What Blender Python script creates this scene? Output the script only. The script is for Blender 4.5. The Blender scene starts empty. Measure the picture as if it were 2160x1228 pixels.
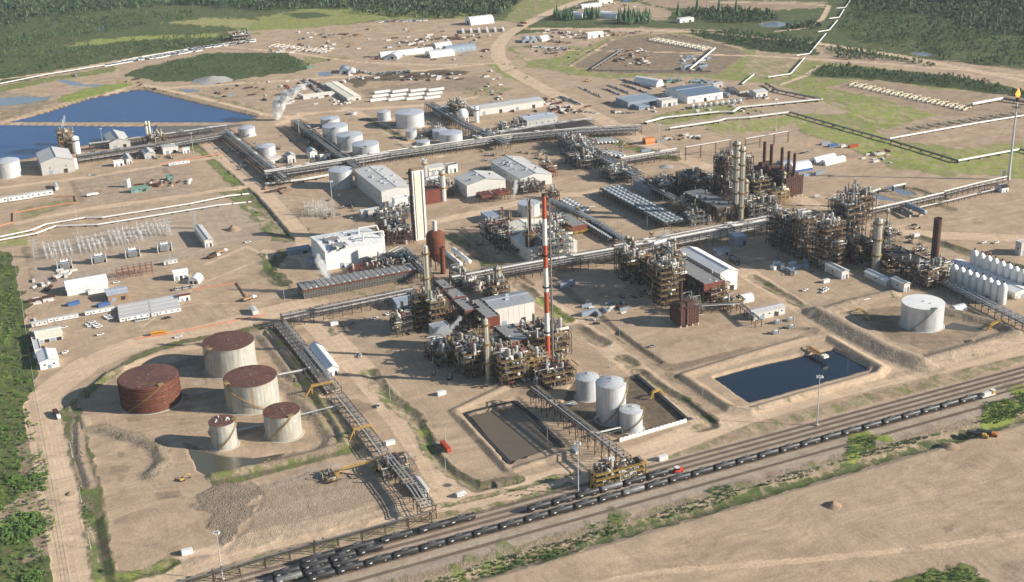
import bpy, math, random
import numpy as np
from mathutils import Matrix, Vector
R_=math.radians
scn=bpy.context.scene
# ---------------- camera ----------------
F=2711.;TH=R_(21.67);RO=R_(-2.04);AZ=R_(66.3);H=390.   # x runs along the railway, y across it
R0=np.array([math.sin(AZ),-math.cos(AZ),0]);FH=np.array([math.cos(AZ),math.sin(AZ),0])
FW=math.cos(TH)*FH-math.sin(TH)*np.array([0,0,1.])
U0=np.cross(R0,FW);RT=math.cos(RO)*R0+math.sin(RO)*U0;UP=-math.sin(RO)*R0+math.cos(RO)*U0
cd=bpy.data.cameras.new('camera');cam=bpy.data.objects.new('camera',cd);scn.collection.objects.link(cam)
cd.sensor_width=36;cd.lens=36*F/2160;cd.clip_start=1;cd.clip_end=40000
cam.matrix_world=Matrix(((RT[0],UP[0],-FW[0],0),(RT[1],UP[1],-FW[1],0),(RT[2],UP[2],-FW[2],H),(0,0,0,1)))
scn.camera=cam
# ---------------- light ----------------
SUN_EL=R_(23);SUN_AZ=R_(-35)          # direction towards the sun, azimuth from +x
w=bpy.data.worlds.new('World');scn.world=w;w.use_nodes=True
nt=w.node_tree;bg=nt.nodes['Background'];sk=nt.nodes.new('ShaderNodeTexSky')
sk.sky_type='NISHITA';sk.sun_disc=False;sk.sun_elevation=SUN_EL;sk.sun_rotation=R_(90)-SUN_AZ
sk.altitude=400;sk.air_density=1.3;sk.dust_density=.5;sk.ozone_density=2.5
nt.links.new(sk.outputs[0],bg.inputs[0]);bg.inputs[1].default_value=0.068
sd=bpy.data.lights.new('sun','SUN');sd.energy=5.0;sd.angle=R_(.5);sd.color=(1,.92,.805)
so=bpy.data.objects.new('sun',sd);scn.collection.objects.link(so)
sv=Vector((math.cos(SUN_EL)*math.cos(SUN_AZ),math.cos(SUN_EL)*math.sin(SUN_AZ),math.sin(SUN_EL)))
so.rotation_euler=sv.to_track_quat('Z','Y').to_euler();so.location=(600,600,900)
vs=scn.view_settings;vs.view_transform='Standard';vs.look='None';vs.gamma=1;vs.use_curve_mapping=False;vs.exposure=0.75
scn.cycles.max_bounces=5;scn.cycles.diffuse_bounces=2;scn.cycles.glossy_bounces=2;scn.cycles.transparent_max_bounces=8;scn.cycles.volume_bounces=3
def haze():
    b=bpy.data.meshes.new('haze');x=13000.;v=[(a,c,z) for z in (-75,397) for a,c in ((-x,-x),(x,-x),(x,x),(-x,x))]
    b.from_pydata(v,[],[(3,2,1,0),(4,5,6,7),(0,1,5,4),(1,2,6,5),(2,3,7,6),(3,0,4,7)]);o=bpy.data.objects.new('haze',b);scn.collection.objects.link(o);o['kind']='stuff';o['label']='thin summer haze over the plain'
    m=bpy.data.materials.new('haze');m.use_nodes=True;t=m.node_tree;t.nodes.remove(t.nodes['Principled BSDF']);v=t.nodes.new('ShaderNodeVolumePrincipled')
    v.inputs['Color'].default_value=(.76,.87,1,1);v.inputs['Density'].default_value=.000028;v.inputs['Anisotropy'].default_value=.1;t.links.new(v.outputs[0],t.nodes['Material Output'].inputs['Volume']);b.materials.append(m)
haze()
# ---------------- survey helpers: photo sighting -> spot on the ground ----------------
def G(px,py,z=0.):
    d=FW+RT*(px-1080)/F+UP*(614-py)/F
    t=(z-H)/d[2]; return (d[0]*t,d[1]*t)
def P(x,y,z=0.):
    v=np.array([x,y,z-H]);q=v@FW
    return (1080+F*(v@RT)/q,614-F*(v@UP)/q)
def hgt(px,py,ty):
    g=G(px,py);lo,hi=0.,300.
    for _ in range(26):
        m=(lo+hi)/2
        if P(g[0],g[1],m)[1]>ty: lo=m
        else: hi=m
    return m
def pxm(px,py,z=0.):                  # metres per sighting unit at that spot
    g=G(px,py,z);return np.linalg.norm([g[0],g[1],z-H])/F/math.cos(math.atan(abs(px-1080)/F))
def ext(g,z,d,px):                    # distance from g along unit d until the sighting column px
    lo,hi=0.,900.;s=1 if P(g[0]+d[0]*5,g[1]+d[1]*5,z)[0]>P(g[0],g[1],z)[0] else -1
    for _ in range(26):
        m=(lo+hi)/2
        if s*(P(g[0]+d[0]*m,g[1]+d[1]*m,z)[0]-px)<0: lo=m
        else: hi=m
    return m
# ---------------- materials ----------------
MT={}
def nd(nt,t,**k):
    n=nt.nodes.new(t)
    for a,v in k.items():
        if a[0]=='i' and a[1:].isdigit(): n.inputs[int(a[1:])].default_value=v
        else: setattr(n,a,v)
    return n
def mat(name,col,rough=.65,metal=0.,var=.18,scale=.35,streak=0.,rust=0.,rcol=(.16,.06,.03),spec=.4,corr=0.,isl=0.,emit=0.):
    m=bpy.data.materials.new(name);m.use_nodes=True;t=m.node_tree;L=t.links.new
    b=t.nodes['Principled BSDF'];b.inputs['Roughness'].default_value=rough;b.inputs['Metallic'].default_value=metal
    b.inputs['Specular IOR Level'].default_value=spec
    tc=nd(t,'ShaderNodeTexCoord');oi=nd(t,'ShaderNodeObjectInfo');mu=nd(t,'ShaderNodeMath',operation='MULTIPLY',i1=91.);L(oi.outputs['Random'],mu.inputs[0])
    n=nd(t,'ShaderNodeTexNoise',noise_dimensions='4D');n.inputs['Scale'].default_value=scale;n.inputs['Detail'].default_value=5;n.inputs['Roughness'].default_value=.65
    L(tc.outputs['Object'],n.inputs['Vector']);L(mu.outputs[0],n.inputs['W'])
    mr=nd(t,'ShaderNodeMapRange',i1=.3,i2=.7,i3=1-var,i4=1+var*.8);L(n.outputs['Fac'],mr.inputs[0])
    last=mr.outputs[0]
    def mul(a,bb):
        q=nd(t,'ShaderNodeMath',operation='MULTIPLY');L(a,q.inputs[0]);L(bb,q.inputs[1]);return q.outputs[0]
    if streak:
        mp=nd(t,'ShaderNodeMapping');mp.inputs['Scale'].default_value=(1,1,.06);L(tc.outputs['Object'],mp.inputs[0])
        s=nd(t,'ShaderNodeTexNoise',noise_dimensions='4D');s.inputs['Scale'].default_value=.9;s.inputs['Detail'].default_value=4
        L(mp.outputs[0],s.inputs['Vector']);L(mu.outputs[0],s.inputs['W'])
        r=nd(t,'ShaderNodeMapRange',i1=.35,i2=.65,i3=1-streak,i4=1+streak*.6);L(s.outputs['Fac'],r.inputs[0]);last=mul(last,r.outputs[0])
    if corr:
        wv=nd(t,'ShaderNodeTexWave',wave_type='BANDS',bands_direction='DIAGONAL',i1=corr);L(tc.outputs['Object'],wv.inputs['Vector'])
        r=nd(t,'ShaderNodeMapRange',i3=.86,i4=1.06);L(wv.outputs['Fac'],r.inputs[0]);last=mul(last,r.outputs[0])
    if isl:
        g=nd(t,'ShaderNodeNewGeometry');r=nd(t,'ShaderNodeMapRange',i3=1-isl,i4=1+isl);L(g.outputs['Random Per Island'],r.inputs[0]);last=mul(last,r.outputs[0])
    vm=nd(t,'ShaderNodeVectorMath',operation='SCALE');vm.inputs[0].default_value=col;L(last,vm.inputs['Scale']);co=vm.outputs[0]
    if rust:
        mp=nd(t,'ShaderNodeMapping');mp.inputs['Scale'].default_value=(1,1,.05);L(tc.outputs['Object'],mp.inputs[0])
        s=nd(t,'ShaderNodeTexNoise',noise_dimensions='4D');s.inputs['Scale'].default_value=.34;s.inputs['Detail'].default_value=6
        L(mp.outputs[0],s.inputs['Vector']);L(mu.outputs[0],s.inputs['W'])
        r=nd(t,'ShaderNodeMapRange',i1=.66-rust*.22,i2=.78-rust*.2);L(s.outputs['Fac'],r.inputs[0])
        mx=nd(t,'ShaderNodeMix',data_type='RGBA');L(r.outputs[0],mx.inputs[0]);L(co,mx.inputs[6]);mx.inputs[7].default_value=(*rcol,1);co=mx.outputs[2]
    L(co,b.inputs['Base Color'])
    if emit: b.inputs['Emission Color'].default_value=(*col,1);b.inputs['Emission Strength'].default_value=emit
    MT[name]=m;return m
mat('galv',(.56,.575,.585),.45,.25,.10,.2,streak=.16,spec=.5)
mat('galvroof',(.50,.53,.57),.5,.25,.12,.12,streak=0)
mat('white',(.76,.75,.72),.5,0,.08,.2,streak=.05)
mat('cream',(.72,.68,.56),.6,0,.12,.2,streak=.12)
mat('clad',(.47,.46,.43),.55,0,.08,.15,corr=1.1)
mat('cladw',(.62,.60,.56),.55,0,.07,.15,corr=1.1)
mat('roofl',(.50,.49,.47),.6,0,.12,.08)
mat('roofb',(.14,.19,.27),.5,0,.15,.1)
mat('bluegrey',(.25,.30,.36),.55,0,.15,.2)
mat('teal',(.13,.26,.21),.55,0,.15,.2)
mat('rustroof',(.115,.052,.042),.85,0,.30,.10,rust=.55,rcol=(.19,.09,.05))
mat('furn',(.125,.058,.046),.7,.1,.3,.3,streak=.3)
mat('rustband',(.13,.055,.038),.75,0,.35,.3,rust=.7,rcol=(.25,.10,.05))
mat('rusty',(.15,.045,.022),.8,0,.4,.25,streak=.3)
mat('tanktan',(.47,.455,.40),.5,.2,.16,.2,streak=.22,rust=.42,rcol=(.44,.24,.08))
mat('stackbrown',(.085,.040,.032),.7,.1,.3,.3,streak=.25)
mat('red',(.40,.055,.02),.55,0,.15,.3)
mat('redwall',(.165,.043,.027),.65,0,.25,.3)
mat('safred',(.60,.05,.03),.45,0,.1,.3)
mat('stripered',(.42,.085,.04),.55,0,.12,.3,streak=.12)
mat('stripewhite',(.74,.71,.66),.5,0,.07,.3,streak=.1)
mat('steel',(.075,.052,.042),.65,.3,.4,.35)
mat('steeld',(.05,.042,.04),.6,.3,.4,.35)
mat('steelg',(.26,.26,.25),.5,.5,.25,.35)
mat('yellow',(.33,.23,.10),.6,0,.45,.5)
mat('panel',(.27,.265,.26),.6,.15,.22,.3)
mat('slate',(.30,.32,.345),.5,.1,.12,.12)
mat('yellowc',(.50,.32,.07),.45,0,.1,.5)
mat('orange',(.55,.19,.05),.5,0,.12,.5)
mat('pipe',(.50,.49,.47),.38,.4,.22,.15,isl=.35,spec=.6)
mat('pipeg',(.20,.19,.18),.45,.45,.25,.2,isl=.4)
mat('pipew',(.62,.61,.58),.5,0,.08,.1)
mat('vessel',(.37,.345,.285),.5,.3,.2,.3,streak=.2,rust=.2)
mat('dark',(.022,.021,.022),.7,0,.3,.3)
mat('louver',(.16,.145,.13),.7,.1,.3,.3,corr=2.2)
mat('fanpan',(.34,.39,.42),.4,.5,.2,.5,isl=.35)
mat('blackcar',(.030,.030,.032),.5,.1,.5,.5,spec=.5)
mat('greycar',(.16,.16,.16),.5,.2,.3,.4)
mat('tyre',(.02,.02,.02),.9)
mat('glass',(.03,.04,.05),.12,0,.05,spec=.7)
mat('vwhite',(.70,.70,.69),.3,0,.05,spec=.6)
mat('vblue',(.06,.12,.25),.35)
mat('vdark',(.03,.03,.035),.35)
mat('vgrey',(.25,.26,.27),.35)
mat('vred',(.42,.03,.02),.35)
mat('bus',(.62,.27,.02),.4,0,.08)
mat('conc',(.45,.41,.35),.85,0,.15,.3)
mat('wood',(.30,.20,.12),.8,0,.25,.5)
mat('blue',(.05,.12,.30),.6,0,.15)
mat('rail',(.19,.145,.12),.6,.3,.3,.5)
mat('tie',(.17,.125,.095),.9,0,.3,.5)
mat('dirt',(.30,.21,.14),.95,0,.25,.3)
mat('gravel',(.33,.31,.29),.95,0,.25,.3)
mat('netor',(.50,.20,.12),.8,0,.15)
mat('liner',(.03,.032,.036),.55,0,.3,.2)
mat('flame',(1.,.30,.05),.8,0,.05,emit=1.4)
mat('bark',(.12,.10,.085),.9)
mat('leafd',(.047,.092,.038),.8,0,.35,.05,isl=.45)
mat('leafm',(.10,.18,.05),.8,0,.3,.05,isl=.4)
mat('leafy',(.16,.27,.06),.75,0,.3,.05,isl=.4)
mat('leafo',(.085,.12,.055),.8,0,.35,.05,isl=.45)
# ---------------- mesh builder ----------------
class MB:
    def __init__(s): s.v=[];s.f=[];s.sm=[]
    def add(s,v,f,sm=False):
        o=len(s.v);s.v+=v;s.f+=[tuple(i+o for i in q) for q in f];s.sm+=[sm]*len(f);return s
    def box(s,cx,cy,cz,sx,sy,sz,rz=0.,rx=0.):      # cz = bottom
        c,n=math.cos(rz),math.sin(rz);v=[]
        for z in (cz,cz+sz):
            for x,y in ((-1,-1),(1,-1),(1,1),(-1,1)):
                x*=sx/2;y*=sy/2;v.append((cx+x*c-y*n,cy+x*n+y*c,z))
        return s.add(v,[(3,2,1,0),(4,5,6,7),(0,1,5,4),(1,2,6,5),(2,3,7,6),(3,0,4,7)])
    def lathe(s,x,y,prof,n=16,a0=0.,sm=True):
        v=[];f=[]
        for r,z in prof:
            for i in range(n):
                a=a0+2*math.pi*i/n;v.append((x+r*math.cos(a),y+r*math.sin(a),z))
        for k in range(len(prof)-1):
            for i in range(n):
                j=(i+1)%n;f.append((k*n+i,k*n+j,k*n+n+j,k*n+n+i))
        s.add(v,f,sm);o=len(s.v)-len(v)
        if prof[-1][0]>.01: s.f.append(tuple(o+(len(prof)-1)*n+i for i in range(n)));s.sm.append(False)
        return s
    def cyl(s,x,y,z,r,h,n=12,r1=None): return s.lathe(x,y,[(r,z),(r if r1 is None else r1,z+h)],n)
    def tube(s,p,q,r,n=6,cap=True):
        p=Vector(p);q=Vector(q);d=q-p
        if d.length<1e-4: return s
        d.normalize();u=d.orthogonal().normalized();w=d.cross(u);v=[]
        for c in (p,q):
            for i in range(n):
                a=2*math.pi*i/n;v.append(tuple(c+u*(r*math.cos(a))+w*(r*math.sin(a))))
        f=[(i,(i+1)%n,n+(i+1)%n,n+i) for i in range(n)]
        s.add(v,f,n>4)
        if cap:
            o=len(s.v)-2*n;s.f+=[tuple(o+n+i for i in range(n)),tuple(o+n-1-i for i in range(n))];s.sm+=[False]*2
        return s
    def path(s,pts,r,n=6):
        for a,b in zip(pts,pts[1:]): s.tube(a,b,r,n)
        return s
    def capsule(s,p,q,r,n=12,k=3):                # horizontal vessel with domed ends
        p=Vector(p);q=Vector(q);d=(q-p).normalized();u=Vector((0,0,1));
        if abs(d.z)>.9: u=Vector((1,0,0))
        w=d.cross(u).normalized();u=w.cross(d);v=[];rings=[]
        for i in range(k): a=math.pi/2*(1-(i+.3)/k);rings.append((p-d*(r*.6*math.sin(a)),r*math.cos(a)))
        rings+= [(p,r),(q,r)]
        for i in range(k): a=math.pi/2*((i+.7)/k);rings.append((q+d*(r*.6*math.sin(a)),r*math.cos(a)))
        for c,rr in rings:
            for i in range(n): a=2*math.pi*i/n;v.append(tuple(c+u*(rr*math.sin(a))+w*(rr*math.cos(a))))
        f=[]
        for m in range(len(rings)-1):
            for i in range(n): j=(i+1)%n;f.append((m*n+i,m*n+j,m*n+n+j,m*n+n+i))
        e=(len(rings)-1)*n;f+=[tuple(range(n-1,-1,-1)),tuple(e+i for i in range(n))]
        return s.add(v,f,True)
    def prism(s,pts,z0,z1):
        n=len(pts);v=[(x,y,z0) for x,y in pts]+[(x,y,z1) for x,y in pts]
        return s.add(v,[tuple(range(n-1,-1,-1)),tuple(range(n,2*n))]+[(i,(i+1)%n,n+(i+1)%n,n+i) for i in range(n)])
    def extr(s,prof,x0,x1):                       # profile in (y,z) extruded along x
        n=len(prof);v=[(x0,y,z) for y,z in prof]+[(x1,y,z) for y,z in prof]
        return s.add(v,[tuple(range(n)),tuple(range(2*n-1,n-1,-1))]+[((i+1)%n,i,n+i,n+(i+1)%n) for i in range(n)])
    def mesh(s,name,m):
        me=bpy.data.meshes.new(name);me.from_pydata(s.v,[],s.f);me.materials.append(MT[m] if isinstance(m,str) else m)
        me.polygons.foreach_set('use_smooth',s.sm);me.update()
        if any(s.sm): me.set_sharp_from_angle(angle=R_(42))
        return me
    def build(s,name,m,parent=None,label=None):
        o=bpy.data.objects.new(name,s.mesh(name,m));C.objects.link(o)
        if parent: o.parent=parent
        if label: o['label']=label
        return o
C=scn.collection
def thing(name,label,cat,x=0,y=0,z=0,rz=0.,group=None):
    o=bpy.data.objects.new(name,None);C.objects.link(o);o.empty_display_size=2
    o.location=(x,y,z);o.rotation_euler=(0,0,rz);return tag(o,label,cat,group)
def tag(o,label,cat,group=None):
    o['label']=label;o['category']=cat
    if group:o['group']=group
    return o
def kind(o,k='structure',label=None):
    o['kind']=k
    if label:o['label']=label
    return o
KIDS={}
def dup(root,x,y,z=0.,rz=0.,label=None,group=None,sc=None):
    r=root.copy();C.objects.link(r);r.location=(x,y,z);r.rotation_euler=(0,0,rz)
    if sc:r.scale=(sc,sc,sc) if not isinstance(sc,tuple) else sc
    if label:r['label']=label
    if group:r['group']=group
    if root.name not in KIDS: KIDS[root.name]=[(c,list(c.children)) for c in root.children]
    for c,gs in KIDS[root.name]:
        d=c.copy();C.objects.link(d);d.parent=r
        for g in gs:
            e=g.copy();C.objects.link(e);e.parent=d
    return r
class Proto:                                    # first placement moves the prototype itself
    def __init__(s,fn): s.fn=fn;s.o=None;s.used=False
    def put(s,x,y,z=0.,rz=0.,label=None,group=None,sc=None):
        if s.o is None: s.o=s.fn();s.name=s.o.name;bpy.context.view_layer.update()
        if not s.used:
            s.used=True;o=s.o;o.location=(x,y,z);o.rotation_euler=(0,0,rz)
            if sc:o.scale=(sc,sc,sc) if not isinstance(sc,tuple) else sc
            if label:o['label']=label
            if group:o['group']=group
            KIDS[o.name]=[(c,list(c.children)) for c in o.children];return o
        return dup(s.o,x,y,z,rz,label,group,sc)
ORD='first second third fourth fifth sixth seventh eighth ninth tenth eleventh twelfth thirteenth fourteenth fifteenth sixteenth seventeenth eighteenth nineteenth twentieth twenty-first twenty-second twenty-third twenty-fourth twenty-fifth twenty-sixth twenty-seventh twenty-eighth twenty-ninth thirtieth thirty-first thirty-second thirty-third thirty-fourth thirty-fifth thirty-sixth thirty-seventh thirty-eighth thirty-ninth fortieth forty-first forty-second forty-third forty-fourth forty-fifth forty-sixth forty-seventh forty-eighth forty-ninth fiftieth fifty-first fifty-second fifty-third fifty-fourth fifty-fifth fifty-sixth'.split()
ORD+=['sixty','seventy'][0:0]
for _t in ('fifty','sixty','seventy'):
    for _u in ORD[:9]:
        if _t+'-'+_u not in ORD: ORD.append(_t+'-'+_u)

XD=(1.,0.);YD=(0.,1.)
# ---------------- terrain ----------------
rs=np.random.RandomState(7)
LAT=rs.rand(256,256).astype(np.float32)
def vn(x,y,s,o=0):
    x=x/s+o*17.3;y=y/s+o*31.7;i=np.floor(x).astype(int);j=np.floor(y).astype(int);u=x-i;v=y-j
    u=u*u*(3-2*u);v=v*v*(3-2*v);a=LAT[i%256,j%256];b=LAT[(i+1)%256,j%256];c=LAT[i%256,(j+1)%256];d=LAT[(i+1)%256,(j+1)%256]
    return (a*(1-u)+b*u)*(1-v)+(c*(1-u)+d*u)*v-.5
def fbm(x,y,s,o=0): return vn(x,y,s,o)+.5*vn(x,y,s/2.1,o+1)+.25*vn(x,y,s/4.3,o+2)
def ss(x): x=np.clip(x,0,1);return x*x*(3-2*x)
def segd(X,Y,a,b):
    dx,dy=b[0]-a[0],b[1]-a[1];l2=dx*dx+dy*dy+1e-9
    t=np.clip(((X-a[0])*dx+(Y-a[1])*dy)/l2,0,1);ex=X-a[0]-t*dx;ey=Y-a[1]-t*dy
    return np.sqrt(ex*ex+ey*ey),(dx*(Y-a[1])-dy*(X-a[0]))/math.sqrt(l2)
def polysd(X,Y,pt):                       # negative inside
    d=np.full(X.shape,1e9);ins=np.zeros(X.shape,bool);n=len(pt)
    for i in range(n):
        a,b=pt[i],pt[(i+1)%n];d=np.minimum(d,segd(X,Y,a,b)[0])
        c=((a[1]>Y)!=(b[1]>Y));yy=b[1]-a[1] if abs(b[1]-a[1])>1e-9 else 1e-9
        ins^=c&(X<(b[0]-a[0])*(Y-a[1])/yy+a[0])
    return np.where(ins,-d,d)
# channels: V green, M meadow brightness, D dark moist soil, L compact road, Q grey gravel, K rough rubble
CH='VMDLQK'
FE=[]
def A(pts,soft=4,na=0.,z=0.,ns=12.,**ch): FE.append(('A',[G(*p) for p in pts],soft,na,z,ns,ch))
def Ln(pts,w,soft=None,na=0.,z=0.,ns=8.,**ch): FE.append(('L',[G(*p) for p in pts],w,na,z,ns,ch,soft or w*.45))
def Wl(x0,x1,y0,y1,soft=3,na=0,z=0.,ns=10,**ch): FE.append(('A',[(x0,y0),(x1,y0),(x1,y1),(x0,y1)],soft,na,z,ns,ch))
g=dict
# distant country
A([(-900,-300),(3200,-300),(3200,60),(2160,150),(1800,112),(1500,62),(1290,58),(1090,72),(1110,40),(1060,44),(800,42),(690,56),(540,72),(470,92),(330,112),(220,135),(100,155),(0,178),(-900,320)],30,25,ns=90,V=.85,M=.25)
A([(-900,300),(-900,200),(0,182),(240,140),(250,150),(120,170),(0,195)],8,5,V=.75,M=.6)
A([(130,97),(200,84),(330,75),(460,72),(455,78),(300,84),(180,96)],10,14,M=.95,V=.75)
A([(350,48),(420,38),(540,40),(620,55),(540,62),(400,52)],12,14,M=.8,V=.55)
A([(540,38),(640,18),(900,18),(1060,38),(800,42),(690,56),(540,70),(470,80),(520,60)],14,14,M=.75,V=.7)
A([(600,30),(660,25),(700,33),(640,40)],8,6,V=.9,M=.1)
A([(480,70),(640,64),(900,52),(900,46),(640,60),(480,66)],4,3,V=.25,M=.6)
A([(255,160),(310,140),(440,112),(600,110),(655,130),(640,150),(560,160),(480,172),(330,172),(280,165)],8,8,V=.95,M=.1)
A([(640,118),(760,108),(780,118),(690,128),(640,140)],6,6,V=.6,M=.6)
A([(120,215),(140,200),(200,182),(275,172),(282,184),(210,200),(140,218)],5,4,V=.85,M=.9)
A([(0,235),(100,208),(120,215),(60,240),(0,256)],6,6,V=.35,M=.4,D=.4)
A([(285,185),(400,205),(545,240),(560,232),(480,210),(360,186),(300,178)],5,4,V=.5,M=.4)
A([(-300,200),(0,190),(100,205),(60,225),(-300,290)],8,8,D=.35,Q=.3)
A([(1130,-40),(1225,5),(1110,50),(1060,45)],8,8,V=.6,M=.6)
A([(1220,10),(1290,2),(1345,5),(1420,25),(1410,42),(1250,42),(1210,34)],8,8,V=.12,M=.4)
A([(1340,-8),(1480,0),(1740,4),(1740,16),(1620,22),(1480,20),(1380,14)],10,12,V=.12,D=.35,M=.4)
A([(1090,72),(1240,62),(1370,65),(1370,78),(1240,95),(1215,100),(1090,98)],6,6,V=.0,M=.3)
A([(1080,98),(1240,100),(1290,78),(1440,68),(1620,118),(1800,135),(2160,205),(2700,320),(2700,520),(2160,372),(2000,372),(1900,355),(1800,320),(1690,272),(1640,240),(1500,262),(1380,266),(1350,246),(1520,222),(1700,212),(1640,190),(1480,172),(1380,165),(1250,165),(1180,152),(1110,142),(1085,122)],8,14,ns=40,V=.62,M=.68)
A([(1090,102),(1200,104),(1180,122),(1110,128)],5,5,V=0)
A([(1200,138),(1292,84),(1340,76),(1440,74),(1560,104),(1572,112),(1515,158),(1440,158),(1260,152)],6,5,V=.08,M=.3,D=.6)
A([(1570,120),(1640,112),(1700,124),(1640,170),(1590,160)],9,12,V=.4,M=.5)
A([(1738,184),(1862,162),(1960,188),(2100,190),(2260,235),(2260,300),(2060,300),(1990,308),(1862,288),(1855,276),(1985,252),(1960,238),(1850,205)],6,5,V=.05,D=.35,M=.3)
A([(1955,240),(2160,250),(2260,270),(2260,330),(2100,330),(1990,308),(1860,290)],6,5,V=.06,D=.2,M=.3)
A([(1380,266),(1520,246),(1740,214),(1790,222),(1780,240),(1665,240),(1400,278)],5,5,V=.12,M=.5,Q=.3)
A([(1640,246),(1700,240),(1860,286),(1880,296),(1990,330),(2160,362),(2160,375),(1990,362),(1800,318)],5,8,V=.62,M=.85)
A([(1480,262),(1680,244),(1700,258),(1600,280),(1500,282)],6,9,V=.55,M=.95)
A([(1780,215),(1880,218),(1975,242),(1890,262),(1800,245)],6,9,V=.6,M=.9)
A([(2000,318),(2160,300),(2400,310),(2400,420),(2160,372),(2040,340)],6,9,V=.6,M=.85)
A([(1440,64),(1560,66),(1720,90),(1730,118),(1600,108),(1480,80)],7,7,V=.95,M=.12)
A([(1715,140),(1800,140),(2000,158),(2160,190),(2400,240),(2400,260),(2160,205),(2000,186),(1850,170),(1715,160)],5,5,V=.95,M=.12)
A([(1170,205),(1320,165),(1380,160),(1500,165),(1640,180),(1720,212),(1640,235),(1480,218),(1360,246),(1240,232)],7,7,V=0,D=.1)
A([(1050,128),(1085,140),(1130,172),(1130,188),(1060,160),(1035,138)],4,5,V=.7,M=.85)
# far storage yards
A([(620,112),(700,78),(1050,48),(1062,60),(1040,100),(1045,130),(900,125),(760,120),(660,118)],8,8,V=.02,D=.04)
A([(730,168),(900,148),(1000,150),(985,160),(780,172),(748,190)],6,9,ns=20,D=.9,V=0)
A([(748,190),(1000,158),(1040,165),(1000,190),(860,200),(770,202)],7,9,ns=25,D=.45,Q=.2)
A([(985,185),(1060,180),(1080,190),(1050,202),(960,200)],6,7,V=.45,M=.4)
A([(440,170),(540,168),(560,200),(480,215),(430,205)],8,8,D=.25,Q=.1)
A([(620,205),(700,205),(740,228),(660,240),(620,230)],8,8,D=.15)
A([(425,163),(465,160),(482,170),(430,176)],4,3,Q=1)
# railway corridor
Wl(-60,1500,598,612,4,3,V=.38,M=.4,D=.25)
Wl(-60,1500,553,597,3,1.2,D=.18,Q=.55,V=0,K=.15)
for yy in (562,571.5,577.3,583.3,588.8,594.2): Wl(-60,1500,yy-1.7,yy+1.7,1,.4,Q=.3,D=.34,K=.25)
Wl(-60,1500,541,553.5,3,3,V=.30,M=.35,D=.12,K=.75)
Wl(-60,1500,534.2,543.,2.5,3.5,ns=9,V=.68,M=.22,K=0,D=.2)
FE.append(('L',[(-60,538.5),(1500,538.5)],9,0,-2.2,8,{},4))
A([(1240,1110),(1290,1075),(1320,1082),(1300,1120)],5,9,V=.6,M=.4)
A([(1780,930),(1815,905),(1870,925),(1830,955),(1790,975)],4,5,V=.95,M=.9)
A([(2070,860),(2120,835),(2170,860),(2120,890),(2070,905)],4,5,V=.95,M=.85)
A([(2120,820),(2250,790),(2250,860),(2170,860)],4,5,V=.9,M=1.)
A([(1000,1185),(1060,1150),(1080,1165),(1010,1228),(900,1300),(860,1300)],6,9,V=.5,M=.5)
A([(1900,1228),(1960,1205),(2040,1195),(2100,1240),(2100,1400),(1700,1400),(1800,1260)],6,8,V=.9,M=.45)
A([(2100,1200),(2300,1120),(2300,1400),(2100,1400)],9,9,D=.3)
A([(1390,1000+118),(1500,1080),(1560,1060),(1560,1066),(1400,1122)],5,5,L=.2)
for p,r in (((2070,1125),(22,14)),((1760,1063),(12,5)),((1920,1160),(26,8)),((2010,1115),(26,6))):
    A([(p[0]-r[0],p[1]+2),(p[0],p[1]-r[1]),(p[0]+r[0],p[1]-r[1]*.5),(p[0]+r[0]*.5,p[1]+r[1]*.6),(p[0]-r[0]*.5,p[1]+r[1])],2.5,3,D=.42,ns=5)
# left margin and its ditches
A([(-400,520),(22,530),(40,600),(62,700),(78,800),(90,900),(120,1060),(150,1260),(150,1400),(-600,1400)],3,3,V=.9,M=.38,D=.15)
A([(60,900),(95,920),(118,1050),(140,1180),(70,1180),(60,1060),(50,960)],5,8,ns=14,V=.12,D=.55,M=.2)
A([(0,1075),(40,1050),(85,1055),(60,1090),(0,1110)],5,5,V=.05,D=.3)
A([(0,560),(30,560),(50,640),(40,760),(20,720)],5,9,V=.95,M=.3)
A([(0,485),(30,480),(60,485),(60,520),(0,520)],4,4,V=.5,M=.9)
A([(45,520),(62,520),(90,610),(70,620)],4,3,D=.5,V=.2)
Ln([(385,300),(448,320),(470,345),(515,390)],14,4,3,V=.75,M=.5,D=.3,z=-1)
Ln([(505,400),(560,440),(612,497)],20,5,3,V=.55,M=.35,D=.4,z=-2.)
Ln([(552,536),(562,560),(600,592),(612,606)],6,4,5,V=.6,M=.25,D=.3)
# open yards, pale
A([(60,790),(140,730),(280,700),(600,560),(660,640),(500,690),(380,715),(270,748),(200,800),(110,860),(70,880)],14,10,ns=25,L=.22)
A([(30,385),(150,365),(380,350),(500,405),(300,445),(40,470)],8,8,D=.10,Q=.10)
A([(75,520),(230,470),(430,420),(560,440),(610,490),(480,520),(300,560),(90,620),(60,560)],9,6,Q=.38,D=.10)
A([(155,378),(395,340),(400,410),(250,425),(172,430)],3,2,Q=.25,D=.2,K=.12)
A([(40,440),(155,415),(160,430),(45,468)],3,3,V=.45,M=.5,D=.3)
Ln([(150,380),(172,425)],3,1,1,D=.5,Q=.2);Ln([(345,355),(362,375)],3,1,1,D=.5)
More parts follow.
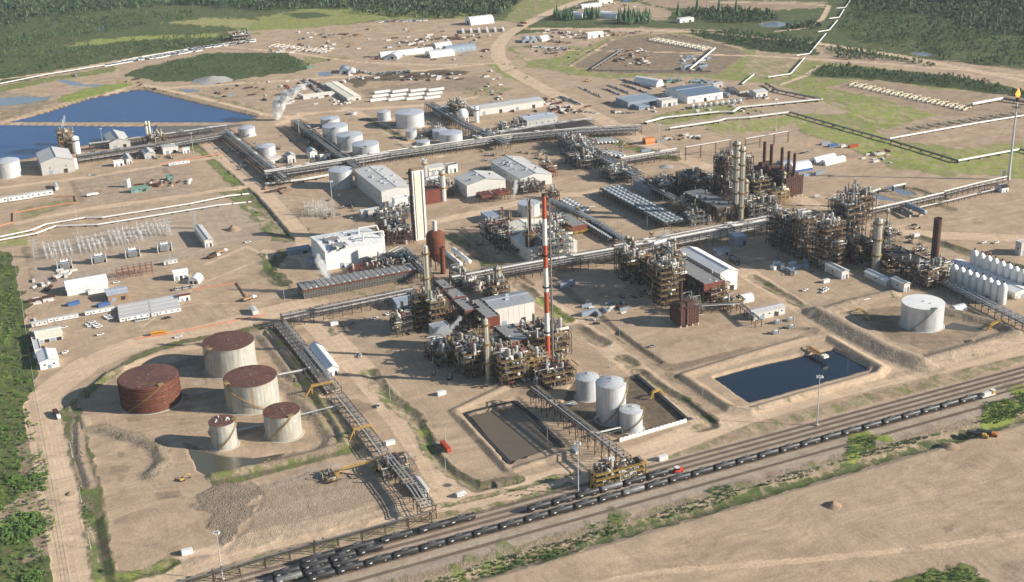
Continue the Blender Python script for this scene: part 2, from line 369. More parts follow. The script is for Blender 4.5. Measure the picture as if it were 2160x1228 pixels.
# roads
ROADS=[([(1290,-10),(1225,2),(1170,22),(1110,50),(1068,75),(1050,98),(1052,122),(1075,148),(1130,178),(1200,215),(1290,262),(1400,318),(1480,350)],22),
([(1480,350),(1560,372),(1700,425),(1800,470),(1950,495),(2200,505)],20),
([(88,850),(105,930),(135,1080),(172,1240),(185,1300)],25),
([(100,830),(180,770),(290,725),(430,700),(590,655),(660,640)],26),
([(430,300),(500,360),(560,410),(640,500),(655,560)],17),
([(640,655),(700,715),(780,800),(860,900),(935,1005),(1000,1062)],22),
([(-50,1330),(560,1140),(930,1058),(1070,1035),(1190,1008),(1360,955),(1560,880),(1760,822),(1960,775),(2300,700)],23),
([(1090,600),(1200,670),(1330,770),(1420,840),(1490,892)],18),
([(1560,565),(1700,655),(1830,745),(1900,788)],19),
([(1120,420),(1220,470),(1345,535)],16),
([(1230,410),(1160,412),(980,455),(900,470)],14),
([(1220,412),(1300,395),(1420,385),(1500,372)],13),
([(730,228),(800,262),(860,305),(925,330)],14),
([(590,262),(640,240),(740,232),(900,222),(1000,206)],13),
([(0,275),(60,250),(150,225),(280,182),(300,180),(400,200),(560,242),(640,250)],11),
([(290,180),(360,186),(470,178),(620,170),(760,160),(900,148),(1050,132)],12),
([(0,168),(120,152),(340,112),(470,98),(620,112),(760,132),(960,138)],9),
([(1090,60),(1300,62),(1480,68),(1700,88),(1900,118),(2200,178)],15),
([(1640,66),(1700,60),(1735,40),(1750,12),(1700,8),(1500,4)],9),
([(1470,115),(1600,118),(1800,130),(1960,142),(2160,160),(2300,178)],9),
([(1090,108),(1220,106),(1400,110),(1480,112)],6),
([(1650,178),(1700,160),(1725,140)],7),
([(40,470),(160,445),(400,412),(520,392),(540,385)],12),
([(0,396),(200,372),(400,340),(470,330)],9),
([(640,500),(720,540),(640,545),(560,530)],10),
([(1450,430),(1380,500),(1300,545)],8),
([(930,1020),(1000,1050),(1240,985)],14),
([(940,235),(1080,225),(1250,220)],8)]
for p,wd in ROADS: Ln(p,wd/2,1.4,.6,L=1.,V=0,D=0,Q=0,K=0,road=1)
# ditches and swales beside the roads
for p,wd,dz,ch in [
 ([(150,868),(168,950),(190,1040),(198,1100),(222,1240)],8,-1.3,g(V=.62,D=0.59,M=.3)),
 ([(140,868),(170,838),(250,780),(300,750),(380,722),(470,705),(560,690)],6,-1.,g(V=.6,D=0.64,M=.35)),
 ([(165,895),(168,960),(190,1025)],5,.6,g(V=.1,K=.8)),
 ([(222,1225),(280,1215),(340,1200),(360,1188)],7,-1,g(V=.7,D=0.54,M=.5)),
 ([(470,1012),(540,995),(640,968),(735,945)],10,-1.5,g(V=.55,D=0.69,M=.4)),
 ([(780,785),(820,840),(870,878)],9,-1.2,g(V=.45,D=0.49,M=.3)),
 ([(880,890),(915,960),(958,1000),(1010,1028),(1090,1012)],7,-1.4,g(V=.5,D=0.64,M=.25)),
 ([(930,1068),(1010,1050),(1090,1030),(1200,1002),(1215,998)],3.5,-.6,g(V=.5,D=0.49,M=.35)),
 ([(970,1085),(1030,1070),(1150,1040),(1200,1020)],3.5,-.4,g(V=.45,D=0.44,M=.35)),
 ([(1060,905),(1130,950),(1165,975)],5,-.8,g(D=0.49)),
 ([(985,895),(1040,960),(1080,1000)],4,-.9,g(D=0.59,V=.1)),
 ([(1095,600),(1125,622)],8,-1,g(V=.3,D=0.69)),([(1140,632),(1168,655),(1198,675)],7,-1,g(V=.7,D=0.44,M=.7)),
 ([(1220,692),(1272,724)],9,-1.2,g(V=.3,D=0.69)),([(1160,590),(1230,640),(1300,700)],6,-1,g(V=.2,D=0.49)),
 ([(1298,700),(1350,738),(1390,765),(1410,778),(1480,762),(1580,738)],6,-1.2,g(V=.15,D=0.59)),
 ([(1315,755),(1335,768)],8,-1,g(V=.3,D=0.64)),
 ([(1350,785),(1400,822),(1440,845),(1498,885),(1500,897),(1470,905)],7,-1.3,g(V=.4,D=0.64)),
 ([(1415,790),(1460,820),(1540,868),(1600,862),(1660,845)],5,-.9,g(V=.25,D=0.54)),
 ([(1590,585),(1640,615),(1720,660)],7,-1.,g(V=.45,D=0.59)),
 ([(1660,690),(1715,695),(1712,712)],5,-.8,g(D=0.59)),
 ([(1680,840),(1850,800),(1985,770)],4,-.5,g(D=0.44,V=.1)),
 ([(1990,515),(2060,540),(2130,560),(2260,600)],9,-.8,g(V=.5,D=0.64)),
 ([(1940,500),(2000,518)],8,-.8,g(V=.5,D=0.74)),
 ([(940,495),(990,520),(1050,570)],10,-1.,g(V=.5,D=0.49)),
 ([(970,480),(1000,510),(1060,560),(1120,600)],5,-.6,g(V=.3,D=0.44)),
 ([(1260,285),(1330,310),(1420,335)],12,-1,g(V=.6,D=0.49,M=.4)),
 ([(770,250),(830,280),(845,292)],7,-.8,g(V=.5,D=0.54)),([(840,305),(870,325),(868,330)],6,-.6,g(D=0.64,V=.2)),
 ([(600,530),(560,575),(595,600)],8,-.8,g(V=.6,D=0.54)),
 ([(1580,740),(1680,715),(1710,700)],4,-.6,g(D=0.44)),
 ([(1750,440),(1850,402),(2000,440)],12,-1,g(V=.35,D=0.29,M=.35)),
 ([(1880,395),(1930,400),(1990,420)],8,-1,g(V=.4,D=0.44)),
 ([(655,830),(700,880),(735,925)],5,-.6,g(V=.4,D=0.54)),
 ([(570,700),(610,760),(650,830),(720,930)],7,-.8,g(V=.45,D=0.74,M=.6)),
 ([(1740,215),(1850,258),(2000,262)],4,-.5,g(V=.5,M=.9)),
 ]: Ln(p,wd*.85,wd*.45,1.5,dz*1.2,**ch)
# dikes (ridges)
for p,wd,dz,ch in [
 ([(1440,795),(1560,757),(1700,716),(1745,712),(1862,778),(1850,792),(1720,828),(1582,868),(1540,862),(1440,795)],7,1.6,g(K=.3,D=.05)),
 ([(1728,662),(1800,640),(1880,622)],10,2.4,g(K=.75,V=.22,D=.15)),
 ([(1725,660),(1800,702),(1880,745),(1945,768)],15,3.,g(K=.9,V=.1,D=.12)),
 ([(1945,768),(2050,738),(2145,708)],13,2.6,g(K=.8,V=.12)),
 ([(2145,708),(2120,690),(2030,665),(1985,655)],9,2.2,g(K=.7,V=.3,D=.2)),
 ([(150,860),(230,790),(340,745),(440,725),(560,700),(600,740),(660,820),(715,905),(728,938),(640,962),(540,985),(450,1005)],6,1.4,g(K=.3,D=.05)),
 ([(545,705),(580,745),(620,800)],5,.6,g(K=.9,D=.45,V=.2)),
 ([(620,835),(670,880),(700,925),(690,945)],6,.8,g(K=.9,D=.5,V=.25)),
 ([(215,905),(290,925),(335,945),(345,975),(320,1000)],7,1.,g(K=.9,D=.3,V=.3)),
 ([(170,880),(180,905),(225,905)],5,1.,g(K=.9,D=.3,V=.25)),
 ([(1060,820),(960,868),(1075,992),(1205,955)],6,1.0,g(K=.25)),
 ([(0,258),(90,232),(185,202),(296,183)],4,1.2,g()),([(312,184),(404,207),(548,241)],4,1.2,g()),
 ([(1200,140),(1290,85),(1340,76),(1440,74),(1560,104)],5,1.2,g(V=.3,M=.7)),
 ]: Ln(p,wd,wd*.7,1.2,dz,**ch)
# patches
for p,wd,ch in [([(1100,1260),(1400,1205),(1700,1182),(2000,1150),(2300,1100)],3,g(L=.55)),([(1700,1150),(1950,1110),(2160,1070),(2400,1010)],2.2,g(D=.12)),([(1300,1180),(1600,1120),(1900,1060),(2200,985)],2,g(L=.4)),
 ([(1200,1240),(1500,1160),(1800,1092),(2160,1015)],1.6,g(D=.16)),([(1560,1080),(1800,1020),(2160,920)],2.5,g(L=.35)),([(1450,712),(1462,706),(1490,702),(1520,704),(1545,712),(1538,722),(1505,729),(1465,726),(1450,712)],1.,g(D=.3)),
 ([(300,690),(420,600),(520,560)],1.8,g(L=.6)),([(160,700),(300,660),(420,640),(560,640)],2,g(L=.5)),([(430,560),(520,520),(600,560)],3,g(L=.6)),([(660,760),(720,830),(800,960)],1.5,g(D=.25)),
 ([(220,1050),(330,1020),(420,1010)],2,g(D=.2)),([(300,900),(380,905),(440,925)],1.6,g(D=.3)),([(1130,480),(1200,520),(1290,545)],2,g(L=.6)),([(1700,640),(1790,600),(1880,640)],1.5,g(D=.2)),([(1950,470),(2050,500),(2160,480)],2.,g(D=.16)),([(1850,480),(2000,470),(2160,440)],2,g(L=.5)),
 ([(740,130),(860,140),(1000,134)],2.5,g(L=.6)),([(640,90),(800,70),(1000,60)],3,g(L=.6)),([(780,70),(860,110),(900,120)],2.5,g(D=.2)),([(430,190),(520,180),(600,210)],2.5,g(D=.25)),([(560,200),(620,230),(700,240)],2.5,g(D=.3))]: Ln(p,wd,1.6,1.,**ch)
for p,so,na,z,ch in [
 ([(455,1015),(560,1035),(548,1065),(505,1130),(468,1160),(440,1105),(405,1068)],4,7,.3,g(D=.78,K=.95)),
 ([(560,1022),(700,990),(790,1010),(850,1060),(800,1092),(560,1150),(330,1210),(480,1160),(545,1075)],6,4,.4,g(K=.55,D=.10)),
 ([(560,1015),(690,975),(760,985),(700,1005),(600,1030)],6,4,.3,g(Q=.4,D=.1)),
 ([(390,935),(470,955),(560,968),(610,952),(700,950),(590,978),(420,1002)],3,3,-.7,g(D=.55,V=.25,M=.2)),
 ([(345,770),(440,740),(440,790),(430,810),(350,790)],4,5,-.3,g(D=.6,Q=.3)),
 ([(590,800),(650,830),(640,860),(590,840)],4,5,-.2,g(D=.45,V=.25)),
 ([(560,900),(640,910),(650,930),(560,945)],4,5,-.2,g(D=.35,V=.1)),
 ([(400,770),(520,790),(590,830),(640,900),(560,950),(420,930),(300,890),(260,860),(300,800)],8,8,0,g(D=.22)),
 ([(1795,662),(1880,640),(2010,668),(2085,690),(2030,722),(1945,742),(1850,700)],5,4,-.4,g(D=.50,V=.18,M=.3)),
 ([(1820,665),(1880,660),(1900,700),(1860,700)],3,3,-.5,g(D=.7)),
 ([(620,880),(700,862),(720,905),(660,905)],5,5,0,g(D=.1)),
 ([(960,870),(1090,838),(1205,945),(1078,990)],3,2,-.8,g(D=.3,Q=.2)),
 ([(985,872),(1085,850),(1178,938),(1072,975)],3,3,-2.4,g(D=.72,V=.15,M=.2)),
 ([(1040,900),(1085,893),(1110,925),(1060,930)],3,6,.4,g(D=.35,K=.6)),
 ([(1300,792),(1352,798),(1448,886),(1302,926),(1240,900),(1180,860),(1210,800)],3,1,-.8,g(D=.88)),
 ([(730,845),(760,840),(790,860),(760,875)],3,3,0,g(D=.5)),
 ([(680,690),(720,680),(740,700),(700,710)],3,3,0,g(V=.4,D=.35)),
 ([(880,905),(895,900),(905,912),(890,918)],2,2,0,g(V=.9,M=.9)),
 ([(300,975),(240,985),(235,1000),(255,1012)],2,4,0,g(D=.4)),([(235,1050),(262,1030),(270,1045),(245,1060)],2,3,0,g(D=.3)),
 ([(325,1040),(378,1034),(384,1045),(330,1055)],2,2,0,g(D=.5)),([(245,955),(270,950),(268,966),(248,968)],2,2,0,g(D=.45)),
 ([(262,880),(300,878),(296,892),(268,890)],2,3,0,g(D=.4)),([(235,1100),(265,1088),(268,1100),(238,1112)],2,4,0,g(D=.3)),
 ([(350,1155),(380,1150),(385,1172),(352,1175)],2,2,0,g(D=.35)),
 ([(620,100),(660,95),(690,110),(650,115)],4,4,0,g(D=.3)),
 ([(850,760),(870,750),(880,762),(860,772)],2,2,0,g(D=.3)),
 ([(800,722),(830,715),(840,728),(812,735)],2,2,0,g(D=.3)),
 ([(630,640),(700,600),(860,590),(880,610),(650,640)],4,3,-.3,g(D=.25,V=.3,M=.4)),
 ([(1240,415),(1270,400),(1440,480),(1600,478),(1620,500),(1380,505)],5,3,0,g(D=.25)),
 ([(1700,480),(1850,560),(1780,600),(1680,560)],6,6,0,g(D=.3)),
 ([(1500,720),(1440,700),(1520,690),(1560,705)],5,6,0,g(D=.06)),
 ([(560,345),(640,380),(560,400),(500,360)],6,6,0,g(D=.35)),
 ([(660,330),(560,280),(650,260),(740,340)],6,6,0,g(D=.25)),
 ([(1000,300),(1150,270),(1330,300),(1350,350),(1180,330)],6,6,0,g(D=.3)),
 ([(1180,250),(1300,240),(1350,262),(1260,290)],6,6,0,g(D=.1)),
 ([(820,310),(880,300),(860,330)],5,4,0,g(Q=.5,D=.2)),
 ([(780,330),(860,320),(840,340)],4,4,0,g(Q=.5,D=.4)),
 ([(2000,380),(2160,395),(2200,420),(2050,400)],6,9,0,g(V=.2,M=.7)),
 ]: A(p,so,na,z,**ch)
for p in ([(870,640),(940,600),(1120,690),(1210,760),(1150,830),(1050,830),(960,800),(880,720)],[(1300,570),(1420,540),(1560,600),(1570,650),(1480,690),(1400,660)],[(1640,500),(1700,440),(1880,430),(1900,560),(2010,590),(1990,620),(1780,570),(1660,560)],[(1380,400),(1560,340),(1700,380),(1680,450),(1500,490),(1430,470)],[(1000,470),(1120,440),(1230,480),(1220,560),(1060,560)],[(780,530),(880,480),(930,560),(860,600),(760,600)]): A(p,10,12,0,D=.3)
# basins that hold water are dug out
PONDS=[('pond_water','deep','dark blue storage pond water beside the right hand road',[(1503,794),(1600,768),(1740,737),(1757,735),(1828,771),(1830,779),(1700,815),(1580,848)],-1.6),
('pond_water','blue','blue pond water behind its thin dividing dike, upper left',[(20,256),(100,237),(190,208),(285,190),(306,190),(400,213),(480,232),(541,246),(520,252),(500,257)],-1.),
('pond_water','blue','blue pond water in front of the dividing dike, left edge',[(-80,262),(140,264),(260,266),(330,264),(320,285),(230,300),(180,305),(130,315),(60,333),(-80,350)],-1.),
('puddle','grey','pale shallow puddle among earthworks left of the pond',[(-60,212),(40,203),(90,205),(110,200),(95,212),(20,222),(-60,226)],-.3),
('puddle','grey','thin grey puddle below the black box on the earthworks',[(115,168),(140,168),(180,178),(225,178),(200,183),(150,180)],-.3),
('puddle','grey','small puddle between gravel pile and pond dike',[(375,187),(422,189),(415,194),(390,194)],-.3),
('puddle','grey','small puddle by the green container',[(668,153),(690,150),(703,156),(690,161),(672,159)],-.3),
('puddle','grey','reflecting pool in a green clearing, top right',[(1602,50),(1630,45),(1668,48),(1678,54),(1640,57),(1606,56)],-.3),
('puddle','grey','sliver of water at the forest edge, right',[(1920,112),(1945,110),(1968,113),(1962,118),(1930,116)],-.3),
('puddle','grey','tiny forest pond, upper left',[(196,60),(215,56),(224,61),(205,65)],-.3),
('puddle','green','olive pool at the foot of the small tank in the tank farm',[(400,945),(470,962),(530,966),(600,955),(560,974),(432,1000),(415,990)],-.5),
('puddle','green','olive puddle right of the bright storage tank inside its dike',[(1985,690),(2060,698),(2075,692),(2010,680)],-.5),
('pond_water','mud','muddy water in the lined basin by the loading rack',[(998,877),(1082,855),(1165,936),(1074,968)],-1.1),
('puddle','grey','shallow pool beside the flare line',[(1865,392),(1885,392),(1925,405),(1935,412),(1900,410)],-.6),
('puddle','grey','shallow pool under the short white pipe span',[(1800,398),(1850,408),(1900,425),(1850,420),(1800,410)],-.6),
('puddle','mud','black sludge pool behind the pipe racks of the blue pond',[(330,266),(520,262),(490,268),(420,280),(340,288)],-.3)]
for nm,k,lb,p,z in PONDS: 
    if k=='blue': FE.append(('A',[G(*q) for q in [(x,y+(1.3 if y>250 else -1.6)) for x,y in p]],2.5,1.,-.2,6,{'D':.95,'V':0.}))
    FE.append(('A',[G(*q) for q in p],3. if z<-.8 else 2,.6,(z-1.2 if z<-.8 else z-.35),6,{'D':.8 if k=='blue' else .55,'V':0.}))
def terrain(X,Y):
    n=len(X);c={k:np.zeros(n) for k in CH};Z=np.zeros(n);rd=np.zeros(n);ra=np.zeros(n)
    nz={s:fbm(X,Y,s,5) for s in {f[5] for f in FE}}
    for f in FE:
        pt=f[1];xs=[p[0] for p in pt];ys=[p[1] for p in pt];mg=(f[2]+f[3]*1.5+4) if f[0]=='A' else f[2]+f[3]*2+6
        sel=np.nonzero((X>min(xs)-mg)&(X<max(xs)+mg)&(Y>min(ys)-mg)&(Y<max(ys)+mg))[0]
        if not len(sel): continue
        x,y=X[sel],Y[sel];no=nz[f[5]][sel]*f[3]*1.6
        if f[0]=='A': m=ss(.5-(polysd(x,y,pt)+no)/f[2]);
        else:
            d=np.full(len(x),1e9);la=np.zeros(len(x));al=np.zeros(len(x));s=0
            for a,b in zip(pt,pt[1:]):
                q,l=segd(x,y,a,b);u=q<d;d=np.where(u,q,d);la=np.where(u,l,la);al=np.where(u,s,al)
            m=ss(.5-(d+no-f[2])/f[7])
        ch=f[6]
        if ch.get('road'):
            rd[sel]=np.where(m>.02,la,rd[sel]);Z[sel]*=1-m
        for k,v in ch.items():
            if k in c: c[k][sel]=c[k][sel]*(1-m)+v*m
        if f[4]:
            if f[0]=='A': Z[sel]+=f[4]*m
            else:
                pz=f[4]*(1.5 if f[4]>0 else 1)*np.clip(1-np.maximum(d-f[2]*.12,0)/(f[2]*.72),0,1)
                Z[sel]=np.maximum(Z[sel],pz) if f[4]>0 else Z[sel]+pz
    far=np.clip((np.hypot(X,Y)-2400)/9000,0,1)
    Z+=np.where(c['K']>.3,fbm(X,Y,3.,9)*.28*c['K'],0)+np.where(c['V']>.3,fbm(X,Y,9.,3)*.5,0)
    Z+=60*far*(fbm(X,Y,2600.,2))
    return Z,c,rd
az=np.concatenate([-np.geomspace(3.1415,.52,14),np.linspace(-.47,.47,1250),np.geomspace(.52,3.1415,14)])
dep=np.linspace(R_(39),R_(7.6),800);rad=np.concatenate([[1,120,300,400],H/np.tan(dep),np.geomspace(3100,12500,20)])
NA,NR=len(az),len(rad);base=math.atan2(FH[1],FH[0])
AA,RR=np.meshgrid(az+base,rad,indexing='ij')
GX=(RR*np.cos(AA)).ravel();GY=(RR*np.sin(AA)).ravel()
GZ,GC,GRD=terrain(GX,GY)
def zat(x,y):
    r=math.hypot(x,y);a=math.atan2(y,x)-base;a=(a+math.pi)%(2*math.pi)-math.pi
    i=min(int(np.searchsorted(az,a)),NA-1);j=min(int(np.searchsorted(rad,r)),NR-1);return float(GZ[i*NR+j])
def chat(x,y,k):
    r=math.hypot(x,y);a=math.atan2(y,x)-base;a=(a+math.pi)%(2*math.pi)-math.pi
    i=min(int(np.searchsorted(az,a)),NA-1);j=min(int(np.searchsorted(rad,r)),NR-1);return float(GC[k][i*NR+j])
def fastmesh(name,V,Q,mats,attrs=None,smooth=True):
    me=bpy.data.meshes.new(name);k=Q.shape[1];me.vertices.add(len(V));me.loops.add(Q.size);me.polygons.add(len(Q))
    me.vertices.foreach_set('co',V.astype(np.float32).ravel());me.loops.foreach_set('vertex_index',Q.astype(np.int32).ravel())
    me.polygons.foreach_set('loop_start',np.arange(0,Q.size,k,dtype=np.int32));me.polygons.foreach_set('loop_total',np.full(len(Q),k,dtype=np.int32))
    me.polygons.foreach_set('use_smooth',np.full(len(Q),smooth))
    for a,(n2,t) in (attrs or {}).items():
        at=me.attributes.new(a,t,'POINT')
        at.data.foreach_set('vector' if t=='FLOAT_VECTOR' else 'value',n2.astype(np.float32).ravel())
    for m in mats: me.materials.append(MT[m])
    me.update(calc_edges=True);o=bpy.data.objects.new(name,me);C.objects.link(o);return o
# ground material
def groundmat():
    m=bpy.data.materials.new('ground');m.use_nodes=True;t=m.node_tree;L=t.links.new;b=t.nodes['Principled BSDF'];b.inputs['Specular IOR Level'].default_value=.15
    b.inputs['Roughness'].default_value=.95
    tc=nd(t,'ShaderNodeTexCoord');a1=nd(t,'ShaderNodeAttribute',attribute_name='ca');a2=nd(t,'ShaderNodeAttribute',attribute_name='cb');rd=nd(t,'ShaderNodeAttribute',attribute_name='rd')
    s1=nd(t,'ShaderNodeSeparateXYZ');L(a1.outputs['Vector'],s1.inputs[0]);s2=nd(t,'ShaderNodeSeparateXYZ');L(a2.outputs['Vector'],s2.inputs[0])
    Vv,Mm,Dd=s1.outputs;Ll,Qq,Kk=s2.outputs
    def noise(sc,de=5,ro=.6,mapscale=None,rot=0):
        n=nd(t,'ShaderNodeTexNoise');n.inputs['Scale'].default_value=sc;n.inputs['Detail'].default_value=de;n.inputs['Roughness'].default_value=ro
        if mapscale:
            mp=nd(t,'ShaderNodeMapping');mp.inputs['Scale'].default_value=mapscale;mp.inputs['Rotation'].default_value=(0,0,rot);L(tc.outputs['Object'],mp.inputs[0]);L(mp.outputs[0],n.inputs['Vector'])
        else: L(tc.outputs['Object'],n.inputs['Vector'])
        return n.outputs['Fac']
    def rng(x,a,bb,c=0.,d=1.):
        r=nd(t,'ShaderNodeMapRange',i1=a,i2=bb,i3=c,i4=d);L(x,r.inputs[0]);return r.outputs[0]
    def ma(op,x,y):
        q=nd(t,'ShaderNodeMath',operation=op)
        for i,k in enumerate((x,y)):
            if isinstance(k,(int,float)): q.inputs[i].default_value=k
            else: L(k,q.inputs[i])
        return q.outputs[0]
    def mix(f,x,y):
        q=nd(t,'ShaderNodeMix',data_type='RGBA')
        for i,k in ((0,f),(6,x),(7,y)):
            if isinstance(k,tuple): q.inputs[i].default_value=(*k,1)
            elif isinstance(k,(int,float)): q.inputs[i].default_value=k
            else: L(k,q.inputs[i])
        return q.outputs[2]
    big=noise(.008,5,.65);mid=noise(.045,6,.62);fin=noise(.55,5,.7);mic=noise(2.2,3,.7)
    sand=mix(rng(mid,.35,.65),SANDA,SANDB);sand=mix(rng(big,.35,.65,0,.8),sand,SANDC)
    # wheel marks wandering over the open ground
    wn=nd(t,'ShaderNodeTexNoise');wn.inputs['Scale'].default_value=.008;wn.inputs['Detail'].default_value=1;L(tc.outputs['Object'],wn.inputs['Vector'])
    wv=nd(t,'ShaderNodeVectorMath',operation='SCALE');L(wn.outputs['Color'],wv.inputs[0]);wv.inputs['Scale'].default_value=40;wa=nd(t,'ShaderNodeVectorMath',operation='ADD');L(tc.outputs['Object'],wa.inputs[0]);L(wv.outputs[0],wa.inputs[1])
    def warp(ms,rot):
        n=nd(t,'ShaderNodeTexNoise');n.inputs['Scale'].default_value=1.;n.inputs['Detail'].default_value=3;mp=nd(t,'ShaderNodeMapping');mp.inputs['Scale'].default_value=ms;mp.inputs['Rotation'].default_value=(0,0,rot);L(wa.outputs[0],mp.inputs[0]);L(mp.outputs[0],n.inputs['Vector']);return n.outputs['Fac']
    wA=warp((.012,.42,1),R_(5));wB=warp((.36,.010,1),R_(-12));sel=rng(noise(.011,2),.44,.56)
    w1=ma('ADD',ma('MULTIPLY',wA,sel),ma('MULTIPLY',wB,ma('SUBTRACT',1,sel)));w2=warp((.006,.10,1),R_(0))
    tr=ma('MULTIPLY',rng(w1,.3,.7,.90,1.08),rng(w2,.3,.7,.86,1.10))
    tr=ma('MULTIPLY',tr,rng(fin,.25,.75,.80,1.17));tr=ma('MULTIPLY',tr,rng(mic,.2,.8,.88,1.1))
    col=mix(0,sand,sand)
    # roads
    cx=nd(t,'ShaderNodeCombineXYZ');L(ma('MULTIPLY',rd.outputs['Fac'],.75),cx.inputs[0]);L(rng(mid,0,1,0,.8),cx.inputs[1])
    rn=nd(t,'ShaderNodeTexNoise');rn.inputs['Scale'].default_value=1.;rn.inputs['Detail'].default_value=3;L(cx.outputs[0],rn.inputs['Vector'])
    road=mix(rng(rn.outputs['Fac'],.3,.7),ROADA,ROADB)
    col=mix(rng(ma('ADD',Ll,ma('MULTIPLY',ma('SUBTRACT',fin,.5),.3)),.35,.65),col,road)
    col=mix(rng(ma('ADD',Qq,ma('MULTIPLY',ma('SUBTRACT',fin,.5),.6)),.1,.95),col,mix(rng(mid,.35,.65),(.34,.29,.24),(.44,.395,.34)))
    n1=noise(.12,6,.7)
    dk=ma('ADD',Dd,ma('MULTIPLY',ma('SUBTRACT',n1,.5),.9));dk=ma('MULTIPLY',dk,ma('GREATER_THAN',Dd,.03))
    col=mix(rng(dk,.15,.95,0,.88),col,mix(rng(fin,.3,.7),(.05,.042,.034),(.105,.085,.06)))
    # rubble
    vo=nd(t,'ShaderNodeTexVoronoi');vo.inputs['Scale'].default_value=1.1;L(tc.outputs['Object'],vo.inputs['Vector'])
    rk=mix(rng(vo.outputs['Distance'],.1,.8),(.44,.35,.26),(.20,.155,.115));rk=mix(rng(fin,.35,.65,0,.6),rk,(.32,.25,.185))
    col=mix(ma('MULTIPLY',Kk,rng(n1,.3,.6,.45,.95)),col,rk)
    # vegetation
    gn=noise(.11,7,.78,(1,.45,1),R_(-30));gf=noise(.9,5,.8)
    vg=ma('ADD',Vv,ma('MULTIPLY',ma('SUBTRACT',gn,.5),2.6));vg=ma('ADD',vg,ma('MULTIPLY',ma('SUBTRACT',gf,.5),.7));vg=ma('MULTIPLY',vg,ma('GREATER_THAN',Vv,.02))
    dg=mix(rng(gf,.3,.7),(.045,.075,.028),(.10,.128,.048));dg=mix(rng(n1,.5,.68,0,.65),dg,(.17,.135,.08));lg=mix(rng(gf,.3,.7),(.17,.215,.05),(.33,.37,.09));lg=mix(rng(gn,.52,.72,0,.75),lg,(.40,.38,.10));lg=mix(rng(n1,.55,.72,0,.6),lg,(.34,.28,.18))
    gr=mix(rng(ma('ADD',Mm,ma('MULTIPLY',ma('SUBTRACT',gn,.5),1.2)),.25,.85),dg,lg)
    col=mix(rng(vg,.30,.70),col,gr)
    st=noise(.030,6,.78);col=mix(rng(st,.56,.68,0,.5),col,(.22,.15,.095))
    vm=nd(t,'ShaderNodeVectorMath',operation='SCALE');L(col,vm.inputs[0]);L(tr,vm.inputs['Scale']);L(vm.outputs[0],b.inputs['Base Color'])
    bh=ma('ADD',ma('MULTIPLY',fin,.5),ma('MULTIPLY',gf,ma('MULTIPLY',Vv,1.2)));bh=ma('ADD',bh,ma('MULTIPLY',ma('SUBTRACT',1,vo.outputs['Distance']),ma('MULTIPLY',Kk,.7)))
    bp=nd(t,'ShaderNodeBump',i0=.55,i1=1.);L(bh,bp.inputs['Height']);L(bp.outputs[0],b.inputs['Normal'])
    MT['ground']=m
SANDA=(.515,.380,.255);SANDB=(.355,.257,.170);SANDC=(.43,.320,.220);ROADA=(.66,.49,.345);ROADB=(.53,.39,.255)
groundmat()
CA=np.stack([GC['V'],GC['M'],GC['D']],1);CB=np.stack([GC['L'],GC['Q'],GC['K']],1)
ii,jj=np.meshgrid(np.arange(NA-1),np.arange(NR-1),indexing='ij');q0=(ii*NR+jj).ravel()
QD=np.stack([q0,q0+NR,q0+NR+1,q0+1],1)[:,::-1]
def avg(c): return GC[c][QD].mean(1)
isv=(avg('V')>.45);isr=(avg('L')>.5)&~isv
VV=np.stack([GX,GY,GZ],1)
def sub(name,mask,lab,kd):
    q=QD[mask];u,inv=np.unique(q,return_inverse=True);q=inv.reshape(q.shape)
    o=fastmesh(name,VV[u],q,['ground'],{'ca':(CA[u],'FLOAT_VECTOR'),'cb':(CB[u],'FLOAT_VECTOR'),'rd':(GRD[u],'FLOAT')})
    o['kind']=kd;o['label']=lab;return o
sub('ground',~isv&~isr,'bare sandy ground of the plant site with tyre marks and gravel','structure')
sub('road',isr,'pale compacted dirt roads crossing the site','structure')
sub('grass',isv,'green grass and low growth over the unbuilt ground','stuff')
# water
def watermat(name,col,rough,bump):
    m=mat(name,col,rough,0,.12,.02,spec=.6);t=m.node_tree;b=t.nodes['Principled BSDF']
    n=nd(t,'ShaderNodeTexNoise');n.inputs['Scale'].default_value=.5;n.inputs['Detail'].default_value=4;tc=nd(t,'ShaderNodeTexCoord');t.links.new(tc.outputs['Object'],n.inputs['Vector'])
    bp=nd(t,'ShaderNodeBump',i0=bump,i1=.3);t.links.new(n.outputs['Fac'],bp.inputs['Height']);t.links.new(bp.outputs[0],b.inputs['Normal'])
watermat('w_blue',(.016,.066,.20),.3,.6);watermat('w_deep',(.006,.015,.030),.15,.3);watermat('w_grey',(.16,.20,.25),.2,.2);watermat('w_green',(.09,.085,.058),.2,.1);watermat('w_mud',(.13,.10,.062),.3,.2)
def grow(pt,k):
    cx=sum(p[0] for p in pt)/len(pt);cy=sum(p[1] for p in pt)/len(pt);o=[]
    for x,y in pt: d=math.hypot(x-cx,y-cy);o.append((cx+(x-cx)*(1+k/d),cy+(y-cy)*(1+k/d)))
    return o
for nm,k,lb,p,z in PONDS:
    pt=grow([G(*q) for q in p],2.5 if z<-.8 else .8);o=MB().add([(x,y,z) for x,y in pt],[tuple(range(len(pt)))]).build(nm,'w_'+k)
    if o.data.polygons[0].normal.z<0: o.data.flip_normals()
    kind(o,'structure',lb)
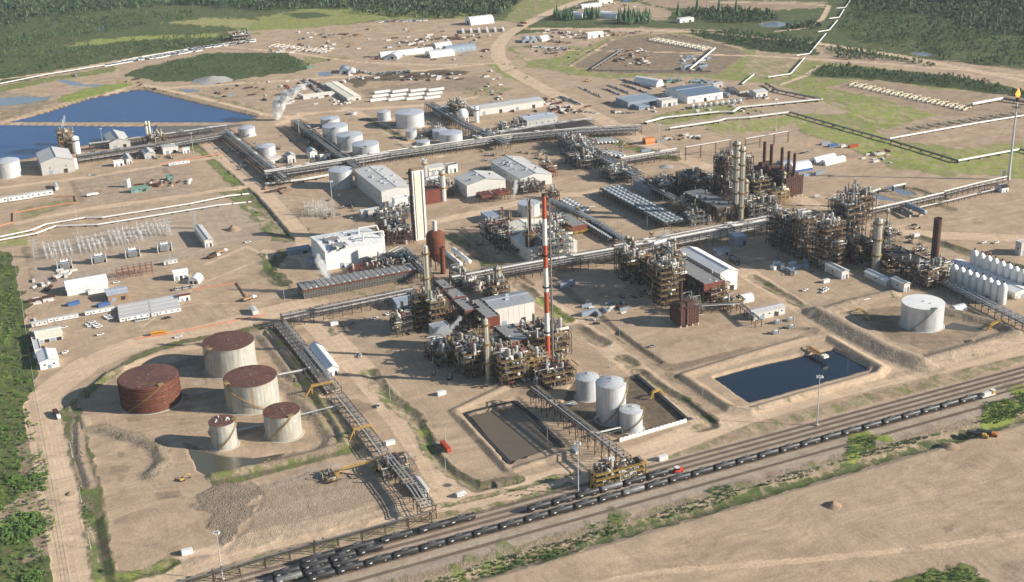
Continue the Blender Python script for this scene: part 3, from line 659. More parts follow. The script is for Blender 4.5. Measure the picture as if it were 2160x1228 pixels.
# ---------------- builders ----------------
rnd=random.Random(5)
UXD=(1.,0.);UYD=(0.,1.)
def frame_from(cx,cy,ty,xA,xB,rot=0.,h=None,z0=0.):
    """near corner on the ground, height, extent along the two grid directions"""
    c,s=math.cos(R_(rot)),math.sin(R_(rot));g=G(cx,cy,z0)
    if h is None: h=hgt(cx,cy,ty)
    a=(c,s);b=(-s,c)
    LA=ext(g,h+z0,a,xA) if xA>3 or xA<0 else xA; LB=ext(g,h+z0,b,xB)
    return g,h,LA,LB
def building(name,label,cat,cx,cy,ty,xA,xB,roof='gableA',rise=.12,wall='clad',rf='roofl',rot=0,extras='',group=None,over=.6,LA=None,LB=None,h=None,nd_=2,nw=0,big=True):
    g,h,la,lb=frame_from(cx,cy,ty,xA,xB,rot,h);LA=LA or la;LB=LB or lb
    t=thing(name,label,cat,g[0],g[1],zat(*g)-.05,R_(rot),group)
    wm=MB().box(LA/2,LB/2,0,LA,LB,h)
    if LA*LB>150:
        for i in range(1,int(LA/4.5)): wm.box(i*4.5,-.05,.3,.22,.1,h-.4)
        for i in range(1,int(LB/4.5)): wm.box(-.05,i*4.5,.3,.1,.22,h-.4)
        wm.box(LA/2,-.08,h-.45,LA+.2,.16,.28).box(-.08,LB/2,h-.45,.16,LB,.28)
    wm.build('wall',wall,t)
    r=MB();o=over;th=.35
    if roof=='flat':
        r.box(LA/2,LB/2,h,LA+.3,LB+.3,.3);par=MB()
        for x,y,sx,sy in ((LA/2,0,LA+.5,.4),(LA/2,LB,LA+.5,.4),(0,LB/2,.4,LB-.4),(LA,LB/2,.4,LB-.4)): par.box(x,y,h+.3,sx,sy,.5)
        rr=r.build('roof',rf,t);par.build('parapet',wall,rr)
    elif roof[:5]=='gable':
        W=LB if roof[5]=='A' else LA;Ln_=LA if roof[5]=='A' else LB;rz=rise*W
        pr=[(-o,h-rise*o*2+.02),(W/2,h+rz),(W+o,h-rise*o*2+.02),(W+o,h-rise*o*2+th),(W/2,h+rz+th),(-o,h-rise*o*2+th)]
        gb=[(0,h),(W,h),(W/2,h+rz)]
        if LA*LB>150:
            for i in range(1,int(Ln_/4)):
                for u in (0,W): r.tube((i*4.,u,h+th+.02),(i*4.,W/2,h+rz+th+.02),.09,4)
        if roof[5]=='A': r.extr(pr,-o,Ln_+o);ge=MB().extr(gb,0.02,Ln_-.02)
        else:
            r.extr(pr,-o,Ln_+o);ge=MB().extr(gb,.02,Ln_-.02)
            for q in (r,ge): q.v=[(y,x,z) for x,y,z in q.v]
        rr=r.build('roof',rf,t);ge.build('gable',wall,t)
        rdg=MB()
        if roof[5]=='A': rdg.box(LA/2,W/2,h+rz+th-.05,LA+1,.8,.3)
        else: rdg.box(W/2,LB/2,h+rz+th-.05,.8,LB+1,.3)
        rdg.build('ridge_cap','galvroof',rr)
    elif roof=='arch':
        W=LB;pr=[];
        for i in range(13): a=math.pi*i/12;pr.append((W/2-W/2*math.cos(a),h*.0+max(.1,(h+rise*W)*math.sin(a)**.8)))
        rr=None
    if roof!='arch':
        for i in range(nd_):
            x=LA*(i+.6)/(nd_+.2);d=MB();w_=min(4,LA*.2);hh=min(4.5,h*.55);d.box(x,-.06,.02,w_,.12,hh);d.build('door','steeld' if i%2 else 'bluegrey',t)
        for i in range(nw): MB().box(LA*(i+.5)/nw,-.05,h*.5,min(1.6,LA/nw*.5),.1,1.1).build('window','glass',t)
        for i in range(max(1,int(LB/14))): MB().box(-.05,LB*(i+.5)/max(1,int(LB/14)),h*.45,.1,1.4,1.4).build('louvre','dark',t)
        MB().box(-.12,LB/2,.0,.2,LB-.3,.5).build('plinth','conc',t)
    if 'v' in extras:
        for i in range(int(extras[extras.index('v')+1])*2):
            x=LA*(.15+.7*rnd.random());y=LB*(.12+.76*rnd.random());W=LB if roof=='gableA' else LA;q=y if roof=='gableA' else x
            zz=h+.3+(rise*W*(1-abs(q-W/2)/(W/2)) if roof[:5]=='gable' else 0)
            m=MB()
            if rnd.random()<.6: m.cyl(x,y,zz-.6,.7,1.6,8);m.cyl(x,y,zz+1,1.1,.4,8)
            else: m.box(x,y,zz-.6,2.6,1.8,1.9)
            m.build('roof_vent','galvroof' if rnd.random()<.7 else 'dark',rr)
    return t,g,h,LA,LB
def tank(label,cx,yb,w,ytf,side='galv',top='galvroof',cone=.09,bands=0,name='storage_tank',stair=None,ribs=0,manh=0,group=None,scol='steelg',cat='storage tank'):
    F_=G(cx,yb);s=pxm(cx,yb);r=w/2*s*.985;d=math.hypot(*F_);x=F_[0]*(1+r/d);y=F_[1]*(1+r/d)
    h=hgt(cx,yb,ytf);n=48;t=thing(name,label,cat,x,y,min(0,zat(x,y))-.1,0,group)
    b=MB().lathe(0,0,[(r,0),(r,h)],n);b.f.pop() if False else 0
    b.build('shell',side,t)
    rf=MB().lathe(0,0,[(r+.12,h-.05),(r+.12,h+.12),(r*.66,h+.12+cone*r*.55),(.3,h+.12+cone*r)],n);ro=rf.build('roof',top,t)
    MB().lathe(0,0,[(r+.03,h-.5),(r+.28,h-.45),(r+.28,h-.15),(r+.03,h-.1)],n).build('wind_girder',side,t)
    MB().lathe(0,0,[(r+1.6,-.2),(r+1.3,.35),(r+.1,.35)],n).build('ring_foundation','conc',t)
    if bands:
        for k in range(bands):
            z=h*(k+.6)/bands;MB().lathe(0,0,[(r,z-.3),(r+.75,z-.2),(r+.75,z+.2),(r,z+.3)],n).build('band','rusty' if k%3 else side,t)
    if ribs:
        m=MB()
        for k in range(ribs): a=2*math.pi*k/ribs;m.tube((0,0,h+.3+cone*r),((r)*math.cos(a),r*math.sin(a),h+.25),.16,4)
        m.build('roof_ribs','galv',ro)
    m=MB().cyl(0,0,h+cone*r-.2,.5,1.0,8);m.build('vent','steelg',ro)
    for k in range(manh or 1):
        a=rnd.random()*6.28;q=r*(.3+.4*rnd.random());MB().cyl(q*math.cos(a),q*math.sin(a),h+cone*(r-q)-.1,.5,.8 if not manh else 1.1,8).build('roof_nozzle','vwhite' if manh else 'steelg',ro)
    if stair:
        a0,a1,col=stair;st=MB();ra=MB();N=22
        for i in range(N):
            u0,u1=i/N,(i+1)/N;b0,b1=R_(a0+(a1-a0)*u0),R_(a0+(a1-a0)*u1)
            for rr_ in (r+.25,r+1.2):
                p=(rr_*math.cos(b0),rr_*math.sin(b0),h*u0);q=(rr_*math.cos(b1),rr_*math.sin(b1),h*u1);st.tube(p,q,.15,4)
                if rr_>r+1: ra.tube((p[0],p[1],p[2]+1.1),(q[0],q[1],q[2]+1.1),.07,4);ra.tube(p,(p[0],p[1],p[2]+1.1),.06,4)
            st.box((r+.7)*math.cos(b0),(r+.7)*math.sin(b0),h*u0,1.0,.6,.1,b0)
        so_=st.build('staircase',col,t);ra.build('handrail',col,so_)
        b1=R_(a1);pf=MB().box((r-.3)*math.cos(b1),(r-.3)*math.sin(b1),h+.5,3.4,3.8,.2,b1);pl=pf.build('platform',col,t)
        rl=MB()
        for dx,dy,sx,sy in ((0,1.8,3.4,.08),(0,-1.8,3.4,.08),(1.6,0,.08,3.8)):
            for z in (.6,1.15): rl.box((r-.3)*math.cos(b1)+dx*math.cos(b1)-dy*math.sin(b1),(r-.3)*math.sin(b1)+dx*math.sin(b1)+dy*math.cos(b1),h+.6+z,sx,sy,.08,b1)
        rl.build('handrail',col,pl)
    return t,x,y,r,h
def cage(m,r,z,w=1.3,n=14):
    m.lathe(0,0,[(r,z),(r+w,z),(r+w,z+.15),(r,z+.15)],n,sm=False)
def column(label,bx,by,ty,w,col='vessel',name='process_column',plat=4,pc='yellow',head='dome',cat='process column',group=None,z0=0,skirt=True,w1=None):
    g=G(bx,by,z0);h=hgt(bx,by,ty) if z0==0 else None
    if h is None:
        lo,hi=0,300
        for _ in range(26):
            m_=(lo+hi)/2
            if P(g[0],g[1],z0+m_)[1]>ty: lo=m_
            else: hi=m_
        h=lo
    r=w/2*pxm(bx,by,z0);r1=(w1/2*pxm(bx,by)) if w1 else r
    t=thing(name,label,cat,g[0],g[1],zat(*g)-.1+z0,0,group)
    pr=[(r,0),(r,h*.45),(r1,h*.5),(r1,h-r1*.5)]
    if head=='dome': pr+=[(r1*.85,h-r1*.2),(r1*.5,h),(.02,h+.1)]
    elif head=='open': pr+=[(r1+.15,h-.6),(r1+.15,h),(r1-.2,h),(r1-.2,h-1)]
    MB().lathe(0,0,pr,16).build('shell',col,t)
    if head=='open': MB().cyl(0,0,h-1.5,r1*.92,.3,12).build('flue','dark',t)
    for k in range(plat):
        z=h*(k+1)/(plat+.35);rr=r if z<h*.47 else r1;a=rnd.random()*6
        m=MB();cage(m,rr+.02,z,1.2);p=m.build('platform',pc,t)
        rl=MB()
        for zz in (.6,1.15): rl.lathe(0,0,[(rr+1.15,z+zz),(rr+1.2,z+zz+.09)],14,sm=False)
        for i in range(14): b=i*2*math.pi/14;rl.tube(((rr+1.17)*math.cos(b),(rr+1.17)*math.sin(b),z),((rr+1.17)*math.cos(b),(rr+1.17)*math.sin(b),z+1.2),.05,3)
        rl.build('handrail',pc,p)
    if plat:
        for k in range(2):
            b=R_(-60-90*k+rnd.random()*30);rr=max(r,r1)+.55;l=MB()
            l.path([(rr*math.cos(b),rr*math.sin(b),h*(.05+.1*k)),(rr*math.cos(b),rr*math.sin(b),h-1),(0,0,h+.6)] if k else [(rr*math.cos(b),rr*math.sin(b),0),(rr*math.cos(b),rr*math.sin(b),h*.97)],.32 if k else .2,6);l.build('riser_pipe' if k else 'ladder','pipe' if k else pc,t)
    elif h>15:
        b=R_(-50);l=MB()
        for o_ in (-.25,.25): l.tube((r*1.02+.3,o_,1),(r1+.3,o_,h-.5),.07,3)
        l.build('ladder','steel',t)
    return t,g,h
def hvessel(m_or_none,L,r,t,mt='pipe',saddle=True,name='drum'):
    MB().capsule((-L/2,0,r+1.2),(L/2,0,r+1.2),r).build(name,mt,t)
    if saddle:
        for s in (-.3,.3): MB().box(L*s,0,0,.8,r*1.7,1.5).build('saddle','conc',t)
def rack(label,pts,wid,h,levels=2,npipe=5,step=7.5,col='steel',pipem='pipe',name='pipe_rack',pr=.32,dense=1,top=None,cat='pipe rack',brace=True,group=None,tray=True,world=False,base=0.,bentcap=100):
    W=[p if world else G(*p) for p in pts];x0,y0=W[0];t=thing(name,label,cat,x0,y0,0,0,group)
    tot=sum(math.hypot(b[0]-a[0],b[1]-a[1]) for a,b in zip(W,W[1:]));step=max(step,tot/90)
    lv=[h-(levels-1-k)*2.6 for k in range(levels)]
    bent=MB()
    for s in (-1,1): bent.box(0,s*wid/2,-.3,.42,.42,h+.5)
    for z in lv: bent.box(0,0,z-.35,.36,wid,.4)
    if brace and h>7: bent.tube((0,-wid/2,0.3),(0,wid/2,lv[0]-.4),.12,4)
    bm=bent.mesh('frame',col)
    rr=random.Random(len(label)*7+int(x0));
    lay=[]
    for z in lv:
        y=-wid/2+.7
        while y<wid/2-.5:
            r=pr*(.45+rr.random()*1.1)
            if rr.random()<dense*.85: lay.append((y+r,z+r+.05,r,'pipe' if rr.random()<.5 else ('pipew' if rr.random()<.2 else 'pipeg')))
            y+=2*r+.25+(.4*rr.random())
    if npipe is not None and len(lay)>npipe*levels: rr.shuffle(lay);lay=lay[:npipe*levels]
    if top: 
        for yy,r,mm in top: lay.append((yy,h+r+.1,r,mm))
    pm=[MB() for _ in lay];side=MB()
    for a,b in zip(W,W[1:]):
        dx,dy=b[0]-a[0],b[1]-a[1];L=math.hypot(dx,dy);dx/=L;dy/=L;an=math.atan2(dy,dx);n=max(1,round(L/step))
        for i in range(n+(1 if b is W[-1] else 0)):
            o=bpy.data.objects.new('frame',bm);C.objects.link(o);o.parent=t;q=L*i/n;px_,py_=a[0]+dx*q-x0,a[1]+dy*q-y0
            o.location=(px_,py_,base);o.rotation_euler=(0,0,an)
        for k,(y,z,r,mm) in enumerate(lay):
            pm[k].tube((a[0]-x0-dy*y,a[1]-y0+dx*y,z),(b[0]-x0-dy*y,b[1]-y0+dx*y,z),r,7)
            if r>.28 and L>50:                 # expansion loops lift off the rack now and then
                for q in np.arange(28+17*(k%4),L-20,70):
                    c=lambda s,yy,zz:(a[0]-x0+dx*s-dy*yy,a[1]-y0+dy*s+dx*yy,zz)
                    if z>h-.5: pm[k].path([c(q,y,z),c(q,y,z+1.8),c(q,y-2.2,z+1.8),c(q+5,y-2.2,z+1.8),c(q+5,y,z+1.8),c(q+5,y,z)],r*.9,6)
        for s in (-1,1):
            for z in lv: side.tube((a[0]-x0-dy*wid/2*s,a[1]-y0+dx*wid/2*s,z-.15),(b[0]-x0-dy*wid/2*s,b[1]-y0+dx*wid/2*s,z-.15),.17,4)
            if brace:
                for i in range(0,n,2):
                    q0,q1=L*i/n,L*(i+1)/n;c=lambda q,z:(a[0]-x0+dx*q-dy*wid/2*s,a[1]-y0+dy*q+dx*wid/2*s,z)
                    side.tube(c(q0,.3),c(q1,lv[0]-.3),.10,4);side.tube(c(q1,.3),c(q0,lv[0]-.3),.10,4)
    side.build('side_beam',col,t)
    for k,l in enumerate(lay): pm[k].build('pipe',l[3],t)
    return t
def modfill(t,LA,LB,h,seed,cols,n=1.):
    """vessels, exchangers, risers and looping lines that fill a process structure (as its parts)"""
    r_=random.Random(seed);N=int(n*LA*LB*h/95)+6
    for i in range(min(150,N)):
        x,y=r_.uniform(1,max(1.1,LA-1)),r_.uniform(1,max(1.1,LB-1));z=r_.choice((0,.3,.55,.8,1.,1.,1.))*h*.97;k=r_.random();m=MB()
        if k<.25:
            L=r_.uniform(2.5,7);r=r_.uniform(.5,1.3);d=r_.random()<.5
            m.capsule((x-L/2*d,y-L/2*(not d),z+r),(x+L/2*d,y+L/2*(not d),z+r),r,10,2);m.build('exchanger',r_.choice(('pipe','vessel','pipeg','steelg','cream','steel')),t)
        elif k<.40:
            r=r_.uniform(.5,1.5);hh=r_.uniform(3,8);m.lathe(x,y,[(r,z),(r,z+hh),(r*.6,z+hh+r*.4),(.02,z+hh+r*.5)],10);m.build('drum',r_.choice(('vessel','pipe','pipeg')),t)
        elif k<.85:
            pts=[(x,y,z)];ax=r_.randint(0,2)
            for s in range(r_.randint(3,6)):
                p=list(pts[-1]);ax=(ax+r_.choice((1,2)))%3;p[ax]+=r_.uniform(2,7)*r_.choice((-1,1));p[0]=min(max(p[0],-2),LA+2);p[1]=min(max(p[1],-2),LB+2);p[2]=min(max(p[2],.4),h+3);pts.append(tuple(p))
            m.path(pts,r_.uniform(.14,.5),6);m.build('pipe',r_.choice(('pipe','pipe','pipeg','vessel','stackbrown','pipew','yellow','redwall')),t)
        else:
            m.box(x,y,z,r_.uniform(1,3),r_.uniform(1,3),r_.uniform(1,3));m.build('cabinet',r_.choice(cols),t)
def module(label,cx,cy,ty,xA,xB,lev=4,fr='steel',deck='yellow',fill=1.,rot=0,name='process_structure',cat='process structure',LA=None,LB=None,h=None,seed=None,group=None,bay=4.2):
    g,h,la,lb=frame_from(cx,cy,ty,xA,xB,rot,h);LA=LA or la;LB=LB or lb
    t=thing(name,label,cat,g[0],g[1],zat(*g)-.05,R_(rot),group);na=max(1,round(LA/bay));nb=max(1,round(LB/bay))
    po=MB()
    for i in range(na+1):
        for j in range(nb+1):
            if i in (0,na) or j in (0,nb) or (i+j)%2==0: po.box(LA*i/na,LB*j/nb,-.2,.45,.45,h*(1 if (i*7+j*3)%5 else .8)+.4)
    rr=random.Random(seed or int(cx*3+cy))
    for k in range(1,lev+1):
        z=h*k/lev;bm=MB()
        for i in range(na+1): po.box(LA*i/na,LB/2,z-.35,.3,LB,.33)
        for j in range(nb+1): po.box(LA/2,LB*j/nb,z-.38,LA,.28,.33)
        dk=bm
        for i in range(na):
            for j in range(nb):
                if rr.random()<(.3 if k==lev else .6): dk.box(LA*(i+.5)/na,LB*(j+.5)/nb,z,LA/na,LB/nb,.12)
        for j in range(nb): bm.box(LA/2,LB*(j+.5)/nb,z-.1,LA,.3,.1)
        bm.box(LA/2,-.1,z,LA,.2,.12).box(-.1,LB/2,z,.2,LB,.12);d=bm.build('floor',fr,t)
        rl=MB()
        for zz in (.55,1.1):
            rl.box(LA/2,-.2,z+zz,LA,.1,.1);rl.box(LA/2,LB+.2,z+zz,LA,.1,.1);rl.box(-.2,LB/2,z+zz,.1,LB,.1);rl.box(LA+.2,LB/2,z+zz,.1,LB,.1)
        for i in range(int(LA/2)+1): rl.box(i*2,-.2,z,.1,.1,1.2)
        for j in range(int(LB/2)+1): rl.box(-.2,j*2,z,.1,.1,1.2)
        rl.box(LA/2,-.35,z-.25,LA+.4,.12,.3);rl.box(-.35,LB/2,z-.25,.12,LB+.2,.3)
        rl.build('handrail',deck,d)
    br=po
    for k in range(lev):
        z0,z1=h*k/lev,h*(k+1)/lev
        for i in range(0,na,2): br.tube((LA*i/na,-.05,z0),(LA*(i+1)/na,-.05,z1),.13,4)
        for j in range(0,nb,2): br.tube((-.05,LB*j/nb,z0),(-.05,LB*(j+1)/nb,z1),.13,4)
    po.build('frame',fr,t)
    st=MB()
    for k in range(lev):
        z0,z1=h*k/lev,h*(k+1)/lev;s=1 if k%2 else -1;m=min(LB*.4,3)
        st.tube((LA+1.2,LB/2-m*s,z0+.1),(LA+1.2,LB/2+m*s,z1),.28,4);st.box(LA+1.2,LB/2+m*s,z1,2.2,1.5,.15)
    st.build('staircase',deck,t)
    if lev>=5:
        for k in range(max(2,int(LB/8))):
            r=min(2.6,LA*.2);x=LA*(.35+.3*(k%2));y=LB*(k+.5)/max(2,int(LB/8));hh=h*rr.uniform(.7,1.06)
            MB().lathe(x,y,[(r*.5,h*.12),(r,h*.2),(r,hh-r),(r*.7,hh-.3*r),(.05,hh)],14).build('drum',rr.choice(('vessel','steeld','steeld','pipeg')),t)
    modfill(t,LA,LB,h,(seed or int(cx+cy*5)),(fr,'steelg','redwall','cladw'),fill)
    return t,g,h,LA,LB
def aircooler(label,cx,cy,ty,xA,xB,wall='redwall',pan='panel',panels=6,along='B',leg=.55,fans='dark',rail='steel',name='air_cooler',h=None,hw=2.4,LA=None,LB=None,ztop=None,cat='air cooler',fanshine=0,fill=.5,group=None,open_=True):
    if ztop is not None: # corner sighted on the upper edge
        g=G(cx,cy,ztop);h=ztop;la=ext(g,h,XD,xA);lb=ext(g,h,YD,xB)
    else: g,h,la,lb=frame_from(cx,cy,ty,xA,xB,0,h)
    LA=LA or la;LB=LB or lb;t=thing(name,label,cat,g[0],g[1],zat(*g)-.05,0,group);z=h-hw
    MB().box(LA/2,0,z,LA,.25,hw).build('end_wall',wall,t);wl=MB();q=min(hw,2.2)
    for x,y,sx,sy in ((LA/2,LB,LA,.25),(0,LB/2,.25,LB-.25),(LA,LB/2,.25,LB-.25)): wl.box(x,y,h-q,sx,sy,q)
    wl.build('side_wall','steel' if wall=='redwall' else wall,t);MB().box(LA/2,LB/2,h-.9,LA-.3,LB-.3,.3).build('plenum',fans,t)
    L=LB if along=='B' else LA;Wd=LA if along=='B' else LB
    for i in range(panels):
        m=MB();c=L*(i+.5)/panels;w=L/panels*.86
        if along=='B': m.box(LA/2,c,h-.2,LA-.5,w,.28)
        else: m.box(c,LB/2,h-.2,w,LB-.5,.28)
        m.build('bundle',pan,t)
        for s in (.4,Wd-.4):
            hd=MB();hd.box(s,c,h+.08,.5,w*.9,.5) if along=='B' else hd.box(c,s,h+.08,w*.9,.5,.5)
            hd.build('header_box',rail,t)
    po=MB();n1=max(1,round(LA/6));n2=max(1,round(LB/6))
    for i in range(n1+1):
        for j in range(n2+1): po.box(LA*i/n1,LB*j/n2,-.1,.4,.4,z+.1)
    
    for j in range(n2+1): po.box(LA/2,LB*j/n2,z*.55,LA,.25,.3)
    for s_ in (0,LA): po.box(s_,LB/2,z*.8,.25,LB,.3)
    po.build('support_frame',rail,t)
    rl=MB()
    for zz in (-.4,.7): rl.box(LA/2,-.9,z+zz,LA+1.6,.1,.12);rl.box(-.9,LB/2,z+zz,.1,LB+1.6,.12)
    rl.box(LA/2,-.6,z-.5,LA+1,1.,.12);rl.box(-.6,LB/2,z-.5,1.,LB,.12);rl.build('walkway','yellow' if rail=='yellow' else rail,t)
    if fill: modfill(t,LA,LB,z*.9,int(cx*7+cy),(rail,'steelg'),fill)
    return t,g,h,LA,LB
def fanbank(label,cx,cy,ty,xA,xB,rows,cols,leg='steeld',col='fanpan'):
    g,h,LA,LB=frame_from(cx,cy,ty,xA,xB);t=thing('fan_bank',label,'air cooler bank',g[0],g[1],0);z=h-2
    MB().box(LA/2,LB/2,z,LA,LB,1.2).build('plenum','steeld',t)
    po=MB();n2=max(2,round(LB/8))
    for i in range(4):
        for j in range(n2+1): po.box(LA*i/3,LB*j/n2,-.1,.35,.35,z)
        po.box(LA*i/3,LB/2,z-.5,.25,LB,.3)
    for j in range(n2+1): po.box(LA/2,LB*j/n2,z*.5,LA,.25,.3)
    po.build('support_frame',leg,t);ring=MB()
    rx=LA/rows/2*.86;ry=LB/cols/2*.86;r=min(rx,ry)
    f=MB().lathe(0,0,[(r*1.1,0),(r,.9),(r*.93,.9),(r*.93,.2)],10,sm=False);cm=f.mesh('fan_ring',col)
    hb=MB().lathe(0,0,[(r*.28,0),(r*.28,.7)],6)
    for k in range(5): a=k*1.2566;hb.box(r*.5*math.cos(a),r*.5*math.sin(a),.45,r*.85,r*.3,.08,a)
    hm=hb.mesh('fan','galv')
    for i in range(rows):
        for j in range(cols):
            o=bpy.data.objects.new('fan_ring',cm);C.objects.link(o);o.parent=t;o.location=(LA*(i+.5)/rows,LB*(j+.5)/cols,z+1.2)
            q=bpy.data.objects.new('fan',hm);C.objects.link(q);q.parent=o;q.rotation_euler=(0,0,i*1.3+j*.7)
    rl=MB()
    for zz in (.3,.9): rl.box(LA/2,-.8,z+zz,LA+1,.1,.1);rl.box(-.8,LB/2,z+zz,.1,LB+1,.1);rl.box(LA+.8,LB/2,z+zz,.1,LB+1,.1)
    rl.box(-.6,LB/2,z-.2,1.,LB,.15);rl.build('walkway','steelg',t)
    return t
def quonset(label,cx,cy,w,l,h,rot=0,mt='vwhite',cat='fabric shelter',name='fabric_shelter',group=None,base=None,doors=1,world=False,vert=0.):
    g=(cx,cy) if world else G(cx,cy);t=thing(name,label,cat,g[0],g[1],zat(*g),R_(rot),group);pr=[];N=12
    for i in range(N+1):
        a=math.pi*i/N;pr.append((-w/2*math.cos(a),(vert+(h-vert)*math.sin(a)**.85 if 0<i<N else vert)))
    if vert: pr=[(-w/2,0)]+pr+[(w/2,0)]
    MB().extr(pr,-l/2,l/2).build('cover',mt,t)
    if base:MB().extr([(-w/2-.1,0),(-w/2-.1,h*.3),(-w/2*.93,h*.3+.1),(w/2*.93,h*.3+.1),(w/2+.1,h*.3),(w/2+.1,0)],-l/2-.05,l/2+.05).build('skirt',base,t)
    for k in range(doors): MB().box(-l/2-.06,(k-(doors-1)/2)*w*.4,.02,.12,w*.22,h*.45).build('door','dark',t)
    rb=MB()
    for k in range(7):
        x=-l/2+l*k/6
        for (y0,z0),(y1,z1) in zip(pr,pr[1:]): rb.tube((x,y0*1.01,z0*1.01),(x,y1*1.01,z1*1.01),.09,3,False)
    rb.build('rib',mt,t);return t
# ---- small repeatable things ----
def p_pickup(mt='vwhite'):
    def f():
        t=thing('pickup_truck','white pickup truck','pickup truck')
        MB().extr([(-.95,.45),(-.95,1.0),(.95,1.0),(.95,.45)],-2.8,2.8).extr([(-.9,1.0),(-.8,1.15),(.8,1.15),(.9,1.0)],1.2,2.75).box(-1.75,-.88,1.,2.1,.12,.4).box(-1.75,.88,1.,2.1,.12,.4).box(-2.75,0,1.,.1,1.8,.4).build('body',mt,t)
        MB().extr([(-.88,1.0),(-.72,1.75),(.72,1.75),(.88,1.0)],-.6,1.15).build('cab_glass','glass',t)
        MB().box(.2,0,1.74,1.5,1.4,.1).build('cab_roof',mt,t);MB().box(-1.7,0,1.01,1.9,1.6,.05).build('bed','vdark',t)
        w=MB().tube((0,-.14,.4),(0,.14,.4),.4,10).mesh('wheel','tyre')
        for x in (-1.75,1.75):
            for y in (-.88,.88): o=bpy.data.objects.new('wheel',w);C.objects.link(o);o.parent=t;o.location=(x,y,0)
        return t
    return f
def p_van(mt='vwhite',L=5.6,h=2.3,nm='van'):
    def f():
        t=thing(nm,'white van','van')
        MB().extr([(-1,.4),(-1,1.2),(-.88,h),(.88,h),(1,1.2),(1,.4)],-L/2,L/2-.7).extr([(-1,.4),(-1,1.1),(1,1.1),(1,.4)],L/2-.7,L/2).build('body',mt,t)
        MB().box(0,-.97,1.25,L*.7,.1,.5).box(0,.97,1.25,L*.7,.1,.5).box(L/2-.68,0,1.2,.1,1.6,.7).build('window','glass',t)
        w=MB().tube((0,-.14,.4),(0,.14,.4),.4,10).mesh('wheel','tyre')
        for x in (-L/3,L/3):
            for y in (-.92,.92): o=bpy.data.objects.new('wheel',w);C.objects.link(o);o.parent=t;o.location=(x,y,0)
        return t
    return f
def p_lot(mt):                                   # distant parked car
    def f():
        t=thing('parked_car','parked car','car')
        MB().extr([(-.9,.3),(-.9,.95),(.9,.95),(.9,.3)],-2.5,2.5).build('body',mt,t)
        MB().extr([(-.85,.95),(-.7,1.6),(.7,1.6),(.85,.95)],-1.2,1.2).build('glasshouse','glass' if mt!='vdark' else 'vgrey',t)
        MB().box(0,0,1.6,1.9,1.3,.06).build('car_roof',mt,t)
        return t
    return f
def p_trailer(L=18,w=3.4,h=3.4,mt='vwhite',rf='roofl',nm='office_trailer',cat='trailer',win=5,lab='white office trailer'):
    def f():
        t=thing(nm,lab,cat)
        MB().box(0,0,.5,L,w,h-.5).build('wall',mt,t)
        MB().extr([(-w/2-.15,h),(0,h+.35),(w/2+.15,h)],-L/2-.1,L/2+.1).build('roof',rf,t)
        MB().box(0,0,.05,L*.94,w*.8,.45).build('undercarriage','dark',t)
        for i in range(win):
            for s in (-1,1): MB().box(-L/2+L*(i+.5)/win,s*(w/2+.02),1.7,1.1,.08,.8).build('window','glass',t)
        if win: MB().box(-L*.3,-w/2-.05,.6,.95,.1,2.1).build('door','vgrey',t)
        return t
    return f
def p_box(L=12,w=2.5,h=2.6,mt='vgrey',nm='shipping_container',cat='container'):
    def f():
        t=thing(nm,'container',cat);MB().box(0,0,.1,L,w,h).build('shell',mt,t)
        m=MB()
        for i in range(int(L/1.2)):
            for s in (-1,1): m.box(-L/2+.6+i*1.2,s*(w/2+.03),.3,.3,.08,h-.4)
        m.build('corrugation',mt,t);d=MB()
        for s in (-1,1): d.box(L/2+.04,s*w/4,.25,.08,w/2-.1,h-.25)
        d.build('door',mt,t);return t
    return f
def p_lamp(h=11,arm=True):
    def f():
        t=thing('street_lamp','curved arm lamp post','lamp post')
        MB().lathe(0,0,[(.16,0),(.10,h)],8).build('post','galv',t)
        pts=[(0,0,h)]+[(2.4*math.sin(a)*.9,0,h+.9*(math.sin(a))) for a in (.4,.8,1.2,1.5)]
        MB().path(pts,.09,5).build('arm','galv',t);MB().box(2.3,0,h+.8,.9,.35,.18).build('lamp_head','vwhite',t)
        MB().cyl(0,0,-.1,.4,.6,8).build('footing','conc',t);return t
    return f
def p_mast(h=34,r=.42,mt='galv'):
    def f():
        t=thing('light_mast','tall light mast','light mast')
        MB().lathe(0,0,[(r,0),(r*.45,h)],10).build('mast',mt,t);MB().cyl(0,0,-.1,1.1,1.2,10).build('footing','conc',t)
        hd=MB().lathe(0,0,[(1.5,h-.6),(1.6,h-.4),(1.5,h-.2)],12);o=hd.build('head_ring','steelg',t)
        for k in range(6): a=k*1.047;MB().box(1.7*math.cos(a),1.7*math.sin(a),h-.9,1.,.8,.8,a).build('floodlight','vwhite',o)
        return t
    return f
def p_tree_dummy(): pass
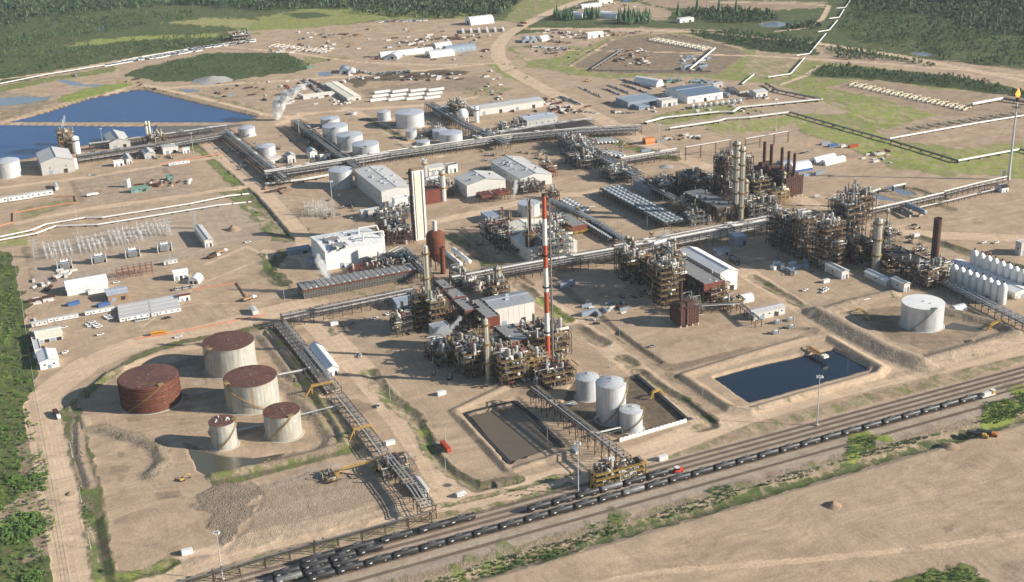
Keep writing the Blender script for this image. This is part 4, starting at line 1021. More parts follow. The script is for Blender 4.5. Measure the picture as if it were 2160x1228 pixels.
def tankcar(mt):
    def f():
        t=thing('tank_car','tank car','tank car')
        MB().capsule((-6.4,0,2.95),(6.4,0,2.95),1.82,16,3).build('tank',mt,t)
        MB().box(0,0,.95,14.4,1.5,.28).box(-6.9,0,1.15,.5,2.6,.25).box(6.9,0,1.15,.5,2.6,.25).build('underframe','dark',t)
        m=MB().box(0,0,4.72,3.6,1.9,.12).cyl(0,0,4.6,.6,.75,10);o=m.build('manway','greycar',t)
        r=MB()
        for x in (-1.7,1.7):
            for y in (-.9,.9): r.box(x,y,4.35,.07,.07,.9)
        for y in (-.9,.9): r.box(0,y,5.2,3.5,.07,.07)
        r.build('handrail','steelg',o)
        for s in (-1,1):
            b=MB().box(0,0,.35,2.4,1.7,.5);bo=b.build('bogie','dark',t);bo.location=(s*4.9,0,0)
            for x in (-.85,.85):
                w=MB()
                for y in (-.72,.72): w.tube((x,y-.08,.5),(x,y+.08,.5),.45,12)
                w.tube((x,-.72,.5),(x,.72,.5),.1,6);wo=w.build('wheelset','rail',bo)
        for s in (-1,1):
            for k in (-1,1): MB().box(s*7.0,k*1.2,1.2,.1,.1,2.).box(s*7.0,k*.8,2.9,.1,.9,.1).build('grab_rail','steelg',t)
        MB().box(-4.3,-1.80,2.5,1.5,.06,.7).box(4.3,1.80,2.5,1.5,.06,.7).build('stencil_panel','cladw',t)
        MB().box(3.9,-1.80,2.2,1.0,.06,.3).build('placard','cladw',t)
        return t
    return f
# ================= the objects =================
# ---- tank farm (left foreground) ----
tank('rust red tank ringed by hoops, leftmost of the tank farm',324,872,116,818,'rustband','rustroof',.03,bands=12,stair=(-150,-75,'yellow'))
tank('large stained buff tank with rust roof, rearmost of the tank farm',491,798,105,740,'tanktan','rustroof',.04,stair=(-205,-150,'yellow'))
tank('large stained buff tank in the middle of the tank farm, yellow stair descending right',537,874,110,817,'tanktan','rustroof',.04,stair=(-65,-165,'yellow'))
tank('smallest tank of the tank farm, rust roof dotted with white hatches',476,950,53,899,'tanktan','rustroof',.03,stair=(-130,-20,'yellow'),manh=7)
tank('mid sized buff tank with rust roof, rightmost of the tank farm',601,932,76,882,'tanktan','rustroof',.04,stair=(-155,-75,'yellow'))
tank('bright pale storage tank with flat white roof inside the rocky dike on the right',1942,700,81,652,'galv','white',.02,stair=(200,260,'steelg'))
# silos by the loading rack
tank('tallest ribbed roof silo beside the loading conveyor',1289,897,64,818,'galv','galv',.28,ribs=20,name='silo',stair=(-150,-20,'yellow'),cat='silo')
tank('small ribbed roof silo in front of the tallest one by the block wall',1331,913,49,872,'galv','galv',.24,ribs=18,name='silo',stair=(-160,-20,'yellow'),cat='silo')
tank('short silo behind and left of the tallest one',1239,846,50,803,'galv','galv',.26,ribs=18,name='silo',cat='silo')
# upper tank groups
for a in [
 ('rearmost of four grey tanks in the row by the dark rack',697.5,272,40,254),
 ('second from the rear of four grey tanks in the row by the dark rack',709.5,303,53.5,271),
 ('third from the rear of four grey tanks in the row by the dark rack',740,319.5,54.5,290),
 ('nearest of four grey tanks in the row by the dark rack',773.5,340,57,310)]: tank(*a,cone=.13,stair=(-190,-110,'steelg'))
tank('grey tank with a diagonal stair standing beside the tall grey hall with the roof plant',721.5,400,50,364,cone=.10,stair=(-160,-30,'steelg'))
tank('biggest grey tank of the upper yard, above the dirt lane',866,272.5,61,243,cone=.10)
tank('small grey tank left of the biggest upper tank',810.5,256,28.5,238,cone=.12)
tank('grey tank directly left of the white water sphere rack, front of its pair',952,311,50.5,285.6,cone=.10)
tank('grey tank half hidden behind its larger neighbour near the white sphere',929,296,33,278,cone=.1)
tank('little grey tank on the lane below the biggest upper tank',868,294,24,278,cone=.06)
tank('little grey tank beside the crossing racks, its shadow on bare ground',894,324,29,301,cone=.06)
tank('pale grey tank behind the red and white stack',1116,459,47,434,cone=.04)
tank('ribbed dome grey tank at the left edge beside the blue pond',20,377,46,345,cone=.22,ribs=20)
tank('cone roofed grey tank at the far end of the pond side rack',522,290,34,273,cone=.2,ribs=10)
tank('cone roofed grey tank amid pipework on the strip between two dark racks',563,331,38,312,cone=.2,ribs=10)
tank('tiny white tank beside the teal shed',271,396,10,379,'white','white',.06)
for i,(x,y,w_,ty) in enumerate(((745,243,14,238),(1050,292,16,281),(1392,390,16,378))): tank(('small pale tank in the pipework between the upper tanks','small pale tank at the far end of the grey tank group','pale tank beside the dark pipe bridge end')[i],x,y,w_,ty,'cladw','roofl')
# ---- stacks ----
def stripes():
    g_=G(1156,766);h=hgt(1156,766,410);r=5.4*pxm(1156,766);t=thing('chimney_stack','tall slender chimney banded red and white above the process units','chimney',g_[0],g_[1],0)
    ys=[410,461,517,565,615,659,707,766];zs=[hgt(1156,766,y) for y in ys]
    R=lambda z:r*(1-.22*z/h)
    for k in range(7):
        z0,z1=zs[k+1],zs[k];MB().lathe(0,0,[(R(z0),z0),(R(z1),z1)],20).build('band','stripered' if k%2==0 else 'stripewhite',t)
    MB().lathe(0,0,[(R(h)+.25,h-1),(R(h)+.25,h+.4),(R(h)-.5,h+.4),(R(h)-.5,h-.3)],20).build('rim','steeld',t);MB().cyl(0,0,h-1,R(h)*.85,.2,12).build('flue','dark',t)
    l=MB()
    for o_ in (-.3,.3): l.tube((R(0)+.35,o_,1),(R(h)+.35,o_,h),.08,3)
    l.build('ladder','steel',t)
    for z in (zs[4]+3,zs[2]-8,zs[6]+2): m=MB();m.lathe(0,0,[(R(z),z),(R(z)+.9,z),(R(z)+.9,z+.9),(R(z),z+.9)],12,sm=False);m.build('platform','dark',t)
    t2=thing('flue_line','slim grey flue pipe rising beside the red and white chimney','pipe',g_[0]+r*1.9,g_[1]-1,0)
    MB().lathe(0,0,[(.9,0),(.55,h*.97)],10).build('pipe','pipeg',t2)
    b=MB()
    for z in zs[1:7]: b.box(-1.6,0,z,2.6,.3,.3)
    b.build('bracket','steel',t2)
stripes()
column('thick brown steel stack standing beside the row of white silos',1969,568,460,15,'stackbrown','chimney_stack',0,head='open',cat='chimney')
column('slim brown stack with a flared vessel at its foot, behind the main pipe rack',1119,548,420,20,'stackbrown','chimney_stack',2,head='open',cat='chimney',w1=7.5)
column('thin brown stack, left of two beside the white roofed hall behind the rack',1060,487,437,5,'stackbrown','chimney_stack',1,head='open',cat='chimney')
column('thin brown stack, right of two beside the white roofed hall behind the rack',1077,496,447,5,'stackbrown','chimney_stack',1,head='open',cat='chimney')
def whitestack():
    g_=G(878,508);h=hgt(878,508,361);t=thing('boiler_stack','huge square white stack with yellowed stain down its face','chimney',g_[0],g_[1],0);s=pxm(878,508)
    A_=23.5*s/.92;B_=6.5
    MB().box(A_/2,B_/2,0,A_,B_,h).build('casing','pipew' if 0 else 'white',t);MB().box(A_/2,-.06,h*.02,A_*.66,.1,h*.92).build('stained_panel','cream',t);m=MB()
    for k in range(26): m.box(A_/2,-.14,h*(k+.6)/28,A_*.66,.08,.12)
    m.build('panel_seams','yellow',t);MB().box(A_*.8,-.35,1,.5,.5,h-2).box(A_*.14,-.2,1,.25,.25,h-2).build('ladder','steelg',t)
    c=MB().box(A_/2,B_/2,h,A_+1,B_+1,.5).box(A_/2,B_/2,h+.5,A_-.6,B_-.6,.6);c.build('cap','wood',t)
    m=MB()
    for k in range(12): m.box(-.2,B_/2,h*k/12+2,.45,B_+.3,.35).box(A_/2,B_+.15,h*k/12+2,A_,.3,.35)
    m.box(-.9,2,0,1.2,.3,h).box(-.9,6,0,1.2,.3,h);m.build('stiffener','steel',t)
whitestack()
# flare
def flare():
    g_=G(2127,379);h=hgt(2127,379,212);t=thing('flare_stack','very tall thin flare stack with a small orange flame, right edge','flare stack',g_[0],g_[1],0)
    MB().lathe(0,0,[(1.6,0),(1.1,h*.5),(.9,h)],12).build('mast','galv',t)
    p=MB().box(0,0,h-7,5.5,5.5,.4);
    for x in (-2.6,2.6):
        for y in (-2.6,2.6): p.tube((x,y,h-10),(x,y,h-3),.15,4)
    p.build('platform','steeld',t);MB().lathe(0,0,[(1.5,h-1),(1.7,h+3),(1.2,h+3)],10).build('burner_tip','steeld',t)
    f=MB().lathe(0,0,[(1.1,h+3.4),(2.1,h+5.5),(1.6,h+8),(.7,h+10.5),(.05,h+12.5)],9).lathe(-1.8,.6,[(.3,h+5),(.9,h+6.5),(.05,h+9)],7);f.build('flame','flame',t)
    for k in range(3):
        w_=MB();a=k*2.1+.5;w_.tube((0,0,h*.8),(40*math.cos(a),40*math.sin(a),0),.08,3);w_.build('guy_wire','steelg',t)
    l=MB()
    for o_ in (-.3,.3): l.tube((1.7,o_,1),(1.2,o_,h-7),.08,3)
    l.build('ladder','steel',t);MB().cyl(-3.6,3,0,1.6,9,12).build('seal_drum','galv',t)
flare()
building('flare_shed','white shed with a dark sloping roof at the foot of the flare stack','shed',2113,407,397,2128,2099,'gableA',.2,'white','steeld')
def bell():
    s=pxm(919,566);g_=G(922,566);z1=hgt(922,566,489);z0=hgt(922,566,530);r=19.5*s
    t=thing('bell_vessel','big rusty bell shaped vessel hung high beside the square white stack','vessel',g_[0],g_[1],0);k=.93
    MB().lathe(0,0,[(r*.3,z0-9),(r*.6,z0-5),(r*.99,z0-.5),(r,z0+1),(r,z1-3),(r*.9,z1-1),(r*.5,z1+1),(.02,z1+1.6)],24).build('shell','rusty',t)
    MB().cyl(0,0,z1+1,2.0,9,12).build('vent_stack','cladw',t);m=MB()
    for a in range(6): m.tube((r*.8*math.cos(a*1.047),r*.8*math.sin(a*1.047),0),(r*.75*math.cos(a*1.047),r*.75*math.sin(a*1.047),z0),.45,6)
    m.build('legs','steel',t)
    column('rust brown pipe stack in front of the rusty bell vessel',935,577,521,11,'rusty','chimney_stack',0,head='open',cat='chimney')
bell()
column('grey bottle shaped vessel left of the square white stack',840,484,447,15,'bluegrey','process_column',1,w1=7,cat='vessel')
column('thick grey silencer standing at the corner of the bright white hall',807,536,486,13,'galv','process_column',0,cat='vessel')
column('left of two grey ringed stacks behind the square white stack',898,378,335,10.5,'galv','chimney_stack',1,'yellowc','open',cat='chimney')
column('right of two grey ringed stacks behind the square white stack',936,424,358,11.5,'galv','chimney_stack',2,'yellowc','open',cat='chimney')
column('white cylinder vessel beside the grey gabled hall at the pond',163,323,287,14,'white','process_column',1,'steelg',cat='vessel')
column('yellowed column beside the white cylinder at the pond',136,304,276,13,'cream','process_column',3,'yellow')
column('short pale vessel at the corner of the pond side hall',160,356,334,9,'cladw','process_column',0,cat='vessel')
column('twin pole left, at the mud edge behind the pond side rack',312,290,256,3.4,'cream','process_column',1,cat='vessel')
column('twin pole right, at the mud edge behind the pond side rack',318,289,255,3.4,'cream','process_column',0,cat='vessel')
column('white upright cylinder right of the raised white sphere',1006,258,224,10,'white','process_column',1,'steelg',cat='vessel')
def sphere():
    g_=G(977,263);h=hgt(977,263,229);s=pxm(977,263);r=12*s;t=thing('water_sphere','white ball shaped tank raised on splayed legs','tank',g_[0],g_[1],0);z=h-r
    MB().lathe(0,0,[(.1,z-r)]+[(r*math.cos(a),z+r*math.sin(a)) for a in np.linspace(-1.4,1.4,9)]+[(.1,z+r)],20).build('ball','white',t)
    for k in range(8): a=k*.785;MB().tube((r*.9*math.cos(a),r*.9*math.sin(a),z-r*.1),(r*1.1*math.cos(a),r*1.1*math.sin(a),0),.4,6).build('leg','white',t)
    MB().cyl(0,0,0,1.2,z-r+1,8).build('riser','white',t)
sphere()
column('taller thin black stack above the right hand cluster',1799,436,377,3.4,'steeld','chimney_stack',1,'steel','open',cat='chimney')
column('shorter thin black stack above the right hand cluster',1829,436,397,3,'steeld','chimney_stack',0,head='open',cat='chimney')
# big process unit, upper right
C4=[('tallest grey tower of the upper right unit',1550,456,297,15,6),('second tallest tower, just right of the tallest in the upper right unit',1562,466,308,11,5),
('leftmost thick tower of the upper right unit',1513,408,329,15,4),('slim grey tower left of the ribbed brown heater',1632,402,358,6.5,3),('slim grey tower in front of the ribbed brown heater',1652,417,362,7.5,3),
('tall thin tower behind the tallest one',1540,420,318,8,3),('squat tower at the right foot of the tallest one',1572,446,378,9,3)]
for l,x,y,ty,w_,p in C4: column(l,x,y,ty,w_,'vessel',plat=p)
for l,x,y,ty,w_ in [('left slim vessel of the group before the upper right unit',1506,466,428,6),('middle slim vessel of the group before the upper right unit',1517,463,430,6),('right slim vessel of the group before the upper right unit',1529,460,432,6),
 ('slender column rising left of the big framed tower right of centre',1324,572,497,8),('slender column rising right beside it at the rack crossing',1334,574,500,6),('thin column above the framed tower right of centre',1423,560,503,5),
 ('yellow ringed white column in front of the square white stack',907,690,517,11),('slim yellow ringed column at the heart of the central unit',1030,806,672,10),('stubby ringed column beside the centre rack',1052,625,562,14),
 ('tall yellowed column before the dark structures on the right',1846,572,460,16),('thin column behind the tall yellowed one, right of the dark structures',1868,520,440,5),('small ringed column behind the rack above the framed tower',1374,520,490,5),
 ('short red brown column in the fan rows',1218,456,437,6),('stub column by the white ridge roofed hall',1510,596,562,7)]:
    column(l,x,y,ty,w_,'vessel' if 'yellowed' in l else ('redwall' if 'red brown' in l else 'vessel'),plat=3 if ty<520 or w_>9 else 1)
# ---- buildings ----
building('process_hall','bright white hall with curved cooling lines over its roof, centre left','building',689,571,531,807,655,'gableA',.045,'white','white',extras='v4')
for k,(x,y,x2,y2) in enumerate(((757,497,794,476),(766,510,806,488))):
    a=G(x,y,17.8);b=G(x2,y2,25);t=thing('vapour_line','%s silver arched line over the roof of the bright white hall'%('rear','front')[k],'pipe',a[0],a[1],17.3);MB().path([(0,0,0),(0,0,7.4),(b[0]-a[0],b[1]-a[1],7.8),(b[0]-a[0]+1.5,b[1]-a[1],3)],.75,8).build('pipe','pipew',t)
for k,(x,y) in enumerate(((700,508),(716,520))):
    a=G(x,y,19);t=thing('roof_fan_unit','%s grey fan deck on the roof of the bright white hall'%('rear','front')[k],'fan unit',a[0],a[1],19.4);MB().box(0,0,0,13,11,1.5).build('deck','panel',t)
    for i in (-4,4):
        for j in (-6.5,6.5): MB().lathe(i,j,[(1.3,0),(1.1,2.3),(1.0,2.3),(1.,1.)],10).build('fan_stack','vwhite',t)
building('turbine_hall','tall grey hall crowded with rooftop plant beside the square white stack','building',807,439,404,870,747,'gableB',.05,'cladw','roofl',extras='v7')
building('pump_hall','pale low hall with two roof vents, right of the square white stack','building',986,420,392,1066,958,'gableB',.10,'cladw','roofl',extras='v2')
building('long_hall','long pale hall with a stepped roof above the fan rows','building',1098,398,378,1164,1035,'gableB',.10,'cladw','roofl',extras='v6')
building('control_building','grey blue roofed building at the centre of the site','building',1040,694,653,1127,1012,'gableA',.10,'cladw','slate',extras='v1')
building('compressor_hall','white ridge roofed hall with a blue grey roof slot, right of the framed tower','building',1516,618,578,1556,1433,'gableB',.16,'white','white')
building('pond_hall','grey gabled hall beside the blue pond','building',90,371,345,154,76,'gableB',.14,'clad','roofl',nw=2)
building('pond_shed','low grey gabled shed behind the racks at the pond','building',232,315,303,274,218,'gableB',.2,'clad','roofl')
building('site_shed','first small shed from the left under the pond racks','shed',268,347,337,278,259,'gableB',.2,'cladw','roofl')
building('site_shed','second small shed from the left under the pond racks','shed',306,336,326,327,297,'gableB',.2,'clad','roofl')
building('site_shed','longer low shed with two dark doors under the pond racks','shed',345,326,314,376,338,'flat',.2,'cladw','roofl')
building('site_shed','rightmost little white shed under the pond racks','shed',386,324,313,400,384,'gableA',.2,'white','roofl')
building('site_shed','box shed just left of the first pond rack shed','shed',241,352,342,261,238,'flat',.2,'white','roofl')
building('site_shed','pale low building at the foot of the left dark rack','shed',556,349,338,612,552,'flat',.1,'cladw','roofl',nd_=3)
building('site_shed','pale shed with an open black door beside the small cone tank','shed',608,345,330,623,600,'gableB',.2,'cladw','roofl')
building('site_shed','white shed with steep roof between the two dark racks','shed',655,336,322,669,646,'gableB',.25,'white','roofl')
building('site_shed','flat white box right of the steep roofed shed','shed',676,338,329,697,673,'flat',.2,'white','roofl')
building('warehouse','white flat roofed warehouse with a yellowish roof in the upper yard','building',733,214,207,761,684,'gableB',.05,'cladw','cream')
building('warehouse_wing','low wing with small roof vents beside the yellowish warehouse','building',640,210,205,706,636,'flat',.05,'cladw','cream',extras='',h=4)
building('upper_hall','long pale hall behind the raised sphere and tanks','building',1000,246,232,1146,985,'gableA',.06,'cladw','roofl',nd_=4)
building('upper_hall','pale hall left of the raised sphere','building',930,250,236,962,912,'gableA',.08,'clad','roofl')
building('upper_hall','grey ribbed hall with a flat pitched roof below the long pale hall','building',1112,272,255,1176,1092,'gableA',.05,'clad','galvroof',nd_=1,nw=5,extras='v2')
building('blue_office','blue grey office block with square bays, upper right','building',1325,229,217,1392,1299,'flat',.1,'bluegrey','bluegrey',nw=8)
building('blue_office','lower blue grey wing in front of the office block','building',1348,233,226,1370,1330,'flat',.1,'bluegrey','bluegrey',nw=4)
building('blue_office','pale end block of the blue office with two garage doors','building',1396,227,214,1429,1385,'flat',.1,'cladw','roofl',nd_=3)
building('workshop','white workshop with a big blue roof, upper right','building',1450,219,204,1525,1403,'gableA',.05,'white','roofb',nd_=3,nw=4,extras='')
building('store_shed','brown shed right of the blue roofed workshop','shed',1560,200,192,1580,1538,'gableA',.1,'clad','wood')
building('store_shed','small box shed rightmost beside the blue roofed workshop','shed',1595,206,196,1619,1580,'gableA',.1,'cladw','roofl')
building('store_shed','small grey shed behind the blue roofed workshop','shed',1505,186,178,1525,1500,'gableA',.1,'clad','galvroof')
building('store_shed','white box shed beyond the meadow, top right','shed',1434,49,41,1464,1428,'flat',.1,'white','roofl')
building('store_shed','white hall with an annex among trailers by the curving road','building',1240,82,71,1273,1236,'flat',.1,'white','white')
building('store_shed','white shed of the top centre camp beside the road end','building',1264,9,3,1293,1260,'flat',.1,'white','roofl')
building('site_hut','grey roofed open shelter in the left yard','shed',229,638,624,270,226,'gableA',.06,'wood','galvroof',LB=16)
building('white_hall','long bright white hall in the left yard','building',143,625,612,227,137,'gableA',.30,'vwhite','vwhite',LB=17,nd_=1)
building('yard_building','patched roof building at the left road, white walled','building',79,726,714,131,72,'gableA',.12,'cladw','cream',nd_=4)
building('yard_building','small white gabled building by the left road','building',86,781,766,123,77,'gableB',.14,'white','white',nd_=1,nw=2)
building('yard_building','narrow white cabin touching the small gabled building','shed',75,750,740,87,66,'flat',.1,'white','roofl')
building('yard_building','white cabin with red brown roof at the end of the trailer block','shed',379,637,625,400,375,'gableA',.15,'white','redwall')
building('yard_building','white flat shed beside the quonset hut in the yard','shed',368,593,577,396,362,'gableA',.15,'white','vwhite',nd_=3)
building('relay_house','long pale relay house beside the substation','building',433,523,508,448,409,'gableB',.12,'cladw','roofl')
building('pipe_shed','white shed straddling the pipe rack beside the tank farm','shed',692,795,779,714,652,'gableB',.22,'white','vwhite')
building('end_shed','little grey shed by the descending trestle near the railway','shed',893,1051,1035,904,872,'gableB',.1,'cladw','roofl')
building('site_shed','long grey clad shed above the small transformers, right','building',1590,677,662,1656,1578,'gableA',.12,'cladw','roofl',nw=5)
building('site_shed','grey shed, rear one of two along the yard of the dark structures','building',1752,574,559,1762,1725,'gableB',.14,'clad','roofl')
building('site_shed','grey shed, front one of two along the yard of the dark structures','building',1775,590,574,1791,1738,'gableB',.14,'cladw','roofl')
building('white_tent_hall','crumpled white roofed shelter by the brown stack','shed',1868,605,594,1885,1824,'gableB',.16,'cladw','vwhite')
building('site_shed','pale shed right of the crumpled shelter with a yellow door','shed',1906,617,600,1920,1880,'gableB',.12,'cladw','roofl')
building('site_shed','grey box shed at the right edge with a long shadow','shed',2152,540,514,2190,2143,'flat',.1,'clad','roofl')
building('site_shed','blue grey shed standing alone by the middle road','shed',1183,609,598,1214,1178,'flat',.1,'bluegrey','bluegrey')
building('site_shed','grey box building just below the main rack, right of centre','shed',1553,521,502,1577,1537,'flat',.1,'bluegrey','galvroof')
building('site_shed','small pale blue shed left of the grey box building','shed',1514,542,531,1541,1505,'flat',.1,'bluegrey','bluegrey')
building('site_shed','dark open frame hut below the pale blue shed','shed',1552,561,550,1561,1537,'flat',.1,'steeld','bluegrey')
building('site_shed','blue shadowed shed beside the framed tower, left of the centre','shed',838,656,641,880,823,'gableA',.1,'bluegrey','bluegrey')
building('site_shed','low white building inside the racks above the control building','shed',1000,613,600,1023,994,'flat',.1,'cladw','roofl')
building('site_shed','low blue lean-to in the shadow of the bright white hall','shed',610,540,531,656,604,'flat',.1,'bluegrey','bluegrey')
building('site_shed','small blue grey box at the foot of the bright white hall','shed',652,564,552,675,646,'flat',.1,'bluegrey','bluegrey')
building('site_shed','grey bulky cooler house in front of the tall grey hall','shed',763,461,447,800,757,'gableA',.1,'cladw','roofl')
building('site_shed','white fan housing on the face of the tall grey hall','shed',834,447,421,860,832,'flat',.1,'vwhite','white',LB=8)
building('site_shed','blue grey flat hut with roof units, left of the thin brown stacks','shed',1030,472,460,1057,1014,'flat',.1,'bluegrey','bluegrey',extras='')
building('site_hall','wide white roofed hall behind the slim brown stack','building',1118,556,528,1212,1040,'gableB',.07,'cladw','cream',extras='v1',LA=46,LB=72)
building('site_shed','teal green shed in the fenced square of the left yard','shed',277,408,399,313,274,'flat',.1,'teal','teal',nw=3)
building('site_shed','small teal cabin on the skid row','shed',354,383,374,364,350,'flat',.1,'teal','teal')
building('site_shed','dark slatted shed left of the two in the upper right yard','shed',1350,503,493,1372,1340,'flat',.1,'bluegrey','roofl') if False else None
building('site_shed','pale hall behind the ringed grey stacks','building',905,371,355,937,895,'gableA',.08,'cladw','roofl',nw=6)
building('site_shed','white tent roofed house between ringed stacks and the square stack','building',905,401,383,919,893,'gableA',.12,'white','white',LA=14)
building('site_shed','pair of white filter houses in front of the long pale hall','shed',946,366,350,965,940,'flat',.1,'white','steeld')
building('site_shed','dark box office inside the upper right unit behind the fan bank','shed',1370,412,396,1392,1335,'gableB',.05,'bluegrey','steelg')
# ---- coolers ----
aircooler('long slatted cooling tower bank steaming in front of the bright white hall',640,631,610,880,626,'louver','louver',1,'A',.5,'dark','steel',fill=0,hw=9) if False else None
def coolingtower():
    g_,h,LA,LB=frame_from(640,632,611,881,625.5);t=thing('cooling_tower','long slatted cooling tower bank steaming in front of the bright white hall','cooling tower',g_[0],g_[1],0)
    MB().box(LA/2,LB/2,0,LA-.6,LB-.6,h-.8).build('casing','louver',t);m=MB()
    for i in range(int(LA/2.2)): m.box(i*2.2+1,-.1,.3,.22,.35,h-1.6)
    m.build('louvre_post','steelg',t);MB().box(LA/2,-.5,h*.42,LA,1,.25).build('ledge','steelg',t);MB().box(LA/2,-.3,h-1.7,LA+.4,.8,.7).build('header_beam','redwall',t)
    N=21
    for i in range(N): MB().box(LA*(i+.5)/N,LB/2,h-.7,LA/N*.86,LB,.5).build('roof_panel','panel',t)
    for i in range(N): MB().box(LA*(i+.5)/N,.2,h-.1,1.2,1,.5).build('fan_motor','vwhite' if i%3 else 'yellow',t)
    MB().box(LA/2,LB/2,h-1.2,LA+.4,LB+.4,.45).build('deck','dark',t)
coolingtower()
aircooler('first grey slatted cooler panel of the central spine, furthest away',934,609,0,958,915,'steel',panels=3,ztop=18,hw=2,fill=.3,rail='steel')
aircooler('second red edged slatted cooler of the central spine',953,629,0,984,935,'redwall',panels=5,ztop=18,hw=1.6,fill=.4,rail='steel')
aircooler('third red edged slatted cooler of the central spine',980,656,0,1013,954,'redwall',panels=5,ztop=18,hw=1.8,fill=.4,rail='steel')
aircooler('red walled cooler in front of the grey blue roofed building',1024,671,0,1054,983,'redwall',panels=6,ztop=18,hw=8,rail='steel',fill=.4)
aircooler('large slatted cooler with a tall red end wall, nearest of the central spine',1078,722,0,1118,1042,'redwall',panels=6,ztop=18,hw=8,rail='steel',fill=.6)
building('concrete_box','tall grey green concrete box below the white ringed column','building',916,739,694,948,908,'flat',.1,'slate','slate',nd_=0,LB=9)
aircooler('cooler bank with a red end wall before the white ridge roofed hall',1485,600,0,1517,1440,'redwall',panels=14,ztop=17,LA=18,LB=80,hw=6,rail='steel',fill=.5)
aircooler('red cooler on yellow legs beside the fan rows',1207,497,478,1238,1170,'redwall',panels=5,rail='yellowc',hw=5,fill=.2)
aircooler('dark slatted cooler left of the brown stack',1935,567,0,1958,1858,'redwall',panels=9,ztop=14,LB=62,LA=22,hw=2,pan='steeld',rail='steel',fill=.6)
aircooler('low red cooler beside the slim brown stack foot',1088,541,527,1112,1077,'redwall',panels=3,rail='steelg',fill=.2,LB=12)
aircooler('brown ribbed cooler under the left ringed stack wall',928,436,403,930,890,'stackbrown',panels=1,rail='steel',fill=0,LA=2,LB=3) if False else None
building('duct_house','dark brown ribbed duct house right of the square white stack','building',898,432,404,929,892,'flat',.1,'redwall','steel',nd_=0,LB=16)
aircooler('brown slatted cooler row in front of the pale low hall',1017,430,414,1076,1010,'redwall','redwall',6,'A',rail='steel',fill=.3,LB=14)
aircooler('left black slatted cooler above the dark rack, upper centre',1120,296,284,1175,1112,'louver','steel',12,'A',rail='steeld',fill=0,LB=22,hw=5)
aircooler('right black slatted cooler above the dark rack, upper centre',1190,289,272,1254,1178,'louver','steel',14,'A',rail='steeld',fill=0,LB=24,hw=8)
aircooler('grey panel cooler in the middle of the upper right unit',1512,440,0,1545,1470,'steel',panels=7,ztop=16,LA=22,LB=60,pan='steelg',rail='steel',fill=.5)
fanbank('huge bank of bright fan rings in four rows on dark stilts',1402,487,469,1444,1265,4,18)
fanbank('double row of pale fan rings running down to the main rack',1283,514,503,1313,1222,2,15,col='galv')
fanbank('short double row of fan rings further up the same line',1222,456,446,1246,1178,2,7,col='galv')
def heater(label,cx,cy,ty,xA,xB,cells,mt='furn',LA=None,LB=None,rib=2.2,stacks=()):
    g_,h,la,lb=frame_from(cx,cy,ty,xA,xB);LA=LA or la;LB=LB or lb;t=thing('fired_heater',label,'heater',g_[0],g_[1],0);z=h*.12
    MB().box(LA/2,LB/2,z,LA,LB,h-z).build('casing',mt,t);m=MB()
    x=0
    while x<=LA: m.box(x,-.15,z,.3,.35,h-z);x+=rib
    y=0
    while y<=LB: m.box(-.15,y,z,.35,.3,h-z).box(LA+.15,y,z,.35,.3,h-z);y+=rib
    k=z
    while k<h: m.box(LA/2,-.25,k,LA,.25,.25).box(-.25,LB/2,k,.25,LB,.25);k+=3.2
    m.build('buckstay','stackbrown',t)
    lg=MB()
    for i in range(max(2,int(LA/4))+1):
        for j in (0,1): lg.box(LA*i/max(2,int(LA/4)),LB*j,0,.6,.6,z)
    lg.build('legs','cream',t)
    c=MB()
    for i in range(cells): c.box(LA/2,LB*(i+.5)/cells,h,LA*.6,LB/cells*.6,3.5)
    c.build('convection_box','stackbrown',t)
    for sx,sy,sh,sr in stacks: MB().lathe(LA*sx,LB*sy,[(sr,h+2),(sr,h+sh),(sr*.8,h+sh),(sr*.8,h+sh-.5)],12).build('stack','stackbrown',t)
    return t
heater('long brown ribbed heater carrying five dark stacks, upper right unit',1657,420,378,1694,1590,5,stacks=((.5,.03,24,1.5),(.5,.2,24,1.5),(.5,.40,25,1.6),(.5,.72,24,1.7),(.5,.93,24,1.7)))
heater('left half of the small twin red heater by the framed tower',1436,692,655,1446,1412,1,LB=16,LA=9.5,stacks=((.5,.5,20,1.),))
heater('right half of the small twin red heater by the framed tower',1449,690,652,1463,1424,1,LB=16,LA=10)
